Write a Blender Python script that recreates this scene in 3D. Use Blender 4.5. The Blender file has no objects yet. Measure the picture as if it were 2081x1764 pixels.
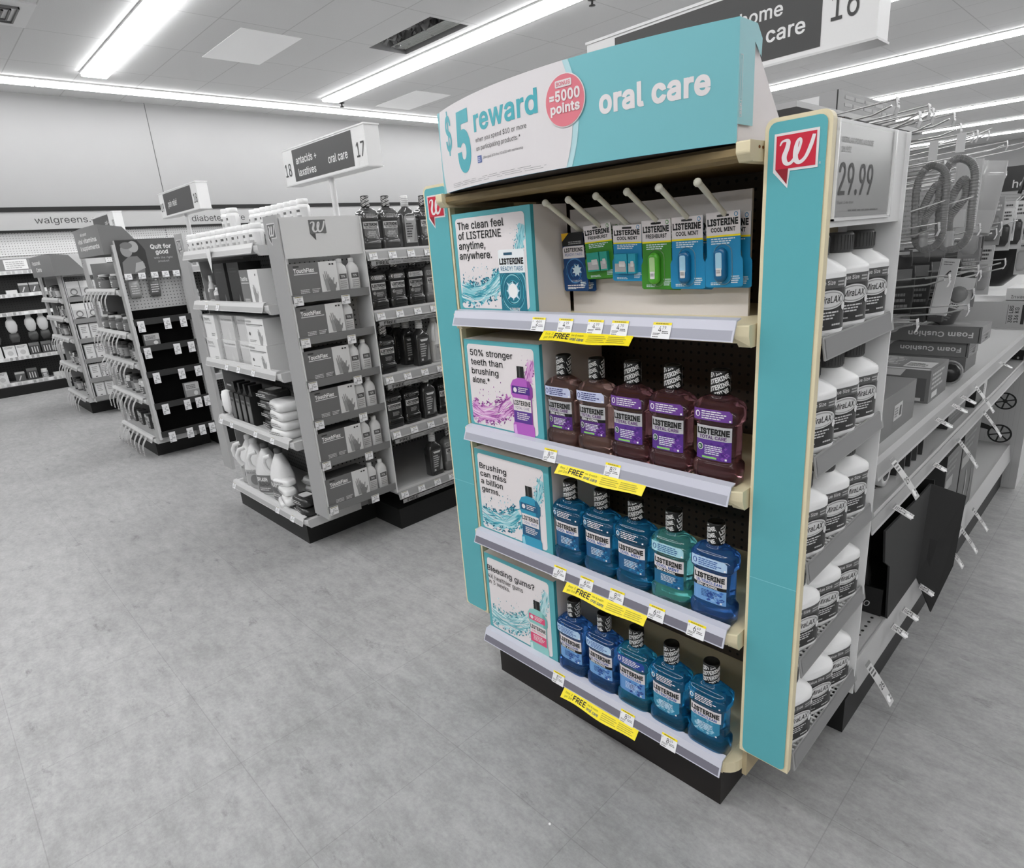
import bpy, bmesh, math, random
from mathutils import Vector, Matrix
import mathutils.geometry as geometry

# ------------------------------------------------------------------ camera, world, exposure
SC = bpy.context.scene
COL = SC.collection
SC.view_settings.view_transform = 'Standard'
SC.view_settings.look = 'None'
SC.view_settings.exposure = 0.0
SC.view_settings.gamma = 1.0
SC.view_settings.use_curve_mapping = False

FPX = 1262.977                      # focal length in pixels of the 2081 px wide frame
YAW, PITCH, ROLL = -0.8183001, 0.2962839, 0.0763729
EYE = 1.5
LAMP = 16.5                         # radiance of the fluorescent strips


def make_camera():
    ca, sa = math.cos(YAW), math.sin(YAW)
    cb, sb = math.cos(PITCH), math.sin(PITCH)
    cc, sc_ = math.cos(ROLL), math.sin(ROLL)
    fwd = Vector((sa * cb, ca * cb, -sb))
    right = Vector((ca, -sa, 0))
    down = fwd.cross(right)
    r = cc * right + sc_ * down
    d = -sc_ * right + cc * down
    m = Matrix.Identity(4)
    for i in range(3):
        m[i][0] = r[i]; m[i][1] = -d[i]; m[i][2] = -fwd[i]
    m[2][3] = EYE
    cd = bpy.data.cameras.new('camera')
    cd.sensor_width = 36.0
    cd.lens = 36.0 * FPX / 2081.0
    cd.clip_start = 0.05; cd.clip_end = 200
    co = bpy.data.objects.new('camera', cd)
    co.matrix_world = m
    COL.objects.link(co)
    SC.camera = co


make_camera()
W = bpy.data.worlds.new('world'); SC.world = W; W.use_nodes = True
W.node_tree.nodes['Background'].inputs[0].default_value = (0.5, 0.5, 0.5, 1)
W.node_tree.nodes['Background'].inputs[1].default_value = 0.6

# ------------------------------------------------------------------ materials


def lin(h):
    if isinstance(h, (int, float)):
        h = (h, h, h)
    elif isinstance(h, str):
        h = h.lstrip('#'); h = tuple(int(h[i:i + 2], 16) for i in (0, 2, 4))
    out = []
    for c in h:
        c = c / 255.0
        out.append(c / 12.92 if c <= 0.04045 else ((c + 0.055) / 1.055) ** 2.4)
    return (out[0], out[1], out[2], 1.0)


MATS = {}


def mat(col, rough=0.5, metal=0.0, trans=0.0, emit=0.0, noise=0.0, nscale=30.0, coat=0.0, spec=0.5, name=None, alpha=1.0, ior=1.45):
    key = (str(col), rough, metal, trans, emit, noise, nscale, coat, spec, alpha, ior)
    if key in MATS:
        return MATS[key]
    m = bpy.data.materials.new(name or ('paint_%d' % len(MATS)))
    m.use_nodes = True
    nt = m.node_tree
    b = nt.nodes['Principled BSDF']
    c = lin(col)
    b.inputs['Base Color'].default_value = c
    b.inputs['Roughness'].default_value = rough
    b.inputs['Metallic'].default_value = metal
    b.inputs['Transmission Weight'].default_value = trans
    b.inputs['Coat Weight'].default_value = coat
    b.inputs['Specular IOR Level'].default_value = spec
    b.inputs['IOR'].default_value = ior
    b.inputs['Alpha'].default_value = alpha
    if emit:
        b.inputs['Emission Color'].default_value = c
        b.inputs['Emission Strength'].default_value = emit
    if noise:
        tc = nt.nodes.new('ShaderNodeTexCoord')
        no = nt.nodes.new('ShaderNodeTexNoise')
        no.inputs['Scale'].default_value = nscale
        no.inputs['Detail'].default_value = 5
        mx = nt.nodes.new('ShaderNodeMix'); mx.data_type = 'RGBA'
        mx.inputs[6].default_value = tuple(min(1, v * (1 - noise)) for v in c[:3]) + (1,)
        mx.inputs[7].default_value = tuple(min(1, v * (1 + noise)) for v in c[:3]) + (1,)
        nt.links.new(tc.outputs['Object'], no.inputs['Vector'])
        nt.links.new(no.outputs['Fac'], mx.inputs[0])
        nt.links.new(mx.outputs[2], b.inputs['Base Color'])
    MATS[key] = m
    return m


def pegboard(col, hole, axes=(0, 2), pitch=0.0254, rad=0.16, rough=0.6):
    key = ('peg', str(col), str(hole), axes, pitch, rad)
    if key in MATS:
        return MATS[key]
    m = bpy.data.materials.new('pegboard'); m.use_nodes = True
    nt = m.node_tree; N = nt.nodes; L = nt.links
    b = N['Principled BSDF']; b.inputs['Roughness'].default_value = rough
    tc = N.new('ShaderNodeTexCoord'); sp = N.new('ShaderNodeSeparateXYZ')
    L.new(tc.outputs['Object'], sp.inputs[0])
    sq = []
    for a in axes:
        d = N.new('ShaderNodeMath'); d.operation = 'DIVIDE'; d.inputs[1].default_value = pitch
        L.new(sp.outputs[a], d.inputs[0])
        fr = N.new('ShaderNodeMath'); fr.operation = 'FRACT'; L.new(d.outputs[0], fr.inputs[0])
        su = N.new('ShaderNodeMath'); su.operation = 'SUBTRACT'; su.inputs[1].default_value = 0.5; L.new(fr.outputs[0], su.inputs[0])
        pw = N.new('ShaderNodeMath'); pw.operation = 'POWER'; pw.inputs[1].default_value = 2; L.new(su.outputs[0], pw.inputs[0])
        sq.append(pw)
    ad = N.new('ShaderNodeMath'); ad.operation = 'ADD'
    L.new(sq[0].outputs[0], ad.inputs[0]); L.new(sq[1].outputs[0], ad.inputs[1])
    lt = N.new('ShaderNodeMath'); lt.operation = 'LESS_THAN'; lt.inputs[1].default_value = rad * rad
    L.new(ad.outputs[0], lt.inputs[0])
    mx = N.new('ShaderNodeMix'); mx.data_type = 'RGBA'
    mx.inputs[6].default_value = lin(col); mx.inputs[7].default_value = lin(hole)
    L.new(lt.outputs[0], mx.inputs[0]); L.new(mx.outputs[2], b.inputs['Base Color'])
    MATS[key] = m
    return m


def G(v, rough=0.5, **k):
    return mat(v, rough, **k)


def floor_mat():
    m = bpy.data.materials.new('vinyl_floor'); m.use_nodes = True
    nt = m.node_tree; N = nt.nodes; L = nt.links
    b = N['Principled BSDF']
    tc = N.new('ShaderNodeTexCoord')

    def noise(scale, detail, rough, stretch=None):
        n = N.new('ShaderNodeTexNoise'); n.inputs['Scale'].default_value = scale
        n.inputs['Detail'].default_value = detail; n.inputs['Roughness'].default_value = rough
        if stretch:
            mp = N.new('ShaderNodeMapping'); mp.inputs['Scale'].default_value = stretch
            mp.inputs['Rotation'].default_value = (0, 0, 0.25)
            L.new(tc.outputs['Object'], mp.inputs[0]); L.new(mp.outputs[0], n.inputs['Vector'])
        else:
            L.new(tc.outputs['Object'], n.inputs['Vector'])
        return n

    def ramp(src, p0, c0, p1, c1):
        r = N.new('ShaderNodeValToRGB')
        r.color_ramp.elements[0].position = p0; r.color_ramp.elements[0].color = (c0, c0, c0, 1)
        r.color_ramp.elements[1].position = p1; r.color_ramp.elements[1].color = (c1, c1, c1, 1)
        L.new(src, r.inputs[0]); return r

    def mul(a, c):
        mx = N.new('ShaderNodeMix'); mx.data_type = 'RGBA'; mx.blend_type = 'MULTIPLY'; mx.inputs[0].default_value = 1
        L.new(a, mx.inputs[6]); L.new(c, mx.inputs[7]); return mx.outputs[2]
    big = ramp(noise(2.2, 8, 0.62).outputs['Fac'], 0.3, 0.315, 0.72, 0.405)
    mid = ramp(noise(9.0, 9, 0.72, (1.0, 2.2, 1)).outputs['Fac'], 0.34, 0.80, 0.60, 1.06)
    dark = ramp(noise(5.0, 10, 0.75, (1.0, 2.4, 1)).outputs['Fac'], 0.31, 0.58, 0.41, 1.0)
    fine = ramp(noise(60.0, 6, 0.75).outputs['Fac'], 0.32, 0.86, 0.68, 1.08)
    br = N.new('ShaderNodeTexBrick')
    br.offset = 0.0
    br.inputs['Color1'].default_value = (1, 1, 1, 1); br.inputs['Color2'].default_value = (0.97, 0.97, 0.97, 1)
    br.inputs['Mortar'].default_value = (0.80, 0.80, 0.80, 1)
    br.inputs['Scale'].default_value = 1; br.inputs['Mortar Size'].default_value = 0.0016
    br.inputs['Mortar Smooth'].default_value = 0.3
    br.inputs['Brick Width'].default_value = 0.47; br.inputs['Row Height'].default_value = 0.498
    mp = N.new('ShaderNodeMapping'); mp.inputs['Location'].default_value = (0.39, 0.09, 0)
    L.new(tc.outputs['Object'], mp.inputs[0]); L.new(mp.outputs[0], br.inputs['Vector'])
    c = mul(mul(mul(mul(big.outputs[0], mid.outputs[0]), dark.outputs[0]), fine.outputs[0]), br.outputs['Color'])
    L.new(c, b.inputs['Base Color'])
    b.inputs['Roughness'].default_value = 0.42
    b.inputs['Specular IOR Level'].default_value = 0.35
    bp = N.new('ShaderNodeBump'); bp.inputs['Strength'].default_value = 0.05; bp.inputs['Distance'].default_value = 0.002
    L.new(mid.outputs[0], bp.inputs['Height']); L.new(bp.outputs[0], b.inputs['Normal'])
    return m


def ceiling_mat():
    m = bpy.data.materials.new('ceiling_tile'); m.use_nodes = True
    nt = m.node_tree; N = nt.nodes; L = nt.links
    b = N['Principled BSDF']; b.inputs['Roughness'].default_value = 0.9
    tc = N.new('ShaderNodeTexCoord')
    br = N.new('ShaderNodeTexBrick'); br.offset = 0.0
    br.inputs['Color1'].default_value = lin(214); br.inputs['Color2'].default_value = lin(211)
    br.inputs['Mortar'].default_value = lin(186)
    br.inputs['Scale'].default_value = 1; br.inputs['Mortar Size'].default_value = 0.006
    br.inputs['Brick Width'].default_value = 1.2; br.inputs['Row Height'].default_value = 0.735
    mp = N.new('ShaderNodeMapping'); mp.inputs['Location'].default_value = (-0.05, -0.14, 0)
    L.new(tc.outputs['Object'], mp.inputs[0]); L.new(mp.outputs[0], br.inputs['Vector'])
    no = N.new('ShaderNodeTexNoise'); no.inputs['Scale'].default_value = 90; no.inputs['Detail'].default_value = 4
    L.new(tc.outputs['Object'], no.inputs['Vector'])
    mx = N.new('ShaderNodeMix'); mx.data_type = 'RGBA'; mx.blend_type = 'MULTIPLY'; mx.inputs[0].default_value = 0.12
    L.new(br.outputs['Color'], mx.inputs[6]); L.new(no.outputs['Fac'], mx.inputs[7])
    L.new(mx.outputs[2], b.inputs['Base Color'])
    return m


# ------------------------------------------------------------------ mesh helpers
# letter outlines: character code -> (advance, closed contours of x, y pairs), in 1/600 em
GLYPHS = {
    65: (288, [[10, 0, 121, 305, 166, 305, 278, 0, 237, 0, 172, 181, 139, 287, 147, 287, 114, 181, 51, 0], [66, 85, 66, 119, 222, 119, 222, 85]]),
    66: (274, [[36, 0, 36, 305, 145, 305, 165, 304, 182, 300, 197, 294, 210, 286, 220, 277, 229, 265, 234, 252, 238, 239, 239, 224, 238, 212, 236, 201, 232, 192, 227, 184, 221, 177, 214, 172, 206, 167, 198, 163, 189, 160, 189, 157, 199, 156, 208, 152, 218, 147, 227, 140, 235, 132, 241, 122, 247, 110, 250, 97, 251, 82, 250, 67, 246, 53, 240, 40, 232, 29, 221, 19, 207, 11, 190, 5, 170, 1, 148, 0], [75, 34, 147, 34, 168, 36, 185, 40, 198, 48, 206, 58, 212, 69, 213, 82, 212, 92, 210, 101, 205, 110, 200, 118, 192, 125, 183, 131, 173, 135, 162, 138, 149, 138, 75, 138], [75, 171, 143, 171, 154, 172, 164, 174, 173, 178, 181, 183, 188, 189, 194, 196, 198, 204, 201, 213, 202, 223, 200, 236, 195, 247, 188, 257, 176, 265, 162, 269, 144, 271, 75, 271]]),
    67: (306, [[160, -4, 135, -2, 112, 4, 90, 15, 71, 29, 55, 48, 42, 69, 32, 94, 26, 122, 24, 152, 26, 183, 32, 211, 42, 236, 55, 258, 71, 276, 90, 290, 112, 301, 135, 307, 160, 309, 176, 309, 190, 306, 204, 303, 217, 297, 230, 291, 241, 283, 252, 273, 261, 263, 269, 251, 275, 238, 280, 224, 284, 209, 245, 209, 242, 219, 238, 228, 234, 237, 228, 244, 222, 251, 214, 257, 207, 262, 198, 266, 189, 269, 180, 272, 170, 273, 160, 273, 142, 272, 126, 267, 110, 259, 96, 248, 85, 235, 75, 218, 68, 199, 64, 177, 62, 152, 64, 128, 68, 106, 75, 87, 85, 70, 97, 57, 110, 46, 126, 38, 142, 33, 160, 32, 170, 32, 180, 34, 189, 36, 198, 39, 207, 43, 214, 48, 222, 54, 228, 61, 234, 69, 238, 77, 242, 86, 245, 96, 284, 96, 280, 81, 275, 67, 269, 54, 261, 43, 252, 32, 241, 23, 230, 15, 218, 8, 204, 3, 190, -1, 176, -3]]),
    68: (301, [[131, 0, 58, 0, 58, 34, 129, 34, 152, 36, 173, 41, 191, 48, 206, 59, 218, 73, 227, 89, 234, 108, 238, 130, 239, 153, 238, 177, 234, 198, 227, 216, 218, 233, 206, 246, 192, 257, 175, 265, 155, 269, 133, 271, 56, 271, 56, 305, 135, 305, 164, 303, 189, 297, 212, 287, 231, 273, 247, 256, 260, 235, 269, 210, 275, 183, 277, 153, 275, 123, 269, 96, 260, 71, 247, 50, 230, 32, 210, 18, 187, 8, 161, 2], [75, 305, 75, 0, 36, 0, 36, 305]]),
    69: (251, [[36, 0, 36, 305, 223, 305, 223, 271, 75, 271, 75, 171, 213, 171, 213, 137, 75, 137, 75, 34, 225, 34, 225, 0]]),
    70: (246, [[36, 0, 36, 305, 221, 305, 221, 271, 75, 271, 75, 167, 208, 167, 208, 133, 75, 133, 75, 0]]),
    71: (312, [[161, -4, 135, -2, 111, 4, 90, 15, 71, 30, 55, 48, 41, 69, 32, 94, 26, 122, 24, 152, 26, 183, 32, 211, 41, 236, 54, 258, 70, 276, 89, 290, 111, 301, 134, 307, 159, 309, 175, 309, 190, 306, 204, 302, 218, 297, 230, 290, 242, 282, 252, 272, 262, 261, 269, 250, 276, 237, 281, 224, 285, 209, 245, 209, 241, 219, 237, 228, 232, 236, 227, 243, 221, 250, 214, 256, 206, 261, 198, 266, 189, 269, 180, 272, 170, 273, 159, 273, 142, 272, 125, 267, 110, 259, 96, 249, 85, 235, 75, 218, 68, 199, 64, 177, 62, 152, 64, 128, 68, 106, 75, 87, 85, 70, 97, 57, 111, 46, 126, 38, 143, 33, 161, 32, 178, 33, 193, 37, 207, 43, 219, 51, 229, 61, 238, 74, 244, 88, 248, 104, 249, 121, 261, 119, 170, 119, 170, 153, 287, 153, 287, 120, 285, 96, 280, 74, 271, 54, 258, 37, 243, 23, 226, 11, 206, 3, 185, -2]]),
    72: (310, [[36, 0, 36, 305, 75, 305, 75, 173, 235, 173, 235, 305, 274, 305, 274, 0, 235, 0, 235, 139, 75, 139, 75, 0]]),
    73: (180, [[19, 0, 19, 34, 71, 34, 71, 271, 19, 271, 19, 305, 162, 305, 162, 271, 110, 271, 110, 34, 162, 34, 162, 0]]),
    74: (238, [[111, -4, 86, -1, 64, 6, 45, 20, 31, 38, 23, 60, 20, 87, 20, 104, 59, 104, 59, 87, 60, 70, 65, 56, 73, 45, 84, 36, 96, 32, 111, 30, 126, 32, 138, 36, 149, 45, 157, 56, 161, 70, 163, 87, 163, 305, 202, 305, 202, 87, 199, 60, 191, 38, 176, 20, 158, 6, 136, -1]]),
    75: (280, [[63, 87, 63, 130, 127, 206, 218, 305, 269, 305, 139, 166, 137, 166], [36, 0, 36, 305, 75, 305, 75, 201, 74, 135, 75, 116, 75, 0], [223, 0, 113, 155, 137, 186, 269, 0]]),
    76: (236, [[36, 0, 36, 305, 75, 305, 75, 34, 217, 34, 217, 0]]),
    77: (377, [[36, 0, 36, 305, 91, 305, 166, 112, 193, 29, 184, 29, 211, 112, 286, 305, 341, 305, 341, 0, 303, 0, 304, 274, 308, 274, 273, 175, 205, 0, 172, 0, 102, 175, 67, 274, 71, 274, 73, 0]]),
    78: (314, [[36, 0, 36, 305, 82, 305, 206, 110, 248, 33, 243, 32, 239, 305, 278, 305, 278, 0, 232, 0, 121, 174, 65, 271, 71, 272, 75, 175, 75, 0]]),
    79: (320, [[160, -4, 135, -2, 112, 4, 90, 15, 71, 29, 55, 48, 42, 69, 32, 94, 26, 122, 24, 152, 26, 183, 32, 211, 42, 236, 55, 258, 71, 276, 90, 290, 112, 301, 135, 307, 160, 309, 185, 307, 209, 301, 230, 290, 249, 276, 265, 258, 278, 236, 288, 211, 294, 183, 296, 152, 294, 122, 288, 94, 278, 69, 265, 48, 249, 29, 230, 15, 209, 4, 185, -2], [160, 32, 178, 33, 194, 38, 210, 46, 223, 56, 235, 70, 245, 86, 252, 106, 257, 128, 258, 152, 257, 177, 252, 199, 245, 219, 235, 235, 223, 249, 210, 260, 194, 267, 178, 272, 160, 273, 142, 272, 126, 267, 111, 260, 97, 249, 85, 235, 75, 219, 68, 199, 64, 177, 62, 152, 64, 128, 68, 106, 75, 87, 85, 70, 97, 56, 111, 46, 126, 38, 142, 33]]),
    80: (267, [[36, 0, 36, 305, 141, 305, 163, 304, 183, 300, 199, 292, 213, 283, 225, 271, 234, 258, 240, 243, 244, 226, 245, 209, 244, 191, 240, 175, 234, 159, 225, 146, 213, 134, 199, 124, 183, 117, 163, 113, 141, 111, 66, 111, 66, 145, 140, 145, 154, 146, 167, 149, 178, 154, 187, 160, 194, 167, 200, 176, 204, 186, 206, 197, 207, 209, 206, 220, 204, 231, 200, 241, 194, 250, 187, 257, 178, 263, 167, 268, 154, 270, 139, 271, 75, 271, 75, 0]]),
    81: (320, [[147, 95, 188, 95, 222, 51, 230, 39, 281, -29, 240, -29, 199, 27], [160, -4, 135, -2, 112, 4, 90, 15, 71, 29, 55, 48, 42, 69, 32, 94, 26, 122, 24, 152, 26, 183, 32, 211, 42, 236, 55, 258, 71, 276, 90, 290, 112, 301, 135, 307, 160, 309, 185, 307, 209, 301, 230, 290, 249, 276, 265, 258, 278, 236, 288, 211, 294, 183, 296, 152, 294, 122, 288, 94, 278, 69, 265, 48, 249, 29, 230, 15, 209, 4, 185, -2], [160, 32, 178, 33, 194, 38, 210, 46, 223, 56, 235, 70, 245, 86, 252, 106, 257, 128, 258, 152, 257, 177, 252, 199, 245, 219, 235, 235, 223, 249, 210, 260, 194, 267, 178, 272, 160, 273, 142, 272, 126, 267, 111, 260, 97, 249, 85, 235, 75, 219, 68, 199, 64, 177, 62, 152, 64, 128, 68, 106, 75, 87, 85, 70, 97, 56, 111, 46, 126, 38, 142, 33]]),
    82: (269, [[36, 0, 36, 305, 142, 305, 164, 304, 183, 300, 200, 293, 214, 284, 225, 273, 234, 260, 241, 245, 244, 229, 246, 211, 244, 194, 241, 178, 234, 163, 225, 150, 214, 139, 200, 130, 183, 124, 164, 120, 142, 119, 58, 119, 58, 153, 140, 153, 155, 154, 168, 156, 179, 160, 188, 165, 195, 172, 200, 180, 204, 190, 206, 200, 207, 211, 206, 223, 204, 233, 200, 243, 195, 251, 188, 258, 179, 264, 168, 268, 155, 270, 140, 271, 75, 271, 75, 0], [212, 0, 138, 137, 182, 137, 257, 0]]),
    83: (268, [[134, -5, 113, -4, 94, -1, 77, 6, 61, 14, 49, 24, 38, 36, 30, 50, 25, 65, 23, 82, 63, 82, 65, 71, 68, 61, 74, 53, 81, 46, 90, 40, 100, 35, 111, 32, 122, 30, 134, 29, 148, 30, 160, 32, 172, 36, 182, 41, 190, 48, 198, 55, 203, 64, 206, 73, 207, 84, 206, 93, 204, 101, 199, 107, 193, 113, 186, 118, 178, 123, 168, 127, 158, 130, 110, 144, 87, 152, 67, 162, 52, 174, 40, 188, 33, 204, 31, 223, 33, 240, 37, 255, 45, 269, 55, 281, 68, 291, 83, 299, 99, 305, 117, 308, 136, 309, 156, 308, 173, 305, 190, 299, 204, 291, 216, 281, 226, 269, 234, 256, 239, 242, 240, 227, 202, 227, 199, 241, 192, 253, 181, 262, 168, 269, 152, 274, 135, 275, 122, 274, 111, 272, 100, 269, 91, 264, 83, 258, 77, 251, 73, 243, 70, 235, 69, 225, 70, 216, 73, 207, 79, 200, 85, 194, 93, 189, 102, 185, 127, 176, 187, 158, 197, 154, 206, 149, 215, 143, 223, 136, 231, 128, 237, 119, 241, 108, 244, 96, 245, 83, 244, 67, 239, 52, 232, 38, 222, 26, 209, 15, 194, 6, 176, 0, 156, -4]]),
    84: (269, [[19, 271, 19, 305, 250, 305, 250, 271, 154, 271, 154, 0, 116, 0, 116, 271]]),
    85: (310, [[155, -5, 132, -3, 111, 1, 92, 9, 76, 20, 62, 33, 51, 48, 43, 65, 38, 84, 36, 104, 36, 305, 75, 305, 75, 107, 76, 93, 79, 80, 84, 68, 92, 57, 101, 48, 112, 41, 125, 35, 139, 32, 155, 31, 171, 32, 186, 35, 198, 41, 209, 48, 219, 57, 226, 68, 231, 80, 235, 93, 236, 107, 236, 305, 274, 305, 274, 104, 273, 84, 268, 65, 260, 48, 248, 33, 235, 20, 218, 9, 199, 1, 178, -3]]),
    86: (288, [[122, 0, 10, 305, 51, 305, 115, 124, 149, 18, 141, 18, 174, 124, 237, 305, 278, 305, 167, 0]]),
    87: (412, [[93, 0, 10, 305, 49, 305, 98, 118, 118, 24, 113, 24, 134, 118, 184, 305, 228, 305, 277, 118, 298, 24, 293, 24, 314, 118, 362, 305, 402, 305, 318, 0, 273, 0, 221, 194, 202, 285, 210, 285, 191, 194, 138, 0]]),
    88: (285, [[11, 0, 130, 171, 130, 142, 18, 305, 62, 305, 146, 175, 139, 175, 179, 240, 224, 305, 268, 305, 155, 143, 155, 172, 273, 0, 229, 0, 175, 78, 138, 139, 147, 139, 109, 78, 55, 0]]),
    89: (283, [[122, 0, 122, 125, 10, 305, 55, 305, 115, 207, 139, 164, 144, 152, 150, 138, 134, 138, 140, 152, 145, 165, 168, 207, 229, 305, 273, 305, 161, 125, 161, 0]]),
    90: (263, [[25, 0, 25, 28, 164, 231, 204, 285, 209, 273, 24, 271, 24, 305, 238, 305, 238, 277, 101, 77, 58, 20, 54, 33, 240, 34, 240, 0]]),
    97: (234, [[96, -5, 82, -4, 69, -2, 57, 3, 46, 9, 36, 17, 29, 27, 23, 38, 19, 51, 18, 65, 19, 77, 22, 88, 26, 97, 32, 104, 38, 111, 47, 116, 55, 120, 65, 124, 75, 126, 159, 141, 163, 144, 165, 148, 165, 163, 163, 171, 160, 178, 156, 184, 150, 189, 144, 193, 136, 196, 127, 198, 117, 198, 107, 198, 98, 196, 90, 193, 82, 190, 76, 185, 71, 180, 60, 164, 25, 175, 31, 188, 38, 199, 47, 208, 57, 215, 68, 221, 80, 225, 92, 228, 104, 230, 116, 231, 125, 230, 134, 229, 143, 228, 153, 225, 162, 221, 171, 216, 180, 210, 187, 202, 193, 192, 198, 181, 201, 167, 202, 151, 202, 0, 166, 0, 166, 31, 163, 31, 151, 15, 145, 9, 138, 5, 129, 1, 119, -3, 108, -4], [102, 27, 115, 28, 127, 31, 137, 35, 145, 41, 152, 48, 158, 56, 162, 65, 165, 73, 165, 83, 165, 114, 81, 95, 73, 92, 67, 88, 62, 84, 58, 78, 56, 71, 55, 63, 56, 56, 58, 49, 61, 43, 66, 38, 71, 34, 78, 31, 85, 29, 93, 28]]),
    98: (255, [[138, -5, 125, -4, 113, -2, 103, 2, 95, 7, 88, 13, 83, 19, 71, 35, 67, 35, 67, 0, 32, 0, 32, 305, 68, 305, 68, 192, 71, 192, 82, 207, 88, 213, 95, 219, 103, 224, 113, 228, 124, 230, 137, 231, 156, 229, 172, 224, 188, 216, 201, 205, 213, 192, 222, 176, 229, 157, 233, 136, 234, 113, 233, 90, 229, 69, 222, 51, 213, 34, 201, 21, 188, 10, 173, 2, 156, -3], [132, 28, 145, 29, 157, 33, 168, 39, 177, 48, 184, 58, 189, 70, 194, 83, 196, 98, 197, 114, 196, 129, 194, 143, 190, 157, 184, 169, 177, 179, 168, 187, 157, 193, 146, 197, 132, 198, 119, 197, 107, 193, 97, 187, 88, 179, 81, 169, 75, 158, 71, 144, 68, 130, 68, 114, 68, 97, 71, 83, 75, 69, 81, 57, 88, 47, 97, 39, 107, 33, 119, 29]]),
    99: (237, [[124, -5, 105, -3, 86, 2, 70, 10, 56, 21, 43, 35, 34, 51, 26, 70, 22, 90, 20, 112, 22, 135, 26, 156, 34, 175, 43, 191, 56, 205, 70, 216, 86, 224, 105, 229, 124, 231, 135, 230, 146, 229, 156, 226, 166, 223, 175, 219, 183, 214, 191, 208, 198, 201, 204, 193, 209, 185, 214, 176, 217, 166, 182, 157, 124, 198, 110, 197, 98, 193, 87, 186, 78, 177, 71, 167, 65, 155, 61, 142, 59, 127, 58, 112, 59, 98, 61, 84, 65, 70, 71, 58, 78, 48, 87, 40, 98, 33, 110, 29, 124, 28, 183, 70, 218, 61, 214, 51, 210, 42, 205, 34, 199, 26, 192, 19, 184, 13, 175, 7, 166, 3, 156, 0, 146, -3, 135, -4]]),
    100: (255, [[117, -5, 99, -3, 82, 2, 67, 10, 53, 21, 42, 34, 33, 51, 26, 69, 22, 90, 20, 113, 22, 136, 26, 157, 33, 176, 42, 192, 54, 205, 67, 216, 82, 224, 99, 229, 117, 231, 131, 230, 142, 228, 152, 224, 160, 219, 167, 213, 172, 207, 184, 192, 186, 192, 186, 305, 223, 305, 223, 0, 188, 0, 188, 35, 184, 35, 172, 19, 166, 13, 160, 7, 151, 2, 142, -2, 130, -4], [123, 28, 136, 29, 148, 33, 158, 39, 167, 47, 174, 57, 180, 69, 184, 83, 186, 97, 187, 114, 186, 130, 184, 144, 180, 158, 174, 169, 167, 179, 158, 187, 148, 193, 136, 197, 123, 198, 109, 197, 97, 193, 87, 187, 78, 179, 71, 169, 65, 157, 61, 143, 59, 129, 58, 114, 59, 98, 61, 83, 65, 70, 71, 58, 78, 48, 87, 39, 97, 33, 109, 29]]),
    101: (242, [[127, -5, 106, -3, 87, 2, 70, 10, 55, 21, 43, 35, 33, 51, 26, 69, 22, 90, 20, 112, 22, 134, 26, 155, 33, 174, 43, 190, 55, 204, 69, 216, 85, 224, 103, 229, 123, 231, 135, 230, 148, 228, 159, 224, 171, 219, 182, 213, 192, 205, 200, 195, 208, 183, 214, 169, 219, 154, 222, 136, 223, 116, 223, 102, 45, 102, 45, 133, 203, 133, 186, 121, 185, 136, 183, 149, 179, 161, 173, 172, 166, 181, 158, 188, 148, 194, 136, 197, 123, 198, 110, 197, 98, 194, 88, 188, 79, 181, 71, 172, 65, 162, 61, 151, 58, 139, 58, 127, 58, 107, 59, 91, 61, 76, 66, 64, 73, 53, 81, 44, 91, 37, 102, 32, 114, 29, 127, 28, 136, 28, 145, 29, 152, 32, 159, 35, 166, 39, 171, 44, 176, 49, 180, 56, 183, 63, 219, 54, 215, 43, 209, 33, 201, 24, 192, 15, 181, 8, 170, 3, 156, -2, 142, -4]]),
    102: (152, [[137, 228, 137, 196, 4, 196, 4, 228], [48, 0, 48, 259, 49, 271, 52, 282, 57, 291, 64, 300, 72, 306, 81, 311, 91, 315, 102, 317, 112, 318, 146, 313, 136, 281, 117, 284, 107, 283, 99, 281, 93, 276, 88, 269, 86, 261, 85, 251, 85, 0]]),
    103: (255, [[124, -90, 108, -90, 93, -87, 80, -84, 69, -79, 58, -73, 49, -66, 42, -58, 35, -50, 30, -42, 61, -24, 78, -45, 85, -49, 93, -53, 102, -56, 112, -58, 124, -58, 141, -57, 157, -52, 169, -45, 179, -35, 185, -21, 187, -3, 187, 41, 184, 41, 172, 25, 166, 19, 159, 14, 151, 9, 142, 6, 130, 4, 117, 3, 99, 4, 83, 9, 68, 16, 54, 26, 43, 39, 33, 54, 26, 72, 22, 92, 20, 115, 22, 137, 26, 158, 33, 176, 42, 192, 54, 205, 67, 216, 83, 224, 99, 229, 118, 231, 131, 230, 142, 228, 152, 224, 160, 219, 167, 213, 173, 208, 185, 191, 188, 191, 188, 228, 223, 228, 223, -5, 222, -24, 218, -40, 210, -54, 200, -65, 188, -75, 174, -82, 159, -86, 142, -89], [123, 35, 136, 37, 148, 40, 158, 45, 167, 52, 174, 62, 180, 73, 184, 85, 187, 100, 187, 116, 187, 131, 184, 145, 180, 158, 174, 170, 167, 179, 158, 187, 148, 193, 136, 197, 123, 198, 109, 197, 98, 193, 87, 187, 78, 179, 71, 169, 65, 157, 61, 145, 59, 131, 58, 116, 59, 100, 61, 86, 65, 74, 71, 62, 78, 53, 87, 45, 98, 40, 110, 37]]),
    104: (246, [[68, 136, 68, 0, 32, 0, 32, 305, 68, 305, 68, 172, 61, 172, 69, 191, 79, 206, 91, 217, 105, 225, 120, 229, 136, 231, 151, 230, 165, 226, 177, 221, 188, 214, 197, 204, 204, 192, 210, 179, 213, 163, 214, 144, 214, 0, 178, 0, 178, 141, 176, 158, 171, 171, 164, 183, 153, 191, 141, 196, 126, 197, 115, 197, 106, 194, 96, 190, 88, 185, 81, 178, 76, 170, 72, 160, 69, 149]]),
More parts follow.
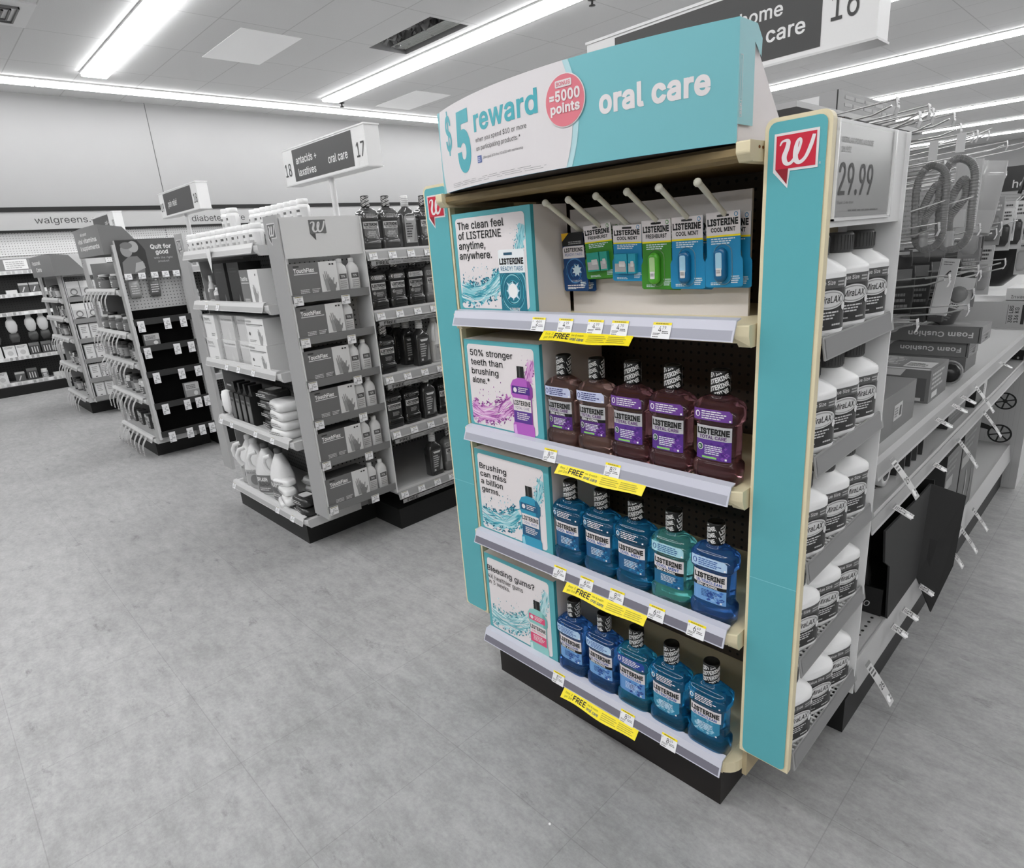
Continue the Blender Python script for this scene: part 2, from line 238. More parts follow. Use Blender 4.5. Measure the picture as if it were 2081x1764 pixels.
    105: (100, [[32, 0, 32, 228, 68, 228, 68, 0], [50, 266, 44, 266, 38, 269, 32, 273, 28, 278, 26, 283, 25, 290, 26, 296, 28, 302, 32, 307, 38, 311, 44, 313, 50, 314, 57, 313, 63, 311, 68, 307, 72, 302, 75, 296, 76, 290, 75, 283, 72, 278, 68, 273, 63, 269, 57, 266]]),
    106: (100, [[32, 228, 68, 228, 68, -18, 67, -31, 65, -43, 61, -54, 55, -64, 48, -71, 39, -78, 28, -82, 16, -85, 2, -86, -6, -86, -6, -52, 1, -52, 11, -51, 18, -48, 24, -43, 28, -36, 31, -28, 32, -17], [50, 266, 43, 266, 37, 269, 32, 273, 28, 278, 25, 283, 25, 290, 25, 296, 28, 302, 32, 307, 37, 311, 43, 313, 50, 314, 57, 313, 63, 311, 68, 307, 72, 302, 75, 296, 76, 290, 75, 283, 72, 278, 68, 273, 63, 269, 57, 266]]),
    107: (228, [[66, 82, 66, 127, 72, 127, 171, 228, 216, 228, 110, 120, 106, 120], [32, 0, 32, 305, 68, 305, 68, 0], [176, 0, 89, 111, 115, 137, 223, 0]]),
    108: (113, [[84, -1, 67, 0, 54, 5, 44, 12, 37, 22, 33, 35, 32, 51, 32, 305, 68, 305, 68, 59, 69, 50, 70, 43, 72, 37, 76, 34, 81, 32, 102, 33, 108, 2]]),
    109: (366, [[32, 0, 32, 228, 67, 228, 67, 177, 65, 177, 68, 189, 73, 199, 79, 208, 87, 215, 95, 221, 103, 226, 112, 229, 122, 231, 132, 232, 147, 230, 161, 225, 172, 216, 182, 205, 188, 192, 193, 177, 187, 177, 191, 187, 196, 197, 202, 206, 210, 213, 219, 220, 228, 225, 239, 229, 250, 231, 262, 232, 275, 231, 287, 228, 298, 223, 308, 216, 317, 208, 324, 197, 330, 184, 333, 170, 334, 153, 334, 0, 297, 0, 297, 152, 296, 167, 291, 179, 284, 188, 274, 194, 263, 197, 251, 198, 241, 198, 232, 195, 225, 192, 218, 187, 212, 181, 207, 174, 204, 166, 202, 158, 201, 148, 201, 0, 164, 0, 164, 156, 163, 168, 159, 178, 152, 187, 143, 193, 132, 197, 120, 198, 111, 198, 103, 196, 95, 192, 87, 187, 81, 181, 75, 174, 71, 165, 69, 154, 68, 143, 68, 0]]),
    110: (246, [[68, 136, 68, 0, 32, 0, 32, 228, 67, 228, 67, 172, 61, 172, 69, 191, 79, 206, 91, 217, 105, 225, 120, 229, 136, 231, 151, 230, 165, 226, 177, 221, 188, 214, 197, 204, 204, 192, 210, 179, 213, 163, 214, 144, 214, 0, 178, 0, 178, 141, 176, 158, 171, 171, 164, 183, 153, 191, 141, 196, 126, 197, 115, 197, 106, 194, 96, 190, 88, 185, 81, 178, 76, 170, 72, 160, 69, 149]]),
    111: (249, [[124, -5, 105, -3, 86, 2, 70, 10, 56, 21, 43, 35, 34, 51, 26, 70, 22, 90, 20, 112, 22, 135, 26, 156, 34, 175, 43, 191, 56, 205, 70, 216, 86, 224, 105, 229, 124, 231, 144, 229, 163, 224, 179, 216, 194, 205, 206, 191, 216, 175, 223, 156, 227, 135, 229, 112, 227, 90, 223, 70, 216, 51, 206, 35, 194, 21, 179, 10, 163, 2, 144, -3], [124, 28, 139, 29, 151, 33, 162, 40, 171, 48, 179, 58, 184, 70, 188, 84, 191, 98, 192, 112, 191, 127, 188, 142, 184, 155, 179, 167, 171, 177, 162, 186, 151, 193, 139, 197, 124, 198, 110, 197, 98, 193, 87, 186, 78, 177, 71, 167, 65, 155, 61, 142, 59, 127, 58, 112, 59, 98, 61, 84, 65, 70, 71, 58, 78, 48, 87, 40, 98, 33, 110, 29]]),
    112: (255, [[32, -86, 32, 228, 67, 228, 67, 192, 71, 192, 82, 207, 88, 213, 95, 219, 103, 224, 113, 228, 124, 230, 137, 231, 156, 229, 172, 224, 188, 216, 201, 205, 213, 192, 222, 176, 229, 157, 233, 136, 234, 113, 233, 90, 229, 69, 222, 51, 213, 34, 201, 21, 188, 10, 173, 2, 156, -3, 138, -5, 125, -4, 113, -2, 104, 2, 95, 7, 88, 13, 83, 19, 71, 35, 68, 35, 68, -86], [132, 28, 145, 29, 157, 33, 168, 39, 177, 48, 184, 58, 189, 70, 194, 83, 196, 98, 197, 114, 196, 129, 194, 143, 190, 157, 184, 169, 177, 179, 168, 187, 157, 193, 146, 197, 132, 198, 119, 197, 107, 193, 97, 187, 88, 179, 81, 169, 75, 158, 71, 144, 68, 130, 68, 114, 68, 97, 71, 83, 75, 69, 81, 57, 88, 47, 97, 39, 107, 33, 119, 29]]),
    113: (255, [[223, -86, 186, -86, 186, 35, 184, 35, 172, 19, 166, 13, 160, 7, 151, 2, 142, -2, 130, -4, 117, -5, 99, -3, 82, 2, 67, 10, 53, 21, 42, 34, 33, 51, 26, 69, 22, 90, 20, 113, 22, 136, 26, 157, 33, 176, 42, 192, 54, 205, 67, 216, 82, 224, 99, 229, 117, 231, 131, 230, 142, 228, 152, 224, 160, 219, 167, 213, 172, 207, 184, 192, 188, 192, 188, 228, 223, 228], [123, 28, 136, 29, 148, 33, 158, 39, 167, 47, 174, 57, 180, 69, 184, 83, 186, 97, 187, 114, 186, 130, 184, 144, 180, 158, 174, 169, 167, 179, 158, 187, 148, 193, 136, 197, 123, 198, 109, 197, 97, 193, 87, 187, 78, 179, 71, 169, 65, 157, 61, 143, 59, 129, 58, 114, 59, 98, 61, 83, 65, 70, 71, 58, 78, 48, 87, 39, 97, 33, 109, 29]]),
    114: (155, [[32, 0, 32, 228, 67, 228, 67, 193, 69, 193, 75, 203, 82, 213, 91, 220, 103, 226, 115, 230, 146, 230, 146, 193, 114, 195, 104, 192, 95, 189, 88, 184, 81, 178, 75, 170, 71, 162, 69, 152, 68, 142, 68, 0]]),
    115: (219, [[109, -5, 94, -4, 80, -2, 67, 2, 56, 7, 46, 14, 37, 23, 30, 33, 25, 44, 21, 57, 56, 64, 60, 52, 66, 43, 74, 36, 84, 31, 96, 28, 109, 27, 124, 28, 136, 32, 147, 37, 155, 45, 159, 53, 161, 62, 160, 69, 157, 76, 152, 81, 146, 86, 137, 90, 127, 93, 90, 102, 71, 108, 55, 115, 43, 125, 35, 136, 30, 149, 28, 164, 29, 177, 33, 188, 39, 199, 47, 208, 57, 216, 69, 222, 82, 227, 97, 230, 112, 231, 127, 230, 140, 227, 152, 223, 163, 218, 172, 211, 179, 204, 186, 195, 191, 185, 194, 174, 161, 166, 157, 175, 152, 182, 146, 189, 137, 195, 126, 198, 112, 200, 100, 198, 88, 195, 79, 190, 71, 183, 67, 175, 65, 166, 66, 158, 69, 152, 74, 146, 82, 141, 91, 137, 103, 134, 138, 126, 157, 120, 172, 112, 184, 103, 192, 92, 197, 79, 199, 64, 197, 51, 194, 39, 187, 28, 179, 19, 168, 11, 156, 4, 142, -1, 126, -4]]),
    116: (136, [[122, 228, 122, 196, 4, 196, 4, 228], [39, 283, 76, 283, 76, 59, 76, 50, 78, 42, 82, 37, 87, 33, 93, 31, 121, 32, 128, 1, 101, -2, 83, -1, 68, 4, 55, 13, 46, 24, 41, 39, 39, 56]]),
    117: (246, [[109, -3, 95, -2, 81, 1, 69, 6, 58, 14, 49, 23, 41, 35, 36, 49, 33, 65, 32, 83, 32, 228, 68, 228, 68, 86, 70, 70, 74, 56, 82, 45, 93, 37, 105, 32, 120, 30, 131, 31, 140, 33, 149, 37, 158, 43, 164, 50, 170, 58, 174, 68, 177, 79, 178, 92, 178, 228, 214, 228, 214, 0, 179, 0, 179, 55, 184, 55, 176, 36, 166, 21, 154, 10, 141, 3, 126, -2]]),
    118: (234, [[98, 0, 10, 228, 51, 228, 99, 93, 104, 79, 108, 66, 123, 12, 110, 12, 125, 66, 130, 79, 134, 93, 183, 228, 223, 228, 136, 0]]),
    119: (340, [[83, 0, 14, 228, 52, 228, 80, 128, 97, 64, 101, 45, 105, 25, 99, 25, 151, 228, 190, 228, 217, 128, 233, 64, 237, 45, 241, 25, 235, 25, 260, 128, 288, 228, 327, 228, 258, 0, 221, 0, 191, 103, 166, 203, 174, 203, 119, 0]]),
    120: (227, [[12, 0, 103, 131, 103, 103, 17, 228, 60, 228, 124, 124, 105, 124, 127, 162, 133, 172, 140, 183, 169, 228, 211, 228, 125, 101, 125, 128, 215, 0, 172, 0, 138, 51, 104, 109, 123, 109, 102, 72, 96, 62, 89, 51, 55, 0]]),
    121: (234, [[28, -83, 37, -51, 50, -54, 56, -54, 62, -53, 68, -52, 73, -49, 78, -44, 83, -38, 87, -31, 90, -21, 98, -1, 10, 228, 51, 228, 99, 93, 104, 79, 108, 66, 123, 12, 110, 12, 125, 66, 130, 79, 134, 93, 183, 228, 223, 228, 122, -35, 118, -46, 112, -56, 106, -64, 99, -71, 92, -77, 84, -81, 75, -85, 65, -86]]),
    122: (228, [[25, 0, 25, 27, 152, 192, 152, 194, 29, 194, 29, 228, 200, 228, 200, 198, 76, 36, 76, 34, 203, 34, 203, 0]]),
    48: (272, [[136, -4, 114, -2, 95, 4, 78, 14, 63, 29, 51, 46, 41, 68, 34, 93, 30, 121, 29, 152, 30, 184, 34, 212, 41, 237, 51, 258, 64, 276, 78, 291, 95, 301, 115, 307, 136, 309, 157, 307, 177, 301, 194, 291, 209, 276, 221, 258, 230, 237, 238, 212, 242, 184, 243, 152, 242, 121, 238, 93, 231, 68, 221, 46, 209, 29, 194, 14, 177, 4, 158, -2], [136, 30, 150, 31, 163, 36, 174, 44, 184, 55, 192, 69, 198, 86, 203, 106, 205, 128, 206, 152, 205, 177, 203, 199, 198, 219, 192, 236, 184, 250, 174, 261, 163, 269, 150, 274, 136, 276, 122, 274, 109, 269, 98, 261, 88, 250, 80, 236, 74, 219, 69, 199, 66, 177, 66, 152, 66, 128, 69, 106, 74, 86, 80, 69, 88, 55, 98, 44, 109, 36, 122, 31]]),
    49: (272, [[46, 0, 46, 33, 235, 33, 235, 0], [166, 305, 166, 0, 127, 0, 127, 269, 126, 269, 52, 215, 52, 256, 119, 305]]),
    50: (272, [[38, 0, 38, 28, 169, 169, 176, 179, 182, 187, 186, 196, 190, 205, 192, 214, 192, 223, 191, 233, 189, 243, 185, 251, 179, 258, 172, 265, 164, 269, 155, 273, 145, 275, 134, 276, 123, 275, 113, 272, 103, 268, 95, 263, 89, 256, 83, 248, 79, 239, 77, 228, 76, 217, 39, 217, 41, 235, 45, 251, 52, 265, 61, 278, 72, 289, 86, 298, 101, 304, 117, 308, 135, 309, 153, 308, 169, 304, 184, 298, 197, 289, 208, 279, 217, 267, 223, 254, 227, 239, 229, 223, 228, 212, 226, 201, 223, 191, 218, 180, 211, 168, 202, 155, 190, 141, 177, 125, 160, 108, 92, 36, 92, 34, 234, 34, 234, 0]]),
    51: (272, [[131, -4, 113, -3, 96, 0, 80, 6, 65, 13, 53, 23, 42, 34, 34, 48, 29, 63, 26, 79, 66, 79, 67, 69, 71, 60, 76, 52, 82, 45, 90, 40, 99, 36, 109, 32, 120, 31, 131, 30, 143, 31, 155, 33, 165, 36, 174, 42, 182, 48, 189, 56, 194, 65, 197, 75, 197, 87, 197, 98, 194, 108, 190, 118, 183, 126, 175, 134, 165, 140, 152, 145, 138, 148, 121, 149, 94, 149, 94, 179, 173, 269, 173, 271, 42, 271, 42, 305, 223, 305, 223, 276, 127, 167, 127, 173, 148, 174, 168, 171, 185, 166, 200, 157, 213, 146, 223, 133, 230, 119, 234, 104, 236, 87, 234, 70, 230, 54, 222, 40, 212, 27, 200, 16, 185, 7, 169, 1, 150, -3]]),
    52: (272, [[24, 63, 24, 95, 148, 305, 186, 305, 65, 100, 65, 98, 248, 98, 248, 63], [169, 0, 169, 191, 206, 191, 206, 0]]),
    53: (272, [[133, -4, 115, -3, 99, 1, 84, 7, 71, 15, 59, 25, 50, 36, 42, 49, 38, 63, 36, 78, 73, 78, 75, 69, 78, 61, 83, 53, 89, 47, 96, 41, 104, 36, 113, 33, 123, 31, 133, 30, 145, 31, 156, 34, 166, 39, 175, 45, 182, 53, 188, 63, 193, 73, 196, 85, 197, 97, 196, 110, 193, 122, 188, 133, 182, 142, 174, 151, 165, 157, 154, 162, 143, 165, 131, 166, 121, 166, 110, 164, 100, 161, 91, 157, 83, 153, 77, 147, 40, 152, 58, 305, 220, 305, 220, 271, 90, 271, 80, 181, 82, 181, 89, 186, 97, 191, 107, 195, 117, 198, 127, 200, 138, 200, 151, 199, 164, 197, 176, 193, 188, 187, 198, 180, 207, 171, 215, 161, 222, 151, 227, 139, 231, 126, 234, 112, 235, 98, 233, 79, 229, 61, 221, 45, 211, 31, 199, 19, 185, 9, 169, 2, 152, -3]]),
    54: (272, [[136, -4, 118, -3, 101, 2, 85, 9, 72, 19, 60, 30, 51, 45, 44, 61, 40, 78, 38, 97, 39, 112, 42, 127, 48, 143, 56, 161, 67, 181, 82, 204, 151, 305, 193, 305, 91, 157, 87, 157, 99, 173, 104, 177, 111, 181, 117, 184, 125, 187, 133, 188, 141, 188, 159, 187, 175, 183, 189, 177, 202, 168, 213, 157, 222, 144, 228, 129, 232, 112, 233, 94, 232, 76, 228, 59, 221, 44, 211, 30, 200, 18, 186, 9, 171, 2, 154, -3], [136, 29, 147, 30, 158, 33, 167, 38, 176, 44, 183, 52, 189, 61, 193, 71, 196, 82, 196, 94, 196, 107, 193, 118, 189, 128, 183, 137, 176, 145, 167, 151, 158, 155, 147, 158, 136, 159, 124, 158, 114, 156, 104, 151, 96, 145, 89, 137, 83, 128, 78, 118, 76, 107, 75, 95, 76, 83, 78, 71, 83, 61, 89, 52, 96, 44, 104, 38, 114, 33, 124, 30]]),
    55: (272, [[58, 0, 194, 269, 194, 271, 37, 271, 37, 305, 234, 305, 234, 269, 99, 0]]),
    56: (272, [[136, -4, 116, -3, 98, 1, 81, 7, 67, 15, 54, 25, 44, 37, 37, 51, 33, 65, 31, 81, 32, 94, 35, 106, 39, 117, 45, 127, 52, 137, 61, 145, 70, 151, 80, 156, 92, 159, 92, 160, 78, 165, 66, 174, 56, 185, 48, 198, 44, 212, 42, 228, 44, 243, 48, 257, 54, 270, 63, 281, 74, 291, 87, 299, 102, 305, 118, 308, 136, 309, 153, 308, 169, 305, 184, 299, 197, 291, 208, 281, 217, 270, 224, 257, 228, 243, 229, 228, 228, 213, 223, 198, 216, 185, 206, 174, 194, 165, 180, 160, 180, 159, 191, 156, 201, 151, 211, 145, 219, 137, 226, 127, 232, 117, 237, 106, 240, 94, 240, 81, 239, 65, 235, 51, 227, 37, 217, 25, 205, 15, 190, 7, 174, 1, 156, -3], [136, 29, 149, 30, 160, 32, 171, 36, 180, 41, 188, 47, 194, 55, 198, 63, 201, 73, 202, 83, 201, 94, 198, 104, 193, 113, 187, 121, 179, 128, 170, 134, 159, 138, 148, 140, 136, 141, 123, 140, 112, 138, 102, 134, 92, 128, 84, 121, 78, 113, 73, 104, 70, 94, 69, 83, 70, 73, 73, 63, 77, 55, 83, 47, 91, 41, 100, 36, 111, 32, 123, 30], [136, 174, 146, 174, 156, 177, 164, 180, 172, 185, 179, 191, 184, 198, 188, 206, 191, 216, 192, 225, 191, 235, 188, 244, 185, 252, 179, 259, 173, 265, 165, 270, 156, 273, 146, 275, 136, 276, 125, 275, 115, 273, 106, 270, 99, 265, 92, 259, 87, 252, 83, 244, 80, 235, 80, 225, 80, 216, 83, 206, 87, 198, 92, 191, 99, 185, 107, 180, 116, 177, 125, 174]]),
    57: (272, [[136, 309, 154, 308, 171, 304, 186, 296, 200, 287, 211, 275, 221, 261, 228, 245, 232, 227, 233, 208, 232, 193, 229, 178, 224, 162, 215, 144, 204, 124, 189, 101, 120, 0, 78, 0, 181, 149, 184, 149, 181, 143, 177, 138, 172, 133, 167, 128, 161, 124, 154, 121, 147, 119, 139, 117, 131, 117, 113, 118, 97, 122, 82, 128, 69, 137, 59, 148, 50, 161, 43, 176, 39, 193, 38, 211, 40, 229, 44, 246, 51, 262, 60, 275, 72, 287, 86, 297, 101, 304, 118, 308], [136, 276, 124, 275, 114, 272, 104, 268, 96, 261, 89, 254, 83, 244, 79, 234, 76, 223, 75, 211, 76, 199, 79, 188, 83, 177, 89, 168, 96, 161, 104, 154, 114, 150, 124, 147, 136, 146, 147, 147, 158, 150, 167, 154, 176, 160, 183, 168, 189, 177, 193, 187, 196, 198, 196, 210, 196, 223, 193, 234, 189, 244, 183, 253, 176, 261, 167, 268, 158, 272, 147, 275]]),
    36: (268, [[121, -45, 121, 350, 147, 350, 147, -45], [134, -5, 113, -4, 94, -1, 77, 6, 61, 14, 49, 24, 38, 36, 30, 50, 25, 65, 23, 82, 63, 82, 65, 71, 68, 61, 74, 53, 81, 46, 90, 40, 100, 35, 111, 32, 122, 30, 134, 29, 148, 30, 160, 32, 172, 36, 182, 41, 190, 48, 198, 55, 203, 64, 206, 73, 207, 84, 206, 93, 204, 101, 199, 107, 193, 113, 186, 118, 178, 123, 168, 127, 158, 130, 110, 144, 87, 152, 67, 162, 52, 174, 40, 188, 33, 204, 31, 223, 33, 240, 37, 255, 45, 269, 55, 281, 68, 291, 83, 299, 99, 305, 117, 308, 136, 309, 156, 308, 173, 305, 190, 299, 204, 291, 216, 281, 226, 269, 234, 256, 239, 242, 240, 227, 202, 227, 199, 241, 192, 253, 181, 262, 168, 269, 152, 274, 135, 275, 122, 274, 111, 272, 100, 269, 91, 264, 83, 258, 77, 251, 73, 243, 70, 235, 69, 225, 70, 216, 73, 207, 79, 200, 85, 194, 93, 189, 102, 185, 127, 176, 187, 158, 197, 154, 206, 149, 215, 143, 223, 136, 231, 128, 237, 119, 241, 108, 244, 96, 245, 83, 244, 67, 239, 52, 232, 38, 222, 26, 209, 15, 194, 6, 176, 0, 156, -4]]),
    61: (272, [[43, 147, 43, 181, 229, 181, 229, 147], [43, 58, 43, 92, 229, 92, 229, 58]]),
    33: (118, [[40, 96, 38, 305, 79, 305, 77, 96], [59, -3, 52, -2, 45, 1, 39, 5, 35, 11, 32, 17, 31, 25, 32, 32, 35, 38, 39, 44, 45, 48, 52, 51, 59, 52, 66, 51, 72, 48, 78, 44, 83, 38, 85, 32, 86, 25, 85, 17, 83, 11, 78, 5, 72, 1, 66, -2]]),
    63: (215, [[79, 91, 80, 112, 82, 126, 85, 138, 89, 147, 94, 155, 101, 162, 108, 167, 116, 173, 125, 179, 134, 185, 142, 192, 148, 200, 153, 209, 156, 219, 157, 230, 156, 239, 154, 248, 150, 255, 145, 261, 139, 267, 132, 271, 124, 274, 116, 276, 107, 277, 98, 276, 90, 275, 82, 272, 75, 267, 69, 262, 64, 255, 59, 247, 56, 238, 55, 227, 16, 227, 18, 243, 23, 258, 29, 271, 38, 283, 49, 292, 62, 300, 76, 305, 91, 308, 107, 309, 124, 308, 139, 305, 153, 299, 165, 291, 175, 282, 183, 271, 190, 258, 193, 244, 194, 229, 193, 213, 190, 199, 184, 187, 175, 175, 165, 165, 153, 157, 131, 141, 127, 136, 123, 130, 120, 123, 118, 115, 117, 106, 116, 91], [98, -3, 91, -2, 85, 1, 79, 5, 74, 11, 72, 17, 71, 25, 72, 32, 74, 38, 79, 44, 85, 48, 91, 51, 98, 52, 105, 51, 112, 48, 118, 44, 122, 38, 125, 32, 126, 25, 125, 17, 122, 11, 118, 5, 112, 1, 105, -2]]),
    46: (113, [[57, -3, 50, -2, 44, 1, 38, 5, 33, 11, 31, 17, 30, 25, 31, 32, 33, 38, 38, 44, 44, 48, 50, 51, 57, 52, 64, 51, 71, 48, 77, 44, 81, 38, 84, 32, 85, 25, 84, 17, 81, 11, 77, 5, 71, 1, 64, -2]]),
    44: (113, [[23, -72, 41, 43, 82, 43, 51, -72]]),
    39: (124, [[47, 191, 42, 305, 81, 305, 77, 191]]),
    42: (272, [[121, 134, 123, 198, 68, 163, 54, 189, 112, 219, 54, 249, 68, 275, 123, 240, 121, 305, 150, 305, 148, 240, 202, 275, 217, 249, 159, 219, 217, 189, 202, 163, 148, 198, 150, 134]]),
    38: (269, [[118, -4, 99, -3, 82, 1, 66, 7, 53, 15, 41, 25, 32, 37, 26, 50, 22, 65, 20, 80, 21, 92, 24, 104, 28, 114, 35, 123, 42, 132, 51, 141, 61, 149, 72, 158, 155, 230, 157, 236, 157, 243, 156, 252, 153, 260, 147, 267, 140, 272, 131, 275, 121, 277, 114, 276, 107, 274, 101, 272, 95, 268, 91, 264, 87, 259, 84, 253, 83, 246, 82, 239, 83, 232, 84, 225, 87, 218, 263, 0, 218, 0, 103, 139, 73, 176, 65, 186, 58, 196, 52, 206, 48, 217, 46, 228, 45, 239, 46, 252, 49, 264, 54, 275, 61, 285, 70, 293, 81, 299, 93, 304, 106, 307, 120, 308, 135, 307, 148, 304, 159, 299, 170, 293, 178, 285, 185, 276, 190, 265, 193, 254, 194, 243, 194, 234, 192, 225, 189, 217, 185, 209, 180, 202, 175, 195, 168, 188, 161, 182, 154, 176, 93, 130, 81, 121, 72, 113, 66, 105, 62, 97, 59, 88, 58, 79, 59, 69, 61, 60, 66, 52, 71, 45, 78, 39, 86, 34, 95, 31, 105, 29, 116, 28, 128, 29, 139, 31, 151, 36, 161, 41, 171, 49, 181, 57, 189, 67, 196, 78, 202, 91, 206, 104, 209, 119, 209, 135, 245, 135, 244, 116, 242, 100, 238, 86, 233, 74, 228, 64, 222, 55, 207, 37, 200, 28, 189, 18, 177, 10, 163, 4, 148, -1, 133, -3]]),
    43: (272, [[119, 20, 119, 218, 153, 218, 153, 20], [37, 103, 37, 136, 235, 136, 235, 103]]),
    37: (406, [[105, 170, 93, 171, 82, 173, 72, 178, 64, 185, 57, 192, 52, 201, 48, 211, 46, 221, 45, 233, 45, 247, 46, 258, 48, 269, 52, 279, 57, 288, 64, 295, 73, 302, 82, 306, 93, 309, 105, 310, 118, 309, 129, 306, 138, 302, 146, 295, 153, 288, 158, 279, 162, 269, 165, 258, 165, 247, 165, 233, 165, 221, 162, 211, 158, 201, 153, 192, 146, 185, 138, 178, 129, 173, 118, 171], [105, 196, 115, 198, 122, 201, 127, 207, 131, 215, 133, 223, 134, 233, 134, 247, 133, 257, 131, 265, 128, 273, 122, 279, 115, 282, 105, 284, 96, 282, 89, 279, 83, 273, 79, 265, 77, 257, 76, 247, 76, 233, 77, 223, 79, 215, 83, 207, 88, 201, 96, 198], [301, -6, 288, -5, 277, -2, 268, 3, 259, 9, 253, 17, 247, 26, 243, 35, 241, 46, 240, 57, 240, 72, 241, 83, 243, 94, 247, 103, 253, 112, 260, 120, 268, 126, 278, 131, 289, 134, 301, 135, 313, 134, 324, 131, 334, 126, 342, 120, 349, 112, 354, 103, 358, 94, 360, 83, 361, 72, 361, 57, 360, 46, 357, 35, 354, 26, 348, 17, 341, 9, 333, 3, 324, -2, 313, -5], [301, 21, 310, 22, 317, 26, 323, 32, 326, 39, 329, 48, 329, 57, 329, 72, 329, 81, 327, 90, 323, 97, 318, 103, 310, 107, 301, 108, 291, 107, 284, 103, 278, 97, 275, 90, 272, 81, 272, 72, 272, 57, 272, 48, 275, 39, 278, 32, 284, 26, 291, 22], [79, 0, 289, 305, 324, 305, 114, 0]]),
    47: (150, [[141, 320, 43, -46, 9, -46, 107, 320]]),
    58: (113, [[57, -3, 50, -2, 44, 1, 38, 5, 33, 11, 31, 17, 30, 25, 31, 32, 33, 38, 38, 44, 44, 48, 50, 51, 57, 52, 64, 51, 71, 48, 77, 44, 81, 38, 84, 32, 85, 25, 84, 17, 81, 11, 77, 5, 71, 1, 64, -2], [57, 162, 50, 163, 44, 166, 38, 170, 33, 176, 31, 183, 30, 190, 31, 197, 33, 203, 38, 209, 44, 214, 50, 216, 57, 217, 64, 216, 71, 214, 77, 209, 81, 203, 84, 197, 85, 190, 84, 183, 81, 176, 77, 170, 71, 166, 64, 163]]),
    45: (272, [[202, 147, 202, 113, 68, 113, 68, 147]]),
}
GLY = {}
for code, (adv, cons) in GLYPHS.items():
    GLY[chr(code)] = (adv / 600.0, [[(c[i] / 600.0, c[i + 1] / 600.0) for i in range(0, len(c), 2)] for c in cons])
CAP = max(p[1] for p in GLY['H'][1][0])
TEXT = {}


def _area(l):
    return sum(l[i - 1][0] * l[i][1] - l[i][0] * l[i - 1][1] for i in range(len(l))) / 2


def _grow(loops, d):
    if not loops or not d:
        return loops
    big = max(loops, key=lambda l: abs(_area(l)))
    sg = 1 if _area(big) > 0 else -1
    out = []
    for l in loops:
        n = len(l); q = []
        for i in range(n):
            p0, p1, p2 = Vector(l[i - 1]), Vector(l[i]), Vector(l[(i + 1) % n])
            e0 = (p1 - p0); e1 = (p2 - p1)
            if e0.length < 1e-6 or e1.length < 1e-6:
                q.append(tuple(p1)); continue
            n0 = Vector((e0.y, -e0.x)).normalized() * sg; n1 = Vector((e1.y, -e1.x)).normalized() * sg
            m = n0 + n1
            if m.length < 0.3:
                q.append(tuple(p1 + n0 * d)); continue
            m.normalize(); q.append(tuple(p1 + m * (d / max(0.5, m.dot(n0)))))
        out.append(q)
    return out


FILLED = {}
TRIANGULATE = [getattr(geometry, q) for q in dir(geometry) if q[0] == 'd' and '2' in q][0]


def fill_loops(loops):
    """triangles of the union of closed outlines (non-zero winding)"""
    vs, es = [], []
    for l in loops:
        o = len(vs); n = len(l)
        vs.extend(Vector((p[0], p[1])) for p in l)
        es.extend((o + i, o + (i + 1) % n) for i in range(n))
    res = TRIANGULATE(vs, es, [], 0, 1e-6)
    ov, of = res[0], res[2]
    keep = []
    for t in of:
        cx = sum(ov[i].x for i in t) / 3; cy = sum(ov[i].y for i in t) / 3
        wn = 0
        for l in loops:
            for i in range(len(l)):
                x0, y0, x1, y1 = l[i - 1][0], l[i - 1][1], l[i][0], l[i][1]
                if (y0 <= cy) != (y1 <= cy):
                    side = (x1 - x0) * (cy - y0) - (cx - x0) * (y1 - y0)
                    if y1 > y0 and side > 0: wn += 1
                    if y1 <= y0 and side < 0: wn -= 1
        if wn:
            keep.append(tuple(t))
    return [(p.x, p.y) for p in ov], keep


def glyph_fill(ch, bold):
    k = (ch, bold)
    if k not in FILLED:
        FILLED[k] = fill_loops(_grow(GLY.get(ch, GLY['.'])[1], bold))
    return FILLED[k]


def text_geo(s, bold, res):
    k = (s, bold)
    if k in TEXT:
        return TEXT[k]
    v = []; f = []; x = 0.0
    for ch in s:
        if ch == ' ':
            x += 0.22; continue
        gv, gf = glyph_fill(ch, bold)
        o = len(v)
        v.extend((p[0] + x, p[1]) for p in gv)
        f.extend(tuple(o + i for i in t) for t in gf)
        x += GLY.get(ch, GLY['.'])[0] + bold * 0.8
    TEXT[k] = (v, f)
    return TEXT[k]


def V(*a):
    return Vector(a)


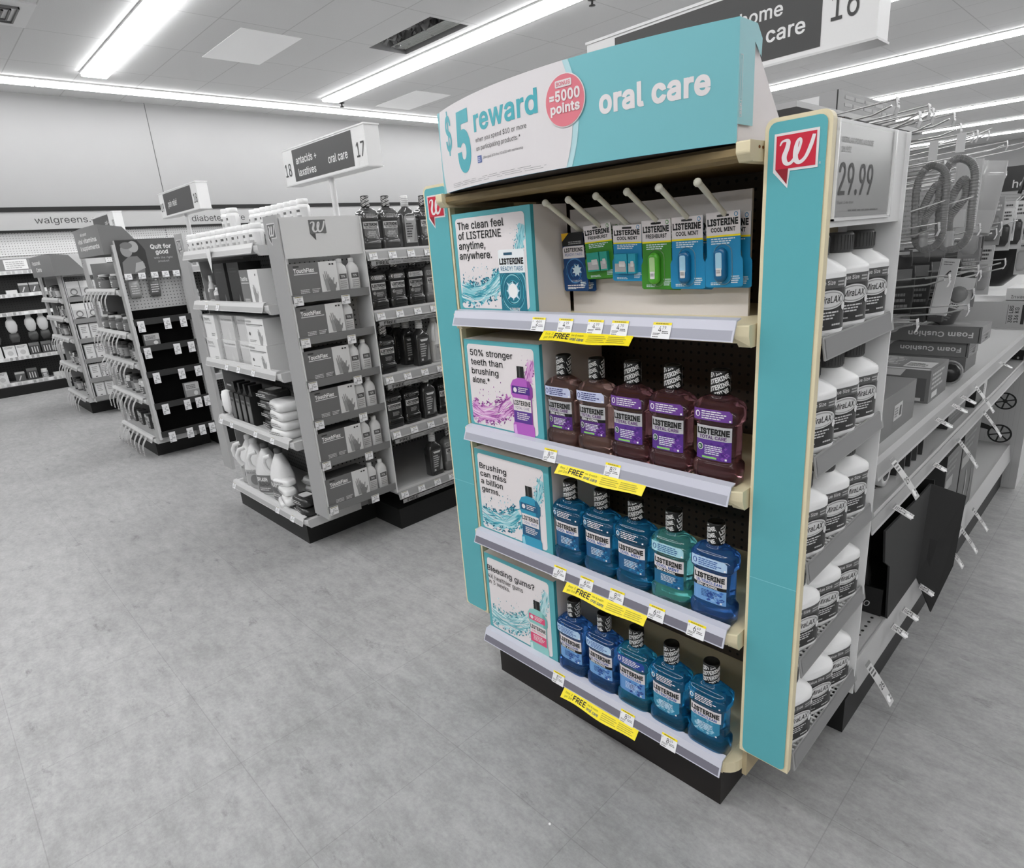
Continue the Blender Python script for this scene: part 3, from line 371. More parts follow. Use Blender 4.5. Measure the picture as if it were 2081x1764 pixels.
class MB:
    def __init__(s):
        s.v = []; s.f = []; s.m = []; s.sm = []; s.mats = []

    def mi(s, m):
        if m not in s.mats:
            s.mats.append(m)
        return s.mats.index(m)

    def add(s, verts, faces, m, smooth=False):
        o = len(s.v); i = s.mi(m)
        s.v.extend([tuple(p) for p in verts])
        for f in faces:
            s.f.append(tuple(o + k for k in f)); s.m.append(i); s.sm.append(smooth)
        return s

    def box(s, x0, y0, z0, x1, y1, z1, m, top=None, front=None, right=None):
        v = [(x0, y0, z0), (x1, y0, z0), (x1, y1, z0), (x0, y1, z0), (x0, y0, z1), (x1, y0, z1), (x1, y1, z1), (x0, y1, z1)]
        s.add(v, [(3, 2, 1, 0), (2, 3, 7, 6), (3, 0, 4, 7)], m)
        s.add(v, [(4, 5, 6, 7)], top or m)
        s.add(v, [(0, 1, 5, 4)], front or m)
        s.add(v, [(1, 2, 6, 5)], right or m)
        return s

    def quad(s, a, b, c, d, m):
        return s.add([a, b, c, d], [(0, 1, 2, 3)], m)

    def prism(s, poly, fn, d0, d1, m, capm=None):
        """poly: 2D points; fn(p, d) -> 3D"""
        n = len(poly)
        v = [fn(p, d0) for p in poly] + [fn(p, d1) for p in poly]
        s.add(v, [(i, (i + 1) % n, n + (i + 1) % n, n + i) for i in range(n)], m)
        s.add(v, [tuple(range(n))[::-1], tuple(range(n, 2 * n))], capm or m)
        return s

    def tube(s, pts, r, m, n=8, cap=True, smooth=True):
        pts = [Vector(p) for p in pts]
        rs = r if isinstance(r, (list, tuple)) else [r] * len(pts)
        vs = []
        ref = None
        for i, p in enumerate(pts):
            t = (pts[min(i + 1, len(pts) - 1)] - pts[max(i - 1, 0)]).normalized()
            if ref is None:
                ref = Vector((0, 0, 1)) if abs(t.z) < 0.9 else Vector((1, 0, 0))
            a = t.cross(ref)
            if a.length < 1e-4:
                a = t.orthogonal()
            a.normalize(); b = a.cross(t).normalized(); ref = b
            for k in range(n):
                an = 2 * math.pi * k / n
                vs.append(p + (a * math.cos(an) + b * math.sin(an)) * rs[i])
        fs = []
        for i in range(len(pts) - 1):
            for k in range(n):
                k2 = (k + 1) % n
                fs.append((i * n + k, i * n + k2, (i + 1) * n + k2, (i + 1) * n + k))
        s.add(vs, fs, m, smooth)
        if cap:
            s.add(vs[:n], [tuple(range(n))], m); s.add(vs[-n:], [tuple(range(n))[::-1]], m)
        return s

    def loft(s, rings, m, cap=True, smooth=True):
        n = len(rings[0]); vs = [p for r in rings for p in r]; fs = []
        for i in range(len(rings) - 1):
            for k in range(n):
                k2 = (k + 1) % n
                fs.append((i * n + k, i * n + k2, (i + 1) * n + k2, (i + 1) * n + k))
        if cap:
            fs.append(tuple(range(n))[::-1]); fs.append(tuple((len(rings) - 1) * n + k for k in range(n)))
        return s.add(vs, fs, m, smooth)

    def lathe(s, prof, m, n=24, c=(0, 0, 0), smooth=True, cap=True):
        rings = [[(c[0] + r * math.cos(2 * math.pi * k / n), c[1] + r * math.sin(2 * math.pi * k / n), c[2] + z) for k in range(n)] for r, z in prof]
        return s.loft(rings, m, cap, smooth)

    def poly(s, pts2, mp, m):
        return s.add([mp(*p) for p in pts2], [tuple(range(len(pts2)))], m)

    def patch(s, u0, v0, u1, v1, mp, m, nu=1, nv=1):
        vs = [mp(u0 + (u1 - u0) * i / nu, v0 + (v1 - v0) * j / nv) for j in range(nv + 1) for i in range(nu + 1)]
        fs = [(j * (nu + 1) + i, j * (nu + 1) + i + 1, (j + 1) * (nu + 1) + i + 1, (j + 1) * (nu + 1) + i) for j in range(nv) for i in range(nu)]
        return s.add(vs, fs, m)

    def rrect(s, u0, v0, u1, v1, r, mp, m, k=4, corners='1111'):
        pts = []
        for q, (cx, cy, a0) in enumerate(((u0 + r, v0 + r, 180), (u1 - r, v0 + r, 270), (u1 - r, v1 - r, 0), (u0 + r, v1 - r, 90))):
            if corners[q] == '1':
                for j in range(k + 1):
                    a = math.radians(a0 + 90 * j / k)
                    pts.append((cx + r * math.cos(a), cy + r * math.sin(a)))
            else:
                pts.append(((u0, v0), (u1, v0), (u1, v1), (u0, v1))[q])
        return s.poly(pts, mp, m)

    def disc(s, cu, cv, ru, rv, mp, m, n=24):
        return s.poly([(cu + ru * math.cos(2 * math.pi * k / n), cv + rv * math.sin(2 * math.pi * k / n)) for k in range(n)], mp, m)

    def text(s, t, u0, v0, h, mp, m, w=None, bold=0.0, res=2, align='l', shear=0.0, clip=None, rot=0.0):
        vv, ff = text_geo(t, bold, res)
        if not vv:
            return s
        xs = [p[0] for p in vv]; x0, x1 = min(xs), max(xs)
        sy = h / CAP
        sx = (w / (x1 - x0)) if w else sy
        off = -x0 * sx if align == 'l' else (-(x0 + x1) / 2 * sx if align == 'c' else -x1 * sx)
        cr, sr = math.cos(rot), math.sin(rot)
        pts = []
        for x, y in vv:
            a = x * sx + off + shear * y * sy; b = y * sy
            pts.append((u0 + a * cr - b * sr, v0 + a * sr + b * cr))
        if clip:
            ff = [f for f in ff if all(clip(*pts[i]) for i in f)]
        return s.add([mp(*p) for p in pts], ff, m)

    def lines(s, u0, v0, u1, v1, n, mp, m, seed=1, fill=0.5):
        """rows of tiny unreadable print, as broken bars"""
        rnd = random.Random(seed); step = (v1 - v0) / n
        for i in range(n):
            y = v1 - (i + 1) * step + step * 0.25
            x = u0; end = u1 - (u1 - u0) * rnd.random() * 0.3
            while x < end:
                wd = min((u1 - u0) * rnd.uniform(0.08, 0.2), end - x)
                s.patch(x, y, x + wd, y + step * fill, mp, m)
                x += wd + (u1 - u0) * 0.025
        return s

    def stroke(s, pts, ws, mp, m, sub=6, union=False):
        P = [Vector((p[0], p[1])) for p in pts]; n = len(P)
        out = []; wo = []
        for i in range(n - 1):
            p0, p1, p2, p3 = P[max(i - 1, 0)], P[i], P[i + 1], P[min(i + 2, n - 1)]
            for k in range(sub):
                t = k / sub
                out.append(0.5 * ((2 * p1) + (p2 - p0) * t + (2 * p0 - 5 * p1 + 4 * p2 - p3) * t * t + (3 * p1 - p0 - 3 * p2 + p3) * t ** 3))
                wo.append(ws[i] * (1 - t) + ws[i + 1] * t)
        out.append(P[-1]); wo.append(ws[-1])
        lo, hi = [], []
        for i, p in enumerate(out):
            t = (out[min(i + 1, len(out) - 1)] - out[max(i - 1, 0)]).normalized()
            nn = Vector((-t.y, t.x)) * wo[i] / 2
            hi.append(p + nn); lo.append(p - nn)
        if not union:
            vs = [mp(*q) for pr in zip(hi, lo) for q in pr]
            return s.add(vs, [(2 * i, 2 * i + 1, 2 * i + 3, 2 * i + 2) for i in range(len(out) - 1)], m)
        loops = []
        for i in range(len(out) - 1):
            l = [lo[i], lo[i + 1], hi[i + 1], hi[i]]
            if _area([(q.x, q.y) for q in l]) < 0:
                l.reverse()
            loops.append(l)
        return s.blend(loops, mp, m)

    def blend(s, loops, mp, m):
        fixed = []
        for l in loops:
            l = [(q[0], q[1]) for q in l]
            fixed.append(l if _area(l) > 0 else l[::-1])
        vv, ff = fill_loops(fixed)
        return s.add([mp(*q) for q in vv], [t if (vv[t[1]][0] - vv[t[0]][0]) * (vv[t[2]][1] - vv[t[0]][1]) - (vv[t[2]][0] - vv[t[0]][0]) * (vv[t[1]][1] - vv[t[0]][1]) > 0 else (t[0], t[2], t[1]) for t in ff], m)

    def oval(s, cu, cv, ru, rv, mp, m, n=18):
        """ellipse laid on a curved surface in narrow columns"""
        for i in range(n):
            a0, a1 = math.pi * i / n, math.pi * (i + 1) / n
            u0, u1 = cu - ru * math.cos(a0), cu - ru * math.cos(a1); h0, h1 = rv * math.sin(a0), rv * math.sin(a1)
            s.add([mp(u0, cv - h0), mp(u1, cv - h1), mp(u1, cv + h1), mp(u0, cv + h0)], [(0, 1, 2, 3)], m)
        return s

    def mesh(s, name):
        me = bpy.data.meshes.new(name)
        me.from_pydata(s.v, [], s.f)
        for m in s.mats:
            me.materials.append(m)
        me.polygons.foreach_set('material_index', s.m)
        me.polygons.foreach_set('use_smooth', s.sm)
        me.update()
        return me

    def build(s, name, parent=None, label=None):
        o = bpy.data.objects.new(name, s.mesh(name))
        COL.objects.link(o)
        if parent:
            o.parent = parent
        if label:
            o['label'] = label
        return o


def plane(o, u, v, off=0.0005):
    o = Vector(o); u = Vector(u).normalized(); v = Vector(v).normalized(); n = u.cross(v)
    return lambda a, b, o=o, u=u, v=v, n=n: o + u * a + v * b + n * off


def bevel(o, w=0.003, seg=2):
    md = o.modifiers.new('bevel', 'BEVEL'); md.width = w; md.segments = seg; md.limit_method = 'ANGLE'
    return o


def tag(o, label, cat, group=None, kind=None):
    if label: o['label'] = label
    if cat: o['category'] = cat
    if group: o['group'] = group
    if kind: o['kind'] = kind
    return o


def struct(o):
    o['kind'] = 'structure'; return o


def empty(name, loc, label, cat, group=None, rz=0.0):
    o = bpy.data.objects.new(name, None); COL.objects.link(o)
    o.empty_display_size = 0.05
    o.location = loc; o.rotation_euler = (0, 0, rz)
    return tag(o, label, cat, group)


KINDS = {}


def kind(key, name, cat, parts):
    """parts: [(part name, MB, label or None, [(sub name, MB)])]"""
    KINDS[key] = (name, cat, [(p[0], p[1].mesh(p[0]), p[2] if len(p) > 2 else None, [(q[0], q[1].mesh(q[0])) for q in (p[3] if len(p) > 3 else [])]) for p in parts])


def put(key, label, loc, rz=0.0, group=None, rot=None, scale=1.0):
    name, cat, parts = KINDS[key]
    if len(parts) == 1:
        r = bpy.data.objects.new(name, parts[0][1])
    else:
        r = bpy.data.objects.new(name, None); r.empty_display_size = 0.02
    COL.objects.link(r)
    r.location = loc; r.rotation_euler = rot or (0, 0, rz); r.scale = (scale,) * 3 if not isinstance(scale, tuple) else scale
    tag(r, label, cat, group)
    if len(parts) > 1:
        for pn, me, pl, subs in parts:
            c = bpy.data.objects.new(pn, me); COL.objects.link(c); c.parent = r
            if pl: c['label'] = pl
            for qn, qm in subs:
                d = bpy.data.objects.new(qn, qm); COL.objects.link(d); d.parent = c
    return r


ORD = ['leftmost', 'second from left', 'third from left', 'fourth from left', 'fifth from left', 'sixth from left', 'seventh from left',
       'eighth from left', 'ninth from left', 'tenth from left', 'eleventh from left', 'twelfth from left', 'thirteenth from left', 'fourteenth from left']
TOPDOWN = ['top', 'second', 'third', 'fourth', 'fifth', 'sixth', 'seventh']

# ------------------------------------------------------------------ palette
TEAL = mat('#5AACB4', 0.45, noise=0.02)
TEALH = mat('#76BAC2', 0.4)
TEALD = mat('#3F9AA6', 0.45)
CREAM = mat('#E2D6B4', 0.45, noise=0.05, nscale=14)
CREAM_SHADED = mat('#8E7A55', 0.5, noise=0.15, nscale=25)  # cream darkened to paint in the weaker light under the header
RUST = mat('#7A4A20', 0.8, noise=0.4, nscale=90)
PAPER = mat('#E4DEDF', 0.5)
WHITE = mat('#F0F0F0', 0.45)
BLACK = mat('#0C0C0C', 0.4)
INK = mat('#151515', 0.5)
RED = mat('#C8203A', 0.45)
REDD = mat('#8E1426', 0.45)
PINK = mat('#DE7B88', 0.5)
YELLOW = mat('#F6E21A', 0.35)
YPALE = mat('#EFE07A', 0.4)
KICK = mat('#171210', 0.45, noise=0.35, nscale=18)
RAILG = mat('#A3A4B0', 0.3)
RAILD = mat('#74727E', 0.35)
TAGW = mat('#EDEDEF', 0.4)

# ------------------------------------------------------------------ room: floor, walls, ceiling
XW, YB, XE, YN, HC = -11.1, 32.0, 13.0, -7.0, 3.9
fl = MB().quad((XW - 0.3, YN, 0), (XE, YN, 0), (XE, YB, 0), (XW - 0.3, YB, 0), floor_mat())
struct(fl.build('floor'))

WALLM = mat(160, 0.8, noise=0.02, nscale=3)
wl = MB()
wl.box(XW - 0.2, YN, 0, XW, YB, HC + 0.4, WALLM)
struct(wl.build('wall_left'))
struct(MB().box(XW - 0.2, YB, 0, XE + 0.2, YB + 0.2, HC + 0.4, WALLM).build('wall_back'))
struct(MB().box(XE, YN, 0, XE + 0.2, YB, HC + 0.4, WALLM).build('wall_right'))
struct(MB().box(XW - 0.2, YN - 0.2, 0, XE + 0.2, YN, HC + 0.4, WALLM).build('wall_front'))
# thin joint between two wall panels
struct(MB().box(XW, 3.40, 2.46, XW + 0.004, 3.406, HC, G(60)).build('trim_1'))
# the lettered band around the room, between two black reveals
bd = MB()
bd.box(XW, YN, 2.40, XW + 0.06, YB, 2.46, BLACK)
bd.box(XW, YN, 2.165, XW + 0.05, YB, 2.40, mat(172, 0.6))
bd.box(XW, YN, 2.135, XW + 0.06, YB, 2.165, BLACK)
mp = plane((XW + 0.05, 0, 0), (0, 1, 0), (0, 0, 1), 0.001)
bd.text('walgreens.com', 1.66, 2.245, 0.085, mp, G(45), w=0.93, res=3)
bd.text('diabetes care', 3.72, 2.215, 0.09, mp, G(45), w=0.85, res=3)
struct(bd.build('trim_2'))

CM = ceiling_mat()
vx0, vx1, vy0, vy1 = -7.25, -6.02, 4.9, 5.45
cl = MB()
for (a, b, c, d) in ((XW, YN, XE, vy0), (XW, vy1, XE, YB), (XW, vy0, vx0, vy1), (vx1, vy0, XE, vy1)):
    cl.quad((a, d, HC), (c, d, HC), (c, b, HC), (a, b, HC), CM)
cl.quad((XW, YB, HC + 0.4), (XE, YB, HC + 0.4), (XE, YN, HC + 0.4), (XW, YN, HC + 0.4), G(120))
for p, q in (((vx0, vy0), (vx1, vy0)), ((vx1, vy0), (vx1, vy1)), ((vx1, vy1), (vx0, vy1)), ((vx0, vy1), (vx0, vy0))):
    cl.quad((p[0], p[1], HC), (q[0], q[1], HC), (q[0], q[1], HC + 0.4), (p[0], p[1], HC + 0.4), G(150))
struct(cl.build('ceiling'))

STRIP = mat(255, 0.4, emit=LAMP, name='fluorescent_lens')
FRAME = G(225, 0.4)


def strip_light(label, x0, x1, y, w, n, along='x', group='ceiling light strips'):
    t = empty('strip_light', ((x0 + x1) / 2, y, HC) if along == 'x' else (y, (x0 + x1) / 2, HC), label, 'ceiling light', group)
    fr = MB(); ln = (x1 - x0); h = 0.05
    seg = ln / n

    def bx(mb, a0, b0, a1, b1, z0, z1, m):
        if along == 'x':
            mb.box(a0, b0, z0, a1, b1, z1, m)
        else:
            mb.box(b0, a0, z0, b1, a1, z1, m)
    bx(fr, -ln / 2, -w / 2 - 0.012, ln / 2, w / 2 + 0.012, -0.02, 0.0, FRAME)
    fr.build('frame', t)
    for i in range(n):
        a = -ln / 2 + i * seg
        le = MB(); bx(le, a + 0.01, -w / 2, a + seg - 0.01, w / 2, -h, -0.02, STRIP)
        le.build('lens', t)
    return t


ys = [2.48, 5.73, 8.98, 12.5, 16.1, 20.1, 24.2, 28.4]
for i, y in enumerate(ys):
    strip_light('long fluorescent light strip across the ceiling, ' + ('nearest the camera' if i == 0 else ORD[i].replace('from left', 'from the near end of the store')), -9.75, 11.85 if i else -1.35, y, 0.27, 12 if i else 7)
for i, y in enumerate((-0.77, -4.0)):
    strip_light('long fluorescent light strip on the ceiling behind the viewer, ' + ('first' if i == 0 else 'second') + ' one back', -9.75, 4.65 if i == 0 else 11.85, y, 0.27, 12)
strip_light('light strip running along the left wall at the ceiling edge', -6.9, 31.5, -10.35, 0.20, 26, 'y')

# translucent tiles, diffuser, open vent with loose foil, sprinklers
TILE = mat(250, 0.6)
for lab, x, y in (('pale translucent ceiling tile, the nearer one over the endcaps', -7.9, 3.71), ('pale translucent ceiling tile, the farther one left of the teal header', -9.3, 7.02)):
    o = MB().box(-0.59, -0.35, -0.004, 0.59, 0.35, 0.0, TILE).build('ceiling_tile')
    o.location = (x, y, HC); tag(o, lab, 'ceiling tile', 'pale tiles')
t = empty('air_diffuser', (-7.95, 1.27, HC), 'square louvred air diffuser in the ceiling, top left corner', 'air vent')
MB().box(-0.36, -0.34, -0.012, 0.36, 0.34, 0, G(215)).build('frame', t)
lv = MB()
for k in range(4):
    r = 0.06 + 0.055 * k
    for (x0, y0, x1, y1) in ((-r, -r, r, -r + 0.014), (-r, r - 0.014, r, r), (-r, -r, -r + 0.014, r), (r - 0.014, -r, r, r)):
        lv.box(x0, y0, -0.03, x1, y1, -0.012, G(110))
lv.build('louvre', t)
rnd = random.Random(5)
fo = MB(); nx, ny = 26, 14
vs = []
for j in range(ny + 1):
    for i in range(nx + 1):
        vs.append((vx0 + 0.03 + (vx1 - vx0 - 0.06) * i / nx, vy0 + 0.03 + (vy1 - vy0 - 0.06) * j / ny, HC + 0.12 + rnd.uniform(-0.07, 0.1) - 0.05 * math.sin(i * 0.5)))
fo.add(vs, [(j * (nx + 1) + i, j * (nx + 1) + i + 1, (j + 1) * (nx + 1) + i + 1, (j + 1) * (nx + 1) + i) for j in range(ny) for i in range(nx)], mat(120, 0.3, metal=0.7, noise=0.5, nscale=12))
o = fo.build('insulation_foil'); tag(o, 'crumpled foil insulation showing through the open ceiling hole', 'insulation')
o = MB()
for k in range(9):
    o.tube([(vx0 + 0.05, vy0 + 0.3 + k * 0.025, HC + 0.04), (vx1 - 0.05, vy0 + 0.3 + k * 0.025, HC + 0.04)], 0.006, G(200), 5)
tag(o.build('vent_louvre'), 'row of pale slats across the open ceiling hole', 'vent')
for lab, x, y in (('black sprinkler head on the ceiling above the teal header', -4.72, 6.05), ('black sprinkler head on the ceiling near the left wall', -9.9, 6.03)):
    sp = MB().lathe([(0.05, 0.0), (0.045, -0.012), (0.012, -0.018), (0.012, -0.05), (0.035, -0.06), (0.035, -0.066), (0.0, -0.068)], G(28, 0.4), 14)
    o = sp.build('sprinkler_head'); o.location = (x, y, HC); tag(o, lab, 'sprinkler')

# ------------------------------------------------------------------ shared drawing pieces
WPTS = [(0.10, 0.70), (0.16, 0.82), (0.30, 0.82), (0.29, 0.62), (0.22, 0.36), (0.27, 0.16), (0.40, 0.16), (0.54, 0.40), (0.62, 0.70), (0.60, 0.83), (0.53, 0.74),
        (0.50, 0.48), (0.52, 0.22), (0.62, 0.14), (0.76, 0.28), (0.88, 0.62), (0.94, 0.90)]
WWID = [0.03, 0.06, 0.10, 0.12, 0.13, 0.12, 0.09, 0.07, 0.07, 0.07, 0.08, 0.12, 0.13, 0.11, 0.09, 0.10, 0.08]


def wflag(mb, u0, v0, w, h, mp, mp2, red, redd, white, tail=0.42):
    """speech-flag with a script W; v0 is the bottom of the square"""
    e = 0.06 * w
    mb.blend([[(u0 - e, v0 - e), (u0 + w + e, v0 - e), (u0 + w + e, v0 + h + e), (u0 - e, v0 + h + e)],
              [(u0 - e, v0), (u0 - e, v0 - 0.08 * h), (u0 + 0.33 * w, v0 - tail * h - e * 1.6), (u0 + 0.38 * w, v0)]], mp, white)
    mb.poly([(u0, v0), (u0 + w, v0), (u0 + w, v0 + h), (u0, v0 + h)], mp2, red)
    mb.poly([(u0, v0), (u0 + 0.31 * w, v0 - tail * h), (u0 + 0.33 * w, v0)], mp2, redd)
    f = lambda a, b: mp2(u0 + a * w, v0 + b * h)
    g = lambda a, b: f(a, b) + (mp2(0, 0) - mp(0, 0)) * 0.8
    mb.stroke(WPTS, WWID, g, white, 5, True)


def splash(mb, path, width, mp, mp2, cols, seed, n=90):
    """printed water splash: many overlapping curved slivers"""
    rnd = random.Random(seed)
    P = [Vector(p) for p in path]

    def at(t):
        t = max(0, min(0.9999, t)) * (len(P) - 1); i = int(t)
        return P[i].lerp(P[i + 1], t - i), (P[i + 1] - P[i]).normalized()
    base = []
    K = 18
    for k in range(K + 1):
        p, d = at(k / K); nn = Vector((-d.y, d.x)); base.append(p + nn * width * (0.42 + 0.12 * math.sin(k * 1.9 + seed)))
    for k in range(K, -1, -1):
        p, d = at(k / K); nn = Vector((-d.y, d.x)); base.append(p - nn * width * (0.42 + 0.12 * math.sin(k * 2.3 + seed)))
    for k in range(K):
        mb.add([mp(*base[k]), mp(*base[k + 1]), mp(*base[2 * K + 1 - k - 1]), mp(*base[2 * K + 1 - k])], [(0, 1, 2, 3)], cols[6])
    for i in range(n):
        p, d = at(rnd.random()); nn = Vector((-d.y, d.x))
        edge = rnd.random() < 0.6
        o = p + nn * width * (rnd.choice((-1, 1)) * rnd.uniform(0.32, 0.6) if edge else rnd.uniform(-0.35, 0.35))
        a = math.atan2(d.y, d.x) + rnd.gauss(0, 0.6 if edge else 0.10)
        L = width * (rnd.uniform(0.06, 0.24) if edge else rnd.uniform(0.35, 1.25)); wv = width * (rnd.uniform(0.015, 0.055) if edge else rnd.uniform(0.008, 0.04))
        c, s_ = math.cos(a), math.sin(a); bend = rnd.uniform(-0.25, 0.25) * L * (1 if edge else 0.4)
        top, bot = [], []
        for k in range(6):
            t = k / 5; x = (t - 0.5) * L; b = bend * (1 - (2 * t - 1) ** 2); th = wv * math.sin(math.pi * t)
            top.append((o.x + x * c - (b + th) * s_, o.y + x * s_ + (b + th) * c)); bot.append((o.x + x * c - (b - th) * s_, o.y + x * s_ + (b - th) * c))
        col = rnd.choice(cols[2:5] if edge else (cols[1], cols[2], cols[2], cols[3], cols[5], PAPER))
        off = rnd.uniform(0.2, 1.0)
        mq = lambda u, v: mp(u, v).lerp(mp2(u, v), off)
        mb.add([mq(*q) for q in top + bot[::-1]], [tuple(range(12))], col)
    for i in range(n // 4):                                       # droplets
        p, d = at(rnd.random()); nn = Vector((-d.y, d.x)); o = p + nn * width * rnd.choice((-1, 1)) * rnd.uniform(0.55, 1.25)
        r = width * rnd.uniform(0.01, 0.035)
        mb.disc(o.x, o.y, r, r * 1.3, mp2, rnd.choice(cols[2:]), 7)


# ------------------------------------------------------------------ mouthwash bottles
SECS = [(0.0, .098, .058, 4), (.003, .108, .067, 4), (.030, .112, .072, 4), (.046, .111, .071, 4), (.051, .104, .066, 4), (.055, .098, .060, 4), (.062, .098, .060, 4), (.140, .098, .060, 4),
        (.144, .101, .063, 4), (.148, .110, .069, 4), (.152, .112, .071, 4), (.180, .112, .071, 4), (.180, .1119, .0709, 4), (.190, .104, .055, 4), (.197, .090, .043, 3.5), (.197, .0899, .0429, 3.5), (.206, .050, .036, 2.4), (.209, .036, .034, 2), (.214, .034, .034, 2)]


def supell(w, d, n, z, k=48):
    out = []
    for i in range(k):
        a = 2 * math.pi * (i + 0.5) / k
        c, s_ = math.cos(a), math.sin(a)
        out.append((w / 2 * math.copysign(abs(c) ** (2 / n), c), d / 2 * math.copysign(abs(s_) ** (2 / n), s_), z))
    return out


def bmap(w, d, n=4, e=0.0006):
    return lambda u, v: Vector((u, -(d / 2) * max(0.0, 1 - abs(2 * u / w) ** n) ** (1 / n) - e, v))


def capmesh(white=False, rz=0.0, h0=.209, h1=.265, r=.021):
    mb = MB()
    a, b = (mat('#E6E6E6', 0.35), mat('#2A2A2A', 0.4)) if white else (mat('#0B0B0B', 0.3), mat('#D8D8D8', 0.4))
    mb.lathe([(r * .93, h0), (r, h0 + .002), (r, h1 - .003), (r * .95, h1), (r * .8, h1), (r * .78, h1 - .002), (0.0005, h1 - .002)], a, 28)
    f = lambda u, v: Vector(((r + .0005) * math.sin(u / r + rz), -(r + .0005) * math.cos(u / r + rz), v))
    clip = lambda u, v: h0 + .003 < v < h1 - .003
    for k in range(-6, 7):
        z = h0 + .003 + k * 0.0165
        for j in range(-1, 2):
            zj = z + j * .0245
            mb.text('LISTERINE', j * .066 - .03, zj, .0098, f, b, w=.060, bold=0.04, rot=0.36, clip=clip)
            for q in range(2):
                u = j * .066 - .03 + q * .031; z2 = zj + q * .0117
                quad_ = [(u + .001, z2 + .0120), (u + .027, z2 + .0218), (u + .027, z2 + .0245), (u + .001, z2 + .0147)]
                if all(clip(*c_) for c_ in quad_):
                    mb.poly(quad_, f, b)
    return mb


def bottle(key, liquid, sub, subcol, plate=PAPER, zero=False, low='#2A4E9A', lowbar='#E8E8F0', toplab=None, topink=None, gray=False, whitecap=False, green=False, caprz=0.0, wrap=None, low2=None, ring=None):
    body = MB()
    body.loft([supell(w, d, n, z) for z, w, d, n in SECS], liquid)
    lab = MB()
    M, M2 = bmap(.098, .060), bmap(.098, .060, e=0.0012)
    T, T2 = bmap(.112, .071), bmap(.112, .071, e=0.0012)
    ink = topink or WHITE
    if toplab:
        pts = []
        lab.patch(-.047, .153, .040, .1795, T, toplab, 10, 1)
        lab.patch(.040, .153, .046, .172, T, toplab, 2, 1)
        lab.poly([(.040, .172), (.046, .172), (.040, .1795)], T, toplab)
    lab.disc(-.036, .167, .006, .0075, T2, ink, 14)
    lab.disc(-.0355, .167, .0035, .0055, bmap(.112, .071, e=0.0016), toplab or liquid, 12)
    lab.lines(-.026, .156, .034, .177, 4, T2, ink, seed=hash(key) % 99 if False else len(key), fill=.45)
    lab.patch(.040, .1545, .044, .1585, T2, WHITE)
    # main plate
    z0 = .1055
    lab.patch(-.043, z0, .043, .139, M, plate, 12, 1)
    lab.text('LISTERINE', -.0395, .1195, .0126, M2, INK, w=.079, bold=.046, res=3)
    lab.text(sub, -.034, .1085, .0075, M2, subcol, w=.067, bold=.022)
    zz = z0
    if zero:
        lab.patch(-.043, .0965, .043, z0, M, BLACK, 12, 1)
        lab.text('ZERO ALCOHOL', -.033, .0985, .0056, M2, WHITE, w=.056, bold=.03)
        zz = .0965
    lw = mat(low, 0.35)
    if wrap == 'bowl':
        pts = [(-.043, zz), (.043, zz), (.041, .075), (.033, .062), (0, .0575), (-.033, .062), (-.041, .075)]
        for k in range(8):
            u0 = -.041 + k * .0102; u1 = u0 + .0102
            f0 = .0575 + .018 * abs(u0 / .043) ** 4; f1 = .0575 + .018 * abs(u1 / .043) ** 4
            lab.add([M(u0, f0), M(u1, f1), M(u1, zz), M(u0, zz)], [(0, 1, 2, 3)], lw)
    else:
        lab.patch(-.043, .058, .043, zz, M, lw, 12, 1)
    if low2:
        rnd = random.Random(7)
        m2 = [mat(c, 0.35) for c in low2]
        for k in range(26):
            u = rnd.uniform(-.005, .04) if not wrap == 'bowl' else rnd.uniform(-.03, .03); z = rnd.uniform(.062, zz - .004); r = rnd.uniform(.003, .008)
            r = min(r, .0425 - abs(u), z - .0585, zz - z)
            if r > .001:
                lab.poly([(u - r, z), (u, z - r * .8), (u + r, z), (u, z + r * .8)], bmap(.098, .060, e=0.0008 + 0.0000125 * k), m2[k % len(m2)])
    lab.lines(-.020, .070, .026, zz - .012 if not zero else zz - .006, 5 if not zero else 5, M2, mat(lowbar, .4), seed=3, fill=.45)
    if ring:
        lab.disc(-.031, (zz + .062) / 2 + .004, .0075, .0085, M2, WHITE, 16)
        lab.disc(-.031, (zz + .062) / 2 + .004, .0062, .0072, bmap(.098, .060, e=.0016), mat(ring, .4), 16)
        lab.lines(-.0355, (zz + .062) / 2 + .001, -.0265, (zz + .062) / 2 + .007, 2, bmap(.098, .060, e=.002), WHITE, seed=2)
    if green:
        lab.patch(-.026, .0608, .010, .0655, M2, mat('#8CCB6E' if not gray else 150, .4), 4)
    lab.patch(.030, .061, .0345, .0655, M2, WHITE)
    kind(key, 'mouthwash_bottle', 'bottle', [('body', body), ('label_wrap', lab), ('cap', capmesh(whitecap, caprz))])


def liquid(c, tr=0.8, rough=0.06):
    return mat(c, rough, trans=tr, ior=1.36, name='mouthwash_liquid')


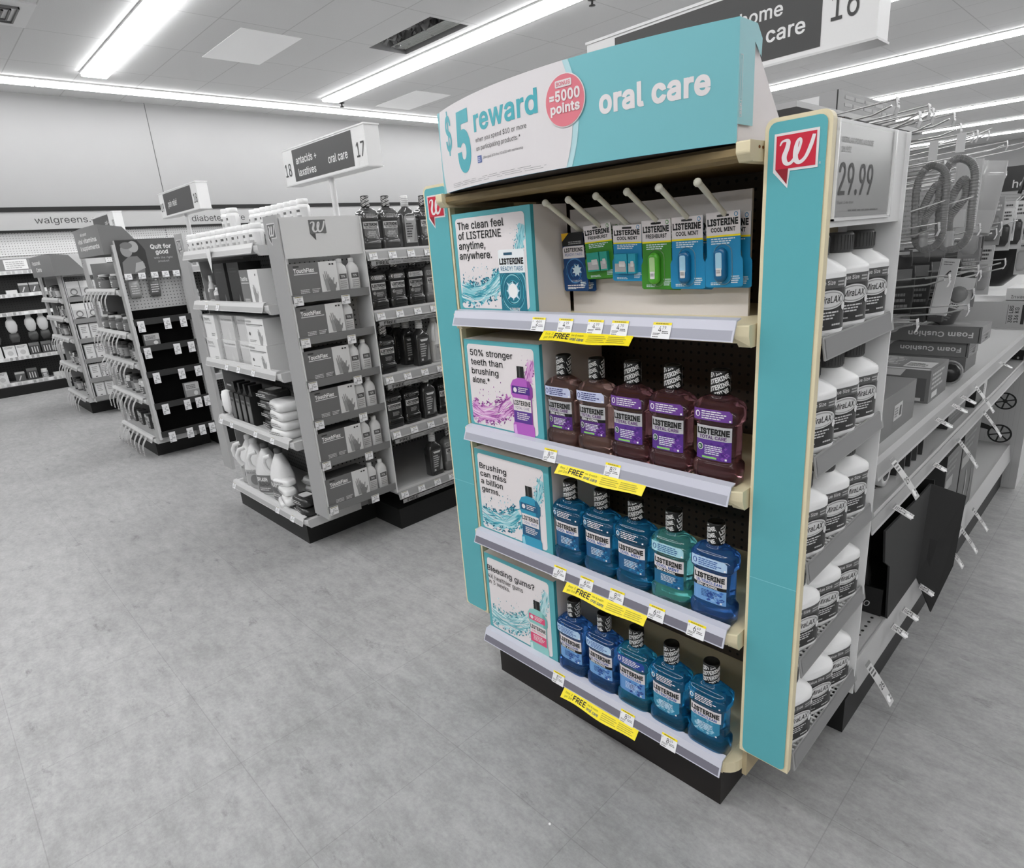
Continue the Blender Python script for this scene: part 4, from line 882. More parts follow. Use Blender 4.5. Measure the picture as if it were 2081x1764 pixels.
SILVER = mat('#C9C8CB', 0.32, metal=0.35)
PURP = mat('#5A2A6E', .4)
BLU = mat('#1B4F9C', .4)
bottle('total_zero', liquid('#B8958F', .92), 'TOTAL CARE', PURP, plate=SILVER, zero=True, low='#4E2372', low2=['#6F3A97', '#3A1758', '#7E4AA8'], toplab=mat('#C5CBE6', .4), topink=mat('#23286E', .4), green=True, ring='#2F3F3A', caprz=-.5)
bottle('total', liquid('#8C5F66', .9), 'TOTAL CARE', PURP, plate=SILVER, low='#57308A', low2=['#6F3A97', '#48207A', '#7E4AA8'], toplab=mat('#6B3D92', .4), green=True, ring='#2F5F4A', caprz=.2)
bottle('mint', liquid('#2A8EC4', .85), 'COOL MINT', BLU, low='#0F5584', low2=['#1B6FA3', '#0B3F6B', '#2B86B5'], lowbar='#D5E6F0', caprz=.3)
bottle('mint_zero', liquid('#8AF0F2', .93), 'COOL MINT', BLU, zero=True, low='#15658F', low2=['#1B6FA3', '#0B4F7B'], lowbar='#DDEAF0', toplab=mat('#A9D8E4', .4), topink=mat('#1B4F8C', .4), caprz=-.7)
bottle('ultra_zero', liquid('#4A8ADC', .88), 'ULTRACLEAN', BLU, zero=True, low='#6FA1D6', low2=['#8DB8E4', '#3F71BC', '#2A4E9A'], lowbar='#1B3F7C', toplab=mat('#B4D2EE', .4), topink=mat('#274F9C', .4), caprz=-.8)
bottle('ultra', liquid('#46BCEC', .9), 'ULTRACLEAN', BLU, low='#5E93CF', low2=['#8DB8E4', '#2A4E9A', '#1D3787'], lowbar='#C9DDF3', toplab=mat('#24489B', .4), caprz=.4)
bottle('ultra_bowl', liquid('#2F9CD6', .88), 'ULTRACLEAN', BLU, low='#2F86AA', low2=['#7FBBD3', '#4E9DBD', '#9CC9DC'], lowbar='#D9E9F3', wrap='bowl', caprz=.6)

# ------------------------------------------------------------------ the teal display (main endcap)
CX, HW = -1.062, .452                # centre and half width of its shelves
YR, YWING, YBACK = 1.205, 1.257, 1.64


def price_tag_mesh(dollars, cents, yellow=True, w=.048, h=.037):
    mb = MB(); e = .0012
    mp = plane((0, 0, 0), (1, 0, 0), (0, 0, 1), 0.0)
    mb.box(-w / 2, -e, -.002, w / 2, 0, h - .002, TAGW)
    f = plane((-w / 2, -e, -.002), (1, 0, 0), (0, 0, 1), .0003)
    if yellow:
        f0 = plane((-w / 2, -e, -.002), (1, 0, 0), (0, 0, 1), .0002)
        mb.patch(0, h * .84, w, h, f0, YELLOW if yellow is True else yellow)
        mb.lines(w * .15, h * .86, w * .9, h * .98, 1, plane((-w / 2, -e, -.002), (1, 0, 0), (0, 0, 1), .0005), mat('#8C7D22', .5), 3)
    mb.text(dollars, w * .34, h * .40, h * .36, f, INK, w=w * .16, bold=.004)
    mb.text(cents, w * .54, h * .58, h * .2, f, INK, w=w * .2)
    mb.lines(w * .08, h * .2, w * .5, h * .36, 2, f, G(70), 4)
    mb.lines(w * .55, h * .3, w * .95, h * .5, 2, f, G(90), 6)
    mb.lines(w * .08, h * .05, w * .4, h * .17, 1, f, G(110), 8)
    mb.text('$', w * .05, h * .66, h * .1, f, G(110))
    return mb


TAGMESH = {}


def rail_map(x, yr, zb):
    """tilt of the price rail: bottom edge forward"""
    return math.atan2(.018, .040)


def shelf_unit(root, cx, hw, yr, yback, zb, deckm, railm, edgem, sidem, tags=(), strip=None, rail_h=.040, peg_right=.026, brackets=True):
    """one shelf of an endcap; zb = bottom edge of its price rail"""
    zt = zb + rail_h - .012                       # deck surface
    sh = MB()
    sh.box(cx - hw, yr + .026, zt - .034, cx + hw, yback, zt, deckm, front=edgem)
    o = sh.build('shelf', root)
    # rounded end brackets
    for sgn in ((-1, 1) if brackets else ()):
        x0 = cx + sgn * hw; br = MB()
        prof = [(yr + .016, zt + .004), (yr + .016, zt - .020), (yr + .038, zt - .044), (yback - .05, zt - .044), (yback - .05, zt + .004)]
        br.prism(prof, lambda p, d: (x0 + sgn * d, p[0] + (0.012 if d > .015 and p[0] < yr + .03 else 0), p[1]), 0.0, peg_right, edgem, sidem)
        bevel(br.build('end_bracket', o), .003)
    rl = MB()
    prof = [(yr, zb), (yr + .0025, zb), (yr + .0195, zb + rail_h), (yr + .036, zb + rail_h + .003), (yr + .036, zb + rail_h + .006), (yr + .016, zb + rail_h + .003)]
    rl.prism(prof, lambda p, d: (d, p[0], p[1]), cx - hw - .004, cx + hw + .004, mat('#C9CAD6', .3) if railm in (RAILG, RAILD) else G(205, .35))
    L = math.hypot(.017, rail_h)
    fp = plane((cx, yr, zb), (1, 0, 0), (0, .016 / L, rail_h / L), .0006)
    rl.patch(-hw, L * .07, hw, L * .93, fp, railm)
    rl.build('price_rail', o)
    ang = math.atan2(.016, rail_h)
    for (x, k) in tags:
        me = TAGMESH[k]
        t = bpy.data.objects.new('price_tag', me); COL.objects.link(t); t.parent = o
        t.location = (x, yr - .0012, zb + .001); t.rotation_euler = (-ang, 0, 0)
    if strip:
        x0, x1 = strip[:2]
        sb = MB(); n = 14
        top, bot = [], []
        for i in range(n + 1):
            x = x0 + (x1 - x0) * i / n; wv = .0025 * math.sin(i * .6)
            top.append((x, yr - .002 + wv * .3, zb + .002)); bot.append((x, yr - .024 + wv, zb - .020 + wv * .6))
        sb.add(top + bot, [(i, n + 1 + i, n + 2 + i, i + 1) for i in range(n)], YELLOW)
        sb.add([(p[0], p[1] + .0008, p[2] - .0004) for p in top + bot], [(i, i + 1, n + 2 + i, n + 1 + i) for i in range(n)], YELLOW)

        def smp(u, v):
            t = u / (x1 - x0) * n; i = min(n - 1, max(0, int(t))); q = t - i
            a = Vector(top[i]).lerp(Vector(top[i + 1]), q); b = Vector(bot[i]).lerp(Vector(bot[i + 1]), q)
            return b.lerp(a, v) + Vector((0, -.0007, .0007))
        grn = mat('#6B7A1E', .5); blu = mat('#17507A', .5)
        sb.text('buy 2', .012, .60, .22, smp, grn, w=.026)
        sb.text('get 3rd', .012, .22, .22, smp, grn, w=.028)
        sb.text('FREE', .044, .26, .52, smp, INK, w=.050, bold=.02)
        sb.text('mix & match', .100, .62, .18, smp, grn, w=.040)
        sb.text('oral care', .100, .22, .28, smp, blu, w=.046, bold=.01)
        for q, (a, b) in enumerate(((.155, .210), (.215, .268))):
            for k in range(4):
                sb.patch(a, .2 + k * .17, b - .006 * (k % 2), .27 + k * .17, smp, mat('#B7A92A', .5))
        sb.build('promo_strip', o)
    return o


for d, c in (('2', '99'), ('4', '99'), ('4', '79'), ('8', '29'), ('6', '49'), ('8', '99')):
    TAGMESH[d + c] = price_tag_mesh(d, c).mesh('price_tag')

disp = empty('endcap_display', (0, 0, 0), 'teal endcap display unit with four shelves of mouthwash', 'display shelf')
MB().box(CX - .43, 1.255, 0, CX + .437, 1.75, .135, KICK).build('kick_plinth', disp)
bp = MB(); PEG = pegboard('#4A3F36', '#0A0806', (0, 2), .0254, .17)
bp.box(CX - .49, YBACK, .12, CX + .49, YBACK + .03, 1.72, PEG)
bp.build('back_panel', disp)
for sgn in (-1, 1):
    MB().box(CX + sgn * .488 - .006, 1.279, .12, CX + sgn * .488 + .006, YBACK, 1.65, mat('#B3A484', .55)).build('side_wall', disp)
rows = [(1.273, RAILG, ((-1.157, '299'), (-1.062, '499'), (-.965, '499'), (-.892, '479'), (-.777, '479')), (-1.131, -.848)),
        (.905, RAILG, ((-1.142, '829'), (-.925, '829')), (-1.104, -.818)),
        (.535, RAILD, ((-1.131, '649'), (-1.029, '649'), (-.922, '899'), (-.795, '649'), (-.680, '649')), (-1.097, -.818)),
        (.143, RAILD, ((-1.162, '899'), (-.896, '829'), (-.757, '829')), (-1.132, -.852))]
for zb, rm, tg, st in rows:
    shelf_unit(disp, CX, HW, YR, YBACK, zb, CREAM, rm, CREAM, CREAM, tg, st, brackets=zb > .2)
# the deep bottom deck with its rounded cream corners
bd = MB()
pts = []
for sgn in (1, -1):
    cxn = CX + sgn * (.482 - .05); ang = range(0, 91, 15)
    seq = [(cxn + sgn * .05 * math.cos(math.radians(a)), 1.281 - .05 * math.sin(math.radians(a))) for a in ang]
    pts += seq if sgn == 1 else seq[::-1]
pts = [(CX + .482, YBACK)] + pts + [(CX - .482, YBACK)]
bd.prism(pts, lambda p, d: (p[0], p[1], d), .137, .1695, CREAM)
bevel(bd.build('bottom_deck', disp), .004)
# top shelf that carries the header
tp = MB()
tp.box(CX - .47, 1.245, 1.628, CX + .47, YBACK, 1.652, CREAM_SHADED)
tp.prism([(1.222, 1.630), (1.228, 1.625), (1.262, 1.620), (1.262, 1.646), (1.222, 1.643)], lambda p, d: (d, p[0], p[1]), CX - .45, CX + .45, CREAM_SHADED)
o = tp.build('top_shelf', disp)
for sgn in (-1, 1):
    br = MB(); x0 = CX + sgn * .45
    br.prism([(1.208, 1.653), (1.208, 1.632), (1.222, 1.616), (1.50, 1.616), (1.50, 1.653)], lambda p, d: (x0 + sgn * d, p[0], p[1]), 0, .028, CREAM)
    for k in range(6):
        rnd = random.Random(k + 10)
        yy = 1.235 + rnd.random() * .1; zz = 1.622 + rnd.random() * .028; r = .002 + .004 * rnd.random()
        br.disc(yy, zz, r, r * .7, lambda a, b: Vector((x0 + sgn * .0285, a, b)) if sgn > 0 else Vector((x0 - .0285, a, b)), RUST, 8)
    bevel(br.build('end_bracket', o, 'cream bracket with rust spots'), .003)
# two wings with the flag logo
for sgn, lab in ((1, 'right'), (-1, 'left')):
    x0 = CX + (.482 if sgn > 0 else -.604); x1 = x0 + .122
    wg = MB(); z0, z1, r = .215, 1.688, .018
    pts = [(x0, z0), (x1, z0)] + [(x1 - r + r * math.cos(math.radians(a)), z1 - r + r * math.sin(math.radians(a))) for a in range(0, 91, 15)] + [(x0 + r + r * math.cos(math.radians(a)), z1 - r + r * math.sin(math.radians(a))) for a in range(90, 181, 15)]
    wg.prism(pts, lambda p, d: (p[0], d, p[1]), YWING + .003, YWING + .022, CREAM)
    o = wg.build('side_wing', disp, 'tall narrow ' + lab + ' wing panel with cream edge')
    ins = MB(); e = .008
    fpl = plane((0, YWING + .003, 0), (1, 0, 0), (0, 0, 1), .002)
    ins.rrect(x0 + e, z0 + .004, x1 - e, z1 - e, .014, fpl, TEAL)
    ins.patch(x0 + e, .72, x1 - e, .7212, plane((0, YWING + .003, 0), (1, 0, 0), (0, 0, 1), .0023), mat('#8CCFD6', .5))
    for k in range(4):
        q = ((x0 + e, z0 + .004, x0 + e + .001, z1 - e), )
    ins.build('teal_insert', o)
    lg = MB()
    wflag(lg, x0 + .024, 1.597, .073, .058, plane((0, YWING + .003, 0), (1, 0, 0), (0, 0, 1), .0030), plane((0, YWING + .003, 0), (1, 0, 0), (0, 0, 1), .0036), RED, REDD, PAPER, tail=.48)
    lg.text('R', x1 - .0185, 1.5975, .004, plane((0, YWING + .003, 0), (1, 0, 0), (0, 0, 1), .0030), PAPER)
    lg.build('flag_logo', o)

# ------------------------------------------------------------------ header sign
hdr = empty('header_sign', (0, 0, 0), 'curved teal and white cardboard header sign on top of the teal display', 'sign')


def hy(x):
    t = (x + 1.062) / .445
    return 1.22 - .088 * max(0.0, 1 - t * t)


HX0, HX1, HZ0, HZ1 = -1.51, -.617, 1.652, 1.862


def hmap(e):
    return lambda u, v: Vector((u, hy(u) - e, v))


hb = MB(); n = 40
xs = [HX0 + (HX1 - HX0) * i / n for i in range(n + 1)]
for i in range(n):
    a, b = xs[i], xs[i + 1]
    for e, m, fl_ in ((0, TEALH, False), (-.004, PAPER, True)):
        q = [(a, hy(a) - e, HZ0), (b, hy(b) - e, HZ0), (b, hy(b) - e, HZ1), (a, hy(a) - e, HZ1)]
        hb.add(q, [(3, 2, 1, 0) if fl_ else (0, 1, 2, 3)], m)
    hb.add([(a, hy(a), HZ1), (b, hy(b), HZ1), (b, hy(b) + .004, HZ1), (a, hy(a) + .004, HZ1)], [(0, 1, 2, 3)], PAPER)
    hb.add([(a, hy(a), HZ0), (b, hy(b), HZ0), (b, hy(b) + .004, HZ0), (a, hy(a) + .004, HZ0)], [(3, 2, 1, 0)], mat('#1E8FC8', .5))
hb.build('front_panel', hdr)
un = MB()  # dark sheet across the header's open bottom, coloured to stand in for shade
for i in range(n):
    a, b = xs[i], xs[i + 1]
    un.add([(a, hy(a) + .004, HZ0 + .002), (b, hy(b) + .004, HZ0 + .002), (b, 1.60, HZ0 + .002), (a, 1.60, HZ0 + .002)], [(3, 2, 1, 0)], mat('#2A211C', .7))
un.build('underside_shade', hdr)


def white_edge(z, k):
    return (-.9335 if k == 0 else -.948) - .0222 * ((z - 1.757) / .105) ** 2


wa = MB(); K = 16
WHI = mat('#DCD8DA', .5); RING = mat('#B5D8DE', .5)
for i in range(K):
    za = HZ0 + (HZ1 - HZ0) * i / K; zb = HZ0 + (HZ1 - HZ0) * (i + 1) / K
    for e, kk, m in ((.0008, 0, RING), (.0014, 1, WHI)):
        f = hmap(e)
        la = -1.504 + .016 * ((za - 1.757) / .105) ** 2; lb = -1.504 + .016 * ((zb - 1.757) / .105) ** 2
        ra, rb = white_edge(za, kk), white_edge(zb, kk)
        for q in range(16):
            t0, t1 = q / 16, (q + 1) / 16
            wa.add([f(la + (ra - la) * t0, za), f(la + (ra - la) * t1, za), f(lb + (rb - lb) * t1, zb), f(lb + (rb - lb) * t0, zb)], [(0, 1, 2, 3)], m)
f2 = hmap(.0019)
TT = mat('#48A9B5', .45)
wa.text('$', -1.456, 1.757, .082, f2, TT, w=.040, bold=.015, res=4)
wa.text('5', -1.384, 1.699, .130, f2, TT, w=.076, bold=.035, res=6)
wa.text('reward', -1.285, 1.777, .047, f2, TT, w=.242, bold=.022, res=4)
wa.text('when you spend $10 or more', -1.282, 1.7505, .0105, f2, G(60), w=.201, res=2)
wa.text('on participating products.*', -1.281, 1.731, .0105, f2, G(60), w=.178, res=2)
wa.text('Offer good 8/30 thru 9/26/20 with membership', -1.252, 1.709, .0055, f2, G(70), w=.156, res=1)
wa.patch(-1.279, 1.702, -1.259, 1.719, f2, mat('#5F6FA8', .5))
wa.lines(-1.276, 1.704, -1.262, 1.716, 3, hmap(.0026), mat('#C9D0E8', .5), 2)
wa.lines(-1.43, 1.659, -1.016, 1.672, 3, f2, G(150), 9, fill=.22)
wa.build('offer_panel', hdr, 'white printed offer area with teal lettering')
ci = MB()
ci.disc(-.9665, 1.785, .0525, .0525, hmap(.0030), PAPER, 48)
ci.disc(-.9665, 1.785, .0505, .0505, hmap(.0036), PINK, 48)
ci.rrect(-.989, 1.811, -.946, 1.825, .003, hmap(.0044), PAPER)
ci.text('BONUS', -.9855, 1.8145, .0072, hmap(.0050), PINK, w=.0365, bold=.02)
ci.text('=5000', -1.006, 1.7855, .0195, hmap(.0044), PAPER, w=.080, bold=.03, res=3)
ci.text('points', -1.004, 1.7625, .0175, hmap(.0044), PAPER, w=.077, bold=.03, res=3)
ci.build('points_badge', hdr, 'round pink points badge')
tx = MB()
tx.text('oral care', -.884, 1.7455, .0405, hmap(.0007), PAPER, w=.221, bold=.034, res=5)
tx.build('heading_text', hdr)
# folded right flap with its tall narrow date box, and the white brace behind
fl_ = MB(); X = HX1
fl_.add([(X, 1.220, 1.685), (X, 1.283, 1.685), (X, 1.283, 1.83), (X, 1.310, 1.808), (X, 1.312, 1.84), (X, 1.290, 1.862), (X, 1.220, 1.862)], [tuple(range(7))], TEALH)
fl_.add([(X - .003, 1.220, 1.685), (X - .003, 1.283, 1.685), (X - .003, 1.283, 1.83), (X - .003, 1.310, 1.808), (X - .003, 1.312, 1.84), (X - .003, 1.290, 1.862), (X - .003, 1.220, 1.862)], [tuple(range(7))[::-1]], PAPER)
fm = plane((X, 0, 0), (0, 1, 0), (0, 0, 1), .0006)
for (a, b, c, d) in ((1.226, 1.698, 1.2268, 1.803), (1.2342, 1.698, 1.235, 1.803), (1.226, 1.698, 1.235, 1.699), (1.226, 1.802, 1.235, 1.803), (1.226, 1.7255, 1.235, 1.7262)):
    fl_.patch(a, b, c, d, fm, PAPER)
fl_.text('SEP', 1.2335, 1.7015, .005, fm, PAPER, w=.02, bold=.02, rot=math.pi / 2)
for k in range(2):
    fl_.patch(1.228 + k * .0035, 1.729, 1.2292 + k * .0035, 1.795, fm, mat('#A8D6DC', .5))
fl_.build('side_flap', hdr)
bc = MB()
for x in (HX1 - .006,):
    tri = [(1.235, 1.652), (1.47, 1.652), (1.30, 1.83), (1.235, 1.86)]
    bc.prism(tri, lambda p, d: (d, p[0], p[1]), x - .004, x, PAPER)
bc.build('cardboard_brace', hdr)
bc = MB().prism([(1.235, 1.652), (1.47, 1.652), (1.30, 1.83), (1.235, 1.86)], lambda p, d: (d, p[0], p[1]), HX0 + .004, HX0 + .008, PAPER)
bc.build('cardboard_brace', hdr)

# ------------------------------------------------------------------ promo boxes on the left of every shelf
AQ = [mat('#BFE3E6', .4), mat('#86C9D2', .4), mat('#3FA3B5', .4), mat('#1F7F97', .4), mat('#125A73', .4), mat('#CBE8EC', .4), mat('#9BD2DA', .4)]
PQ = [mat('#EBC3E4', .4), mat('#D99AD2', .4), mat('#B663B4', .4), mat('#8E3F93', .4), mat('#6F2876', .4), mat('#F0D3EC', .4), mat('#DDA9D8', .4)]
MQ = [mat('#CFE9EA', .4), mat('#A9D6DA', .4), mat('#6FB6C0', .4), mat('#4B98A5', .4), mat('#2F7F90', .4), mat('#E4F3F3', .4), mat('#B4DBDF', .4)]


def pic_bottle(mb, u, v, w, h, mp, body, dark, light, labtop, sub, subcol, low, e):
    """printed picture of a bottle on the box front"""
    mq = lambda k: (lambda a, b: mp(u + a * w, v + b * h) + Vector((0, -e * k, 0)))
    sil = [(-.42, 0), (.42, 0), (.47, .05), (.47, .16), (.42, .2), (.42, .56), (.48, .6), (.48, .72), (.36, .8), (.16, .83), (.16, .86), (-.16, .86), (-.16, .83), (-.36, .8), (-.48, .72), (-.48, .6), (-.42, .56), (-.42, .2), (-.47, .16), (-.47, .05)]
    mb.poly(sil, mq(1), body)
    mb.poly([(.30, .2), (.42, .2), (.42, .56), (.48, .6), (.48, .72), (.36, .8), (.25, .8)], mq(1.3), dark)
    mb.poly([(-.42, .02), (-.30, .02), (-.34, .17), (-.46, .15)], mq(1.3), light)
    mb.patch(-.15, .84, .15, 1.0, mq(1.4), INK); mb.patch(-.06, .85, .0, .99, mq(1.6), G(70))
    mb.patch(-.42, .61, .36, .72, mq(1.5), labtop); mb.disc(-.28, .665, .08, .035, mq(1.8), PAPER, 12)
    mb.lines(-.14, .63, .30, .71, 3, mq(1.8), PAPER, 4)
    mb.patch(-.40, .37, .38, .55, mq(1.5), PAPER)
    mb.text('LISTERINE', -.38, .455, .06, mq(1.9), INK, w=.74, bold=.03)
    mb.text(sub, -.32, .395, .036, mq(1.9), subcol, w=.62)
    mb.patch(-.40, .2, .38, .37, mq(1.5), low); mb.lines(-.26, .24, .30, .35, 4, mq(1.8), PAPER, 5)


def promo_box(label, z0, h, lines, art, pw=.322, dep=.28):
    x0, x1, y0 = -1.517, -1.517 + pw, 1.243
    t = empty('promo_box', ((x0 + x1) / 2, y0, z0), label, 'display box', None)
    bw = pw / 2
    MB().box(-bw, 0, 0, bw, dep, h, TEAL, top=mat('#CFCBC8', .6), right=mat('#D8D2D0', .6)).box(bw - .0005, 0, 0, bw + .0005, .012, h, TEALD).build('carton', t)
    fr = MB(); F = lambda k: (lambda a, b: Vector((a - bw, -.0006 * k, b)))
    fr.rrect(.014, .022, pw - .022, h - .014, .012, F(1), PAPER, 5)
    art(fr, F, pw, h)
    y = h
    for (s_, u, v, hh, w, b) in lines:
        fr.text(s_, u, v, hh, F(3), INK, w=w, bold=b, res=3)
    fr.build('printed_front', t)
    return t


def art_splash(cols, seed):
    def f(fr, F0, pw, h):
        F = lambda k: (lambda u, v: F0(k)(min(max(u, .0145), pw - .0225), min(max(v, .023), h - .016)))
        splash(fr, [(.016, h * .25), (.06, h * .21), (.12, h * .23), (.16, h * .28), (.20, h * .38)], h * .22, F(1.4), F(2), cols, seed, 230)
        splash(fr, [(pw - .085, h * .42), (pw - .06, h * .55), (pw - .045, h * .68), (pw - .03, h * .84)], h * .12, F(1.4), F(2), cols, seed + 4, 120)
    return f


def art_tabs(fr, F, pw, h):
    art_splash(AQ, 3)(fr, F, pw, h)
    u0, u1 = .19, .292
    G2 = lambda k: F(2.4 + k)
    fr.rrect(u0, .004, u1, .185, .006, G2(0), mat('#E9EEF0', .4))
    fr.patch(u0 + .022, .170, u0 + .056, .177, G2(.4), mat('#2B5870', .4))
    fr.text('LISTERINE', u0 + .003, .146, .0145, G2(.6), INK, w=.095, bold=.045, res=3)
    fr.text('READY! TABS', u0 + .007, .128, .0115, G2(.6), mat('#2B6F8F', .4), w=.088, bold=.012, res=2)
    fr.patch(u0, .004, u1, .122, G2(.3), mat('#1F7488', .4))
    cx, cy = u0 + .051, .073
    for k in range(26):
        rr = .056 - k * .0018; a0 = k * .7
        pts = [(cx + min(.049, max(-.049, rr * math.cos(a0 + q * .12))), cy + min(.047, max(-.066, 1.15 * rr * math.sin(a0 + q * .12)))) for q in range(22)]
        ws = [.001 + .0035 * math.sin(math.pi * q / 21) for q in range(22)]
        fr.stroke(pts, ws, G2(.5 + k * .02), (AQ[1], AQ[3], AQ[4], AQ[2], mat('#0E4C60', .4))[k % 5], sub=1)
    star = []
    for k in range(32):
        r = (.034 if k % 4 == 0 else .020) * (1 if k % 8 else .8)
        star.append((cx + r * math.cos(k * math.pi / 16), cy + r * math.sin(k * math.pi / 16)))
    fr.poly(star, G2(1.3), mat('#C4DEEB', .4)); fr.disc(cx, cy, .018, .020, G2(1.6), WHITE, 20)
    fr.text('8 TABLETS', u0 + .035, .019, .007, G2(1.6), PAPER, w=.038, bold=.03)
    fr.lines(u0 + .03, .010, u0 + .078, .016, 1, G2(1.6), PAPER, 3)


def art_purple(fr, F, pw, h):
    art_splash(PQ, 11)(fr, F, pw, h)
    pic_bottle(fr, .246, .012, .094, .215, F(2.2), mat('#B45FBF', .3), mat('#8A3D97', .3), mat('#D9A5E0', .3), mat('#4E2A86', .4), 'TOTAL CARE', PURP, mat('#5A3591', .4), .0006)


def art_mint(fr, F, pw, h):
    art_splash(AQ, 21)(fr, F, pw, h)
    pic_bottle(fr, .246, .008, .094, .215, F(2.2), mat('#2F97B8', .3), mat('#15688A', .3), mat('#8CCEDD', .3), mat('#14587E', .4), 'COOL MINT', BLU, mat('#17577F', .4), .0006)


def art_gums(fr, F, pw, h):
    art_splash(MQ, 31)(fr, F, pw, h)
    rp = mat('#E0507A', .4)
    pic_bottle(fr, .246, .008, .092, .205, F(2.2), mat('#8FCBC6', .3), mat('#6FB0AE', .3), mat('#C9E8E4', .3), rp, 'GUM THERAPY', rp, rp, .0006)


promo_box('teal edged promo carton about a clean feel, on the top shelf', 1.301, .294, [('The clean feel', .024, .249, .020, .197, .012), ('of LISTERINE', .024, .221, .020, .184, .012), ('anytime,', .023, .193, .020, .117, .012), ('anywhere.', .022, .165, .020, .142, .012)], art_tabs, .323, .145)
promo_box('teal edged promo carton with a purple splash, on the second shelf', .933, .294, [('50% stronger', .028, .245, .019, .190, .010), ('teeth than', .029, .216, .019, .143, .010), ('brushing', .029, .187, .019, .122, .010), ('alone.*', .029, .159, .019, .080, .010)], art_purple, .325)
promo_box('teal edged promo carton with a blue bottle picture, on the third shelf', .563, .303, [('Brushing', .022, .238, .019, .128, .010), ('can miss', .023, .211, .019, .124, .010), ('a billion', .024, .184, .019, .105, .010), ('germs.', .025, .157, .019, .086, .010)], art_mint, .333)
promo_box('teal edged promo carton with a pink label bottle picture, on the bottom shelf', .171, .312, [('Bleeding gums?', .013, .248, .021, .228, .010), ('4X healthier gums', .014, .219, .017, .172, 0), ('in 3 weeks.', .015, .197, .017, .105, 0)], art_gums, .326)

# ------------------------------------------------------------------ bottles on the teal display
S2, S3, S4 = .933, .563, .171
for i, (k, x) in enumerate(zip(['total_zero', 'total_zero', 'total', 'total', 'total'], [-1.136, -1.021, -.906, -.790, -.668])):
    put(k, ('pinkish' if i < 2 else 'dark plum') + ' mouthwash bottle with ' + ('pale blue top label' if i < 2 else 'purple label') + ', ' + ORD[i] + ' on the second shelf', (x, 1.280, S2), rz=0, group='purple mouthwash row')
desc = ['deep blue mouthwash bottle'] * 3 + ['bright aqua mouthwash bottle with a black label band', 'royal blue mouthwash bottle with pale top label']
for i, (k, x) in enumerate(zip(['mint', 'mint', 'mint', 'mint_zero', 'ultra_zero'], [-1.129, -1.014, -.899, -.783, -.667])):
    put(k, desc[i] + ', ' + ORD[i] + ' on the third shelf', (x, 1.275, S3), rz=0, group='blue and aqua mouthwash row')
desc = ['royal blue mouthwash bottle with pale top label'] * 2 + ['turquoise mouthwash bottle with navy label', 'teal blue mouthwash bottle with clear label', 'teal blue mouthwash bottle with clear label']
for i, (k, x) in enumerate(zip(['ultra_zero', 'ultra_zero', 'ultra', 'ultra_bowl', 'ultra_bowl'], [-1.130, -1.013, -.898, -.784, -.666])):
    put(k, desc[i] + ', ' + ORD[i] + ' on the bottom shelf', (x, 1.266, S4), rz=0, group='bottom row of mouthwash')

# ------------------------------------------------------------------ hooks, backer and blister packs on the top shelf
bk = MB()
bk.box(-1.185, 1.392, 1.301, -.664, 1.400, 1.577, mat('#D3CECC', .6))
tag(bk.build('backer_board'), 'plain pale backer board standing behind the hanging packs', 'board')
HOOK = mat('#D9D6C8', .35, trans=0.15)
hx = [-1.130, -1.054, -.969, -.881, -.798, -.706]
for i, x in enumerate(hx):
    hk = MB()
    y0, z0, y1, z1 = 1.3915, 1.506, 1.234, 1.592
    for q in range(4):
        pass
    hk.tube([(0, y0, z0), (0, y1 + .01, z1 - .004), (0, y1, z1)], [.006, .0065, .0072], HOOK, 12)
    hk.lathe([(.0005, -.0088), (.0045, -.0078), (.0078, -.0042), (.009, 0), (.0078, .0042), (.0045, .0078), (.0005, .0088)], HOOK, 14, (0, y1, z1))
    o = hk.build('display_hook'); o.location = (x, 0, 0)
    tag(o, 'cream plastic display hook, ' + ORD[i] + ' above the hanging mint packs', 'hook', 'cream display hooks')


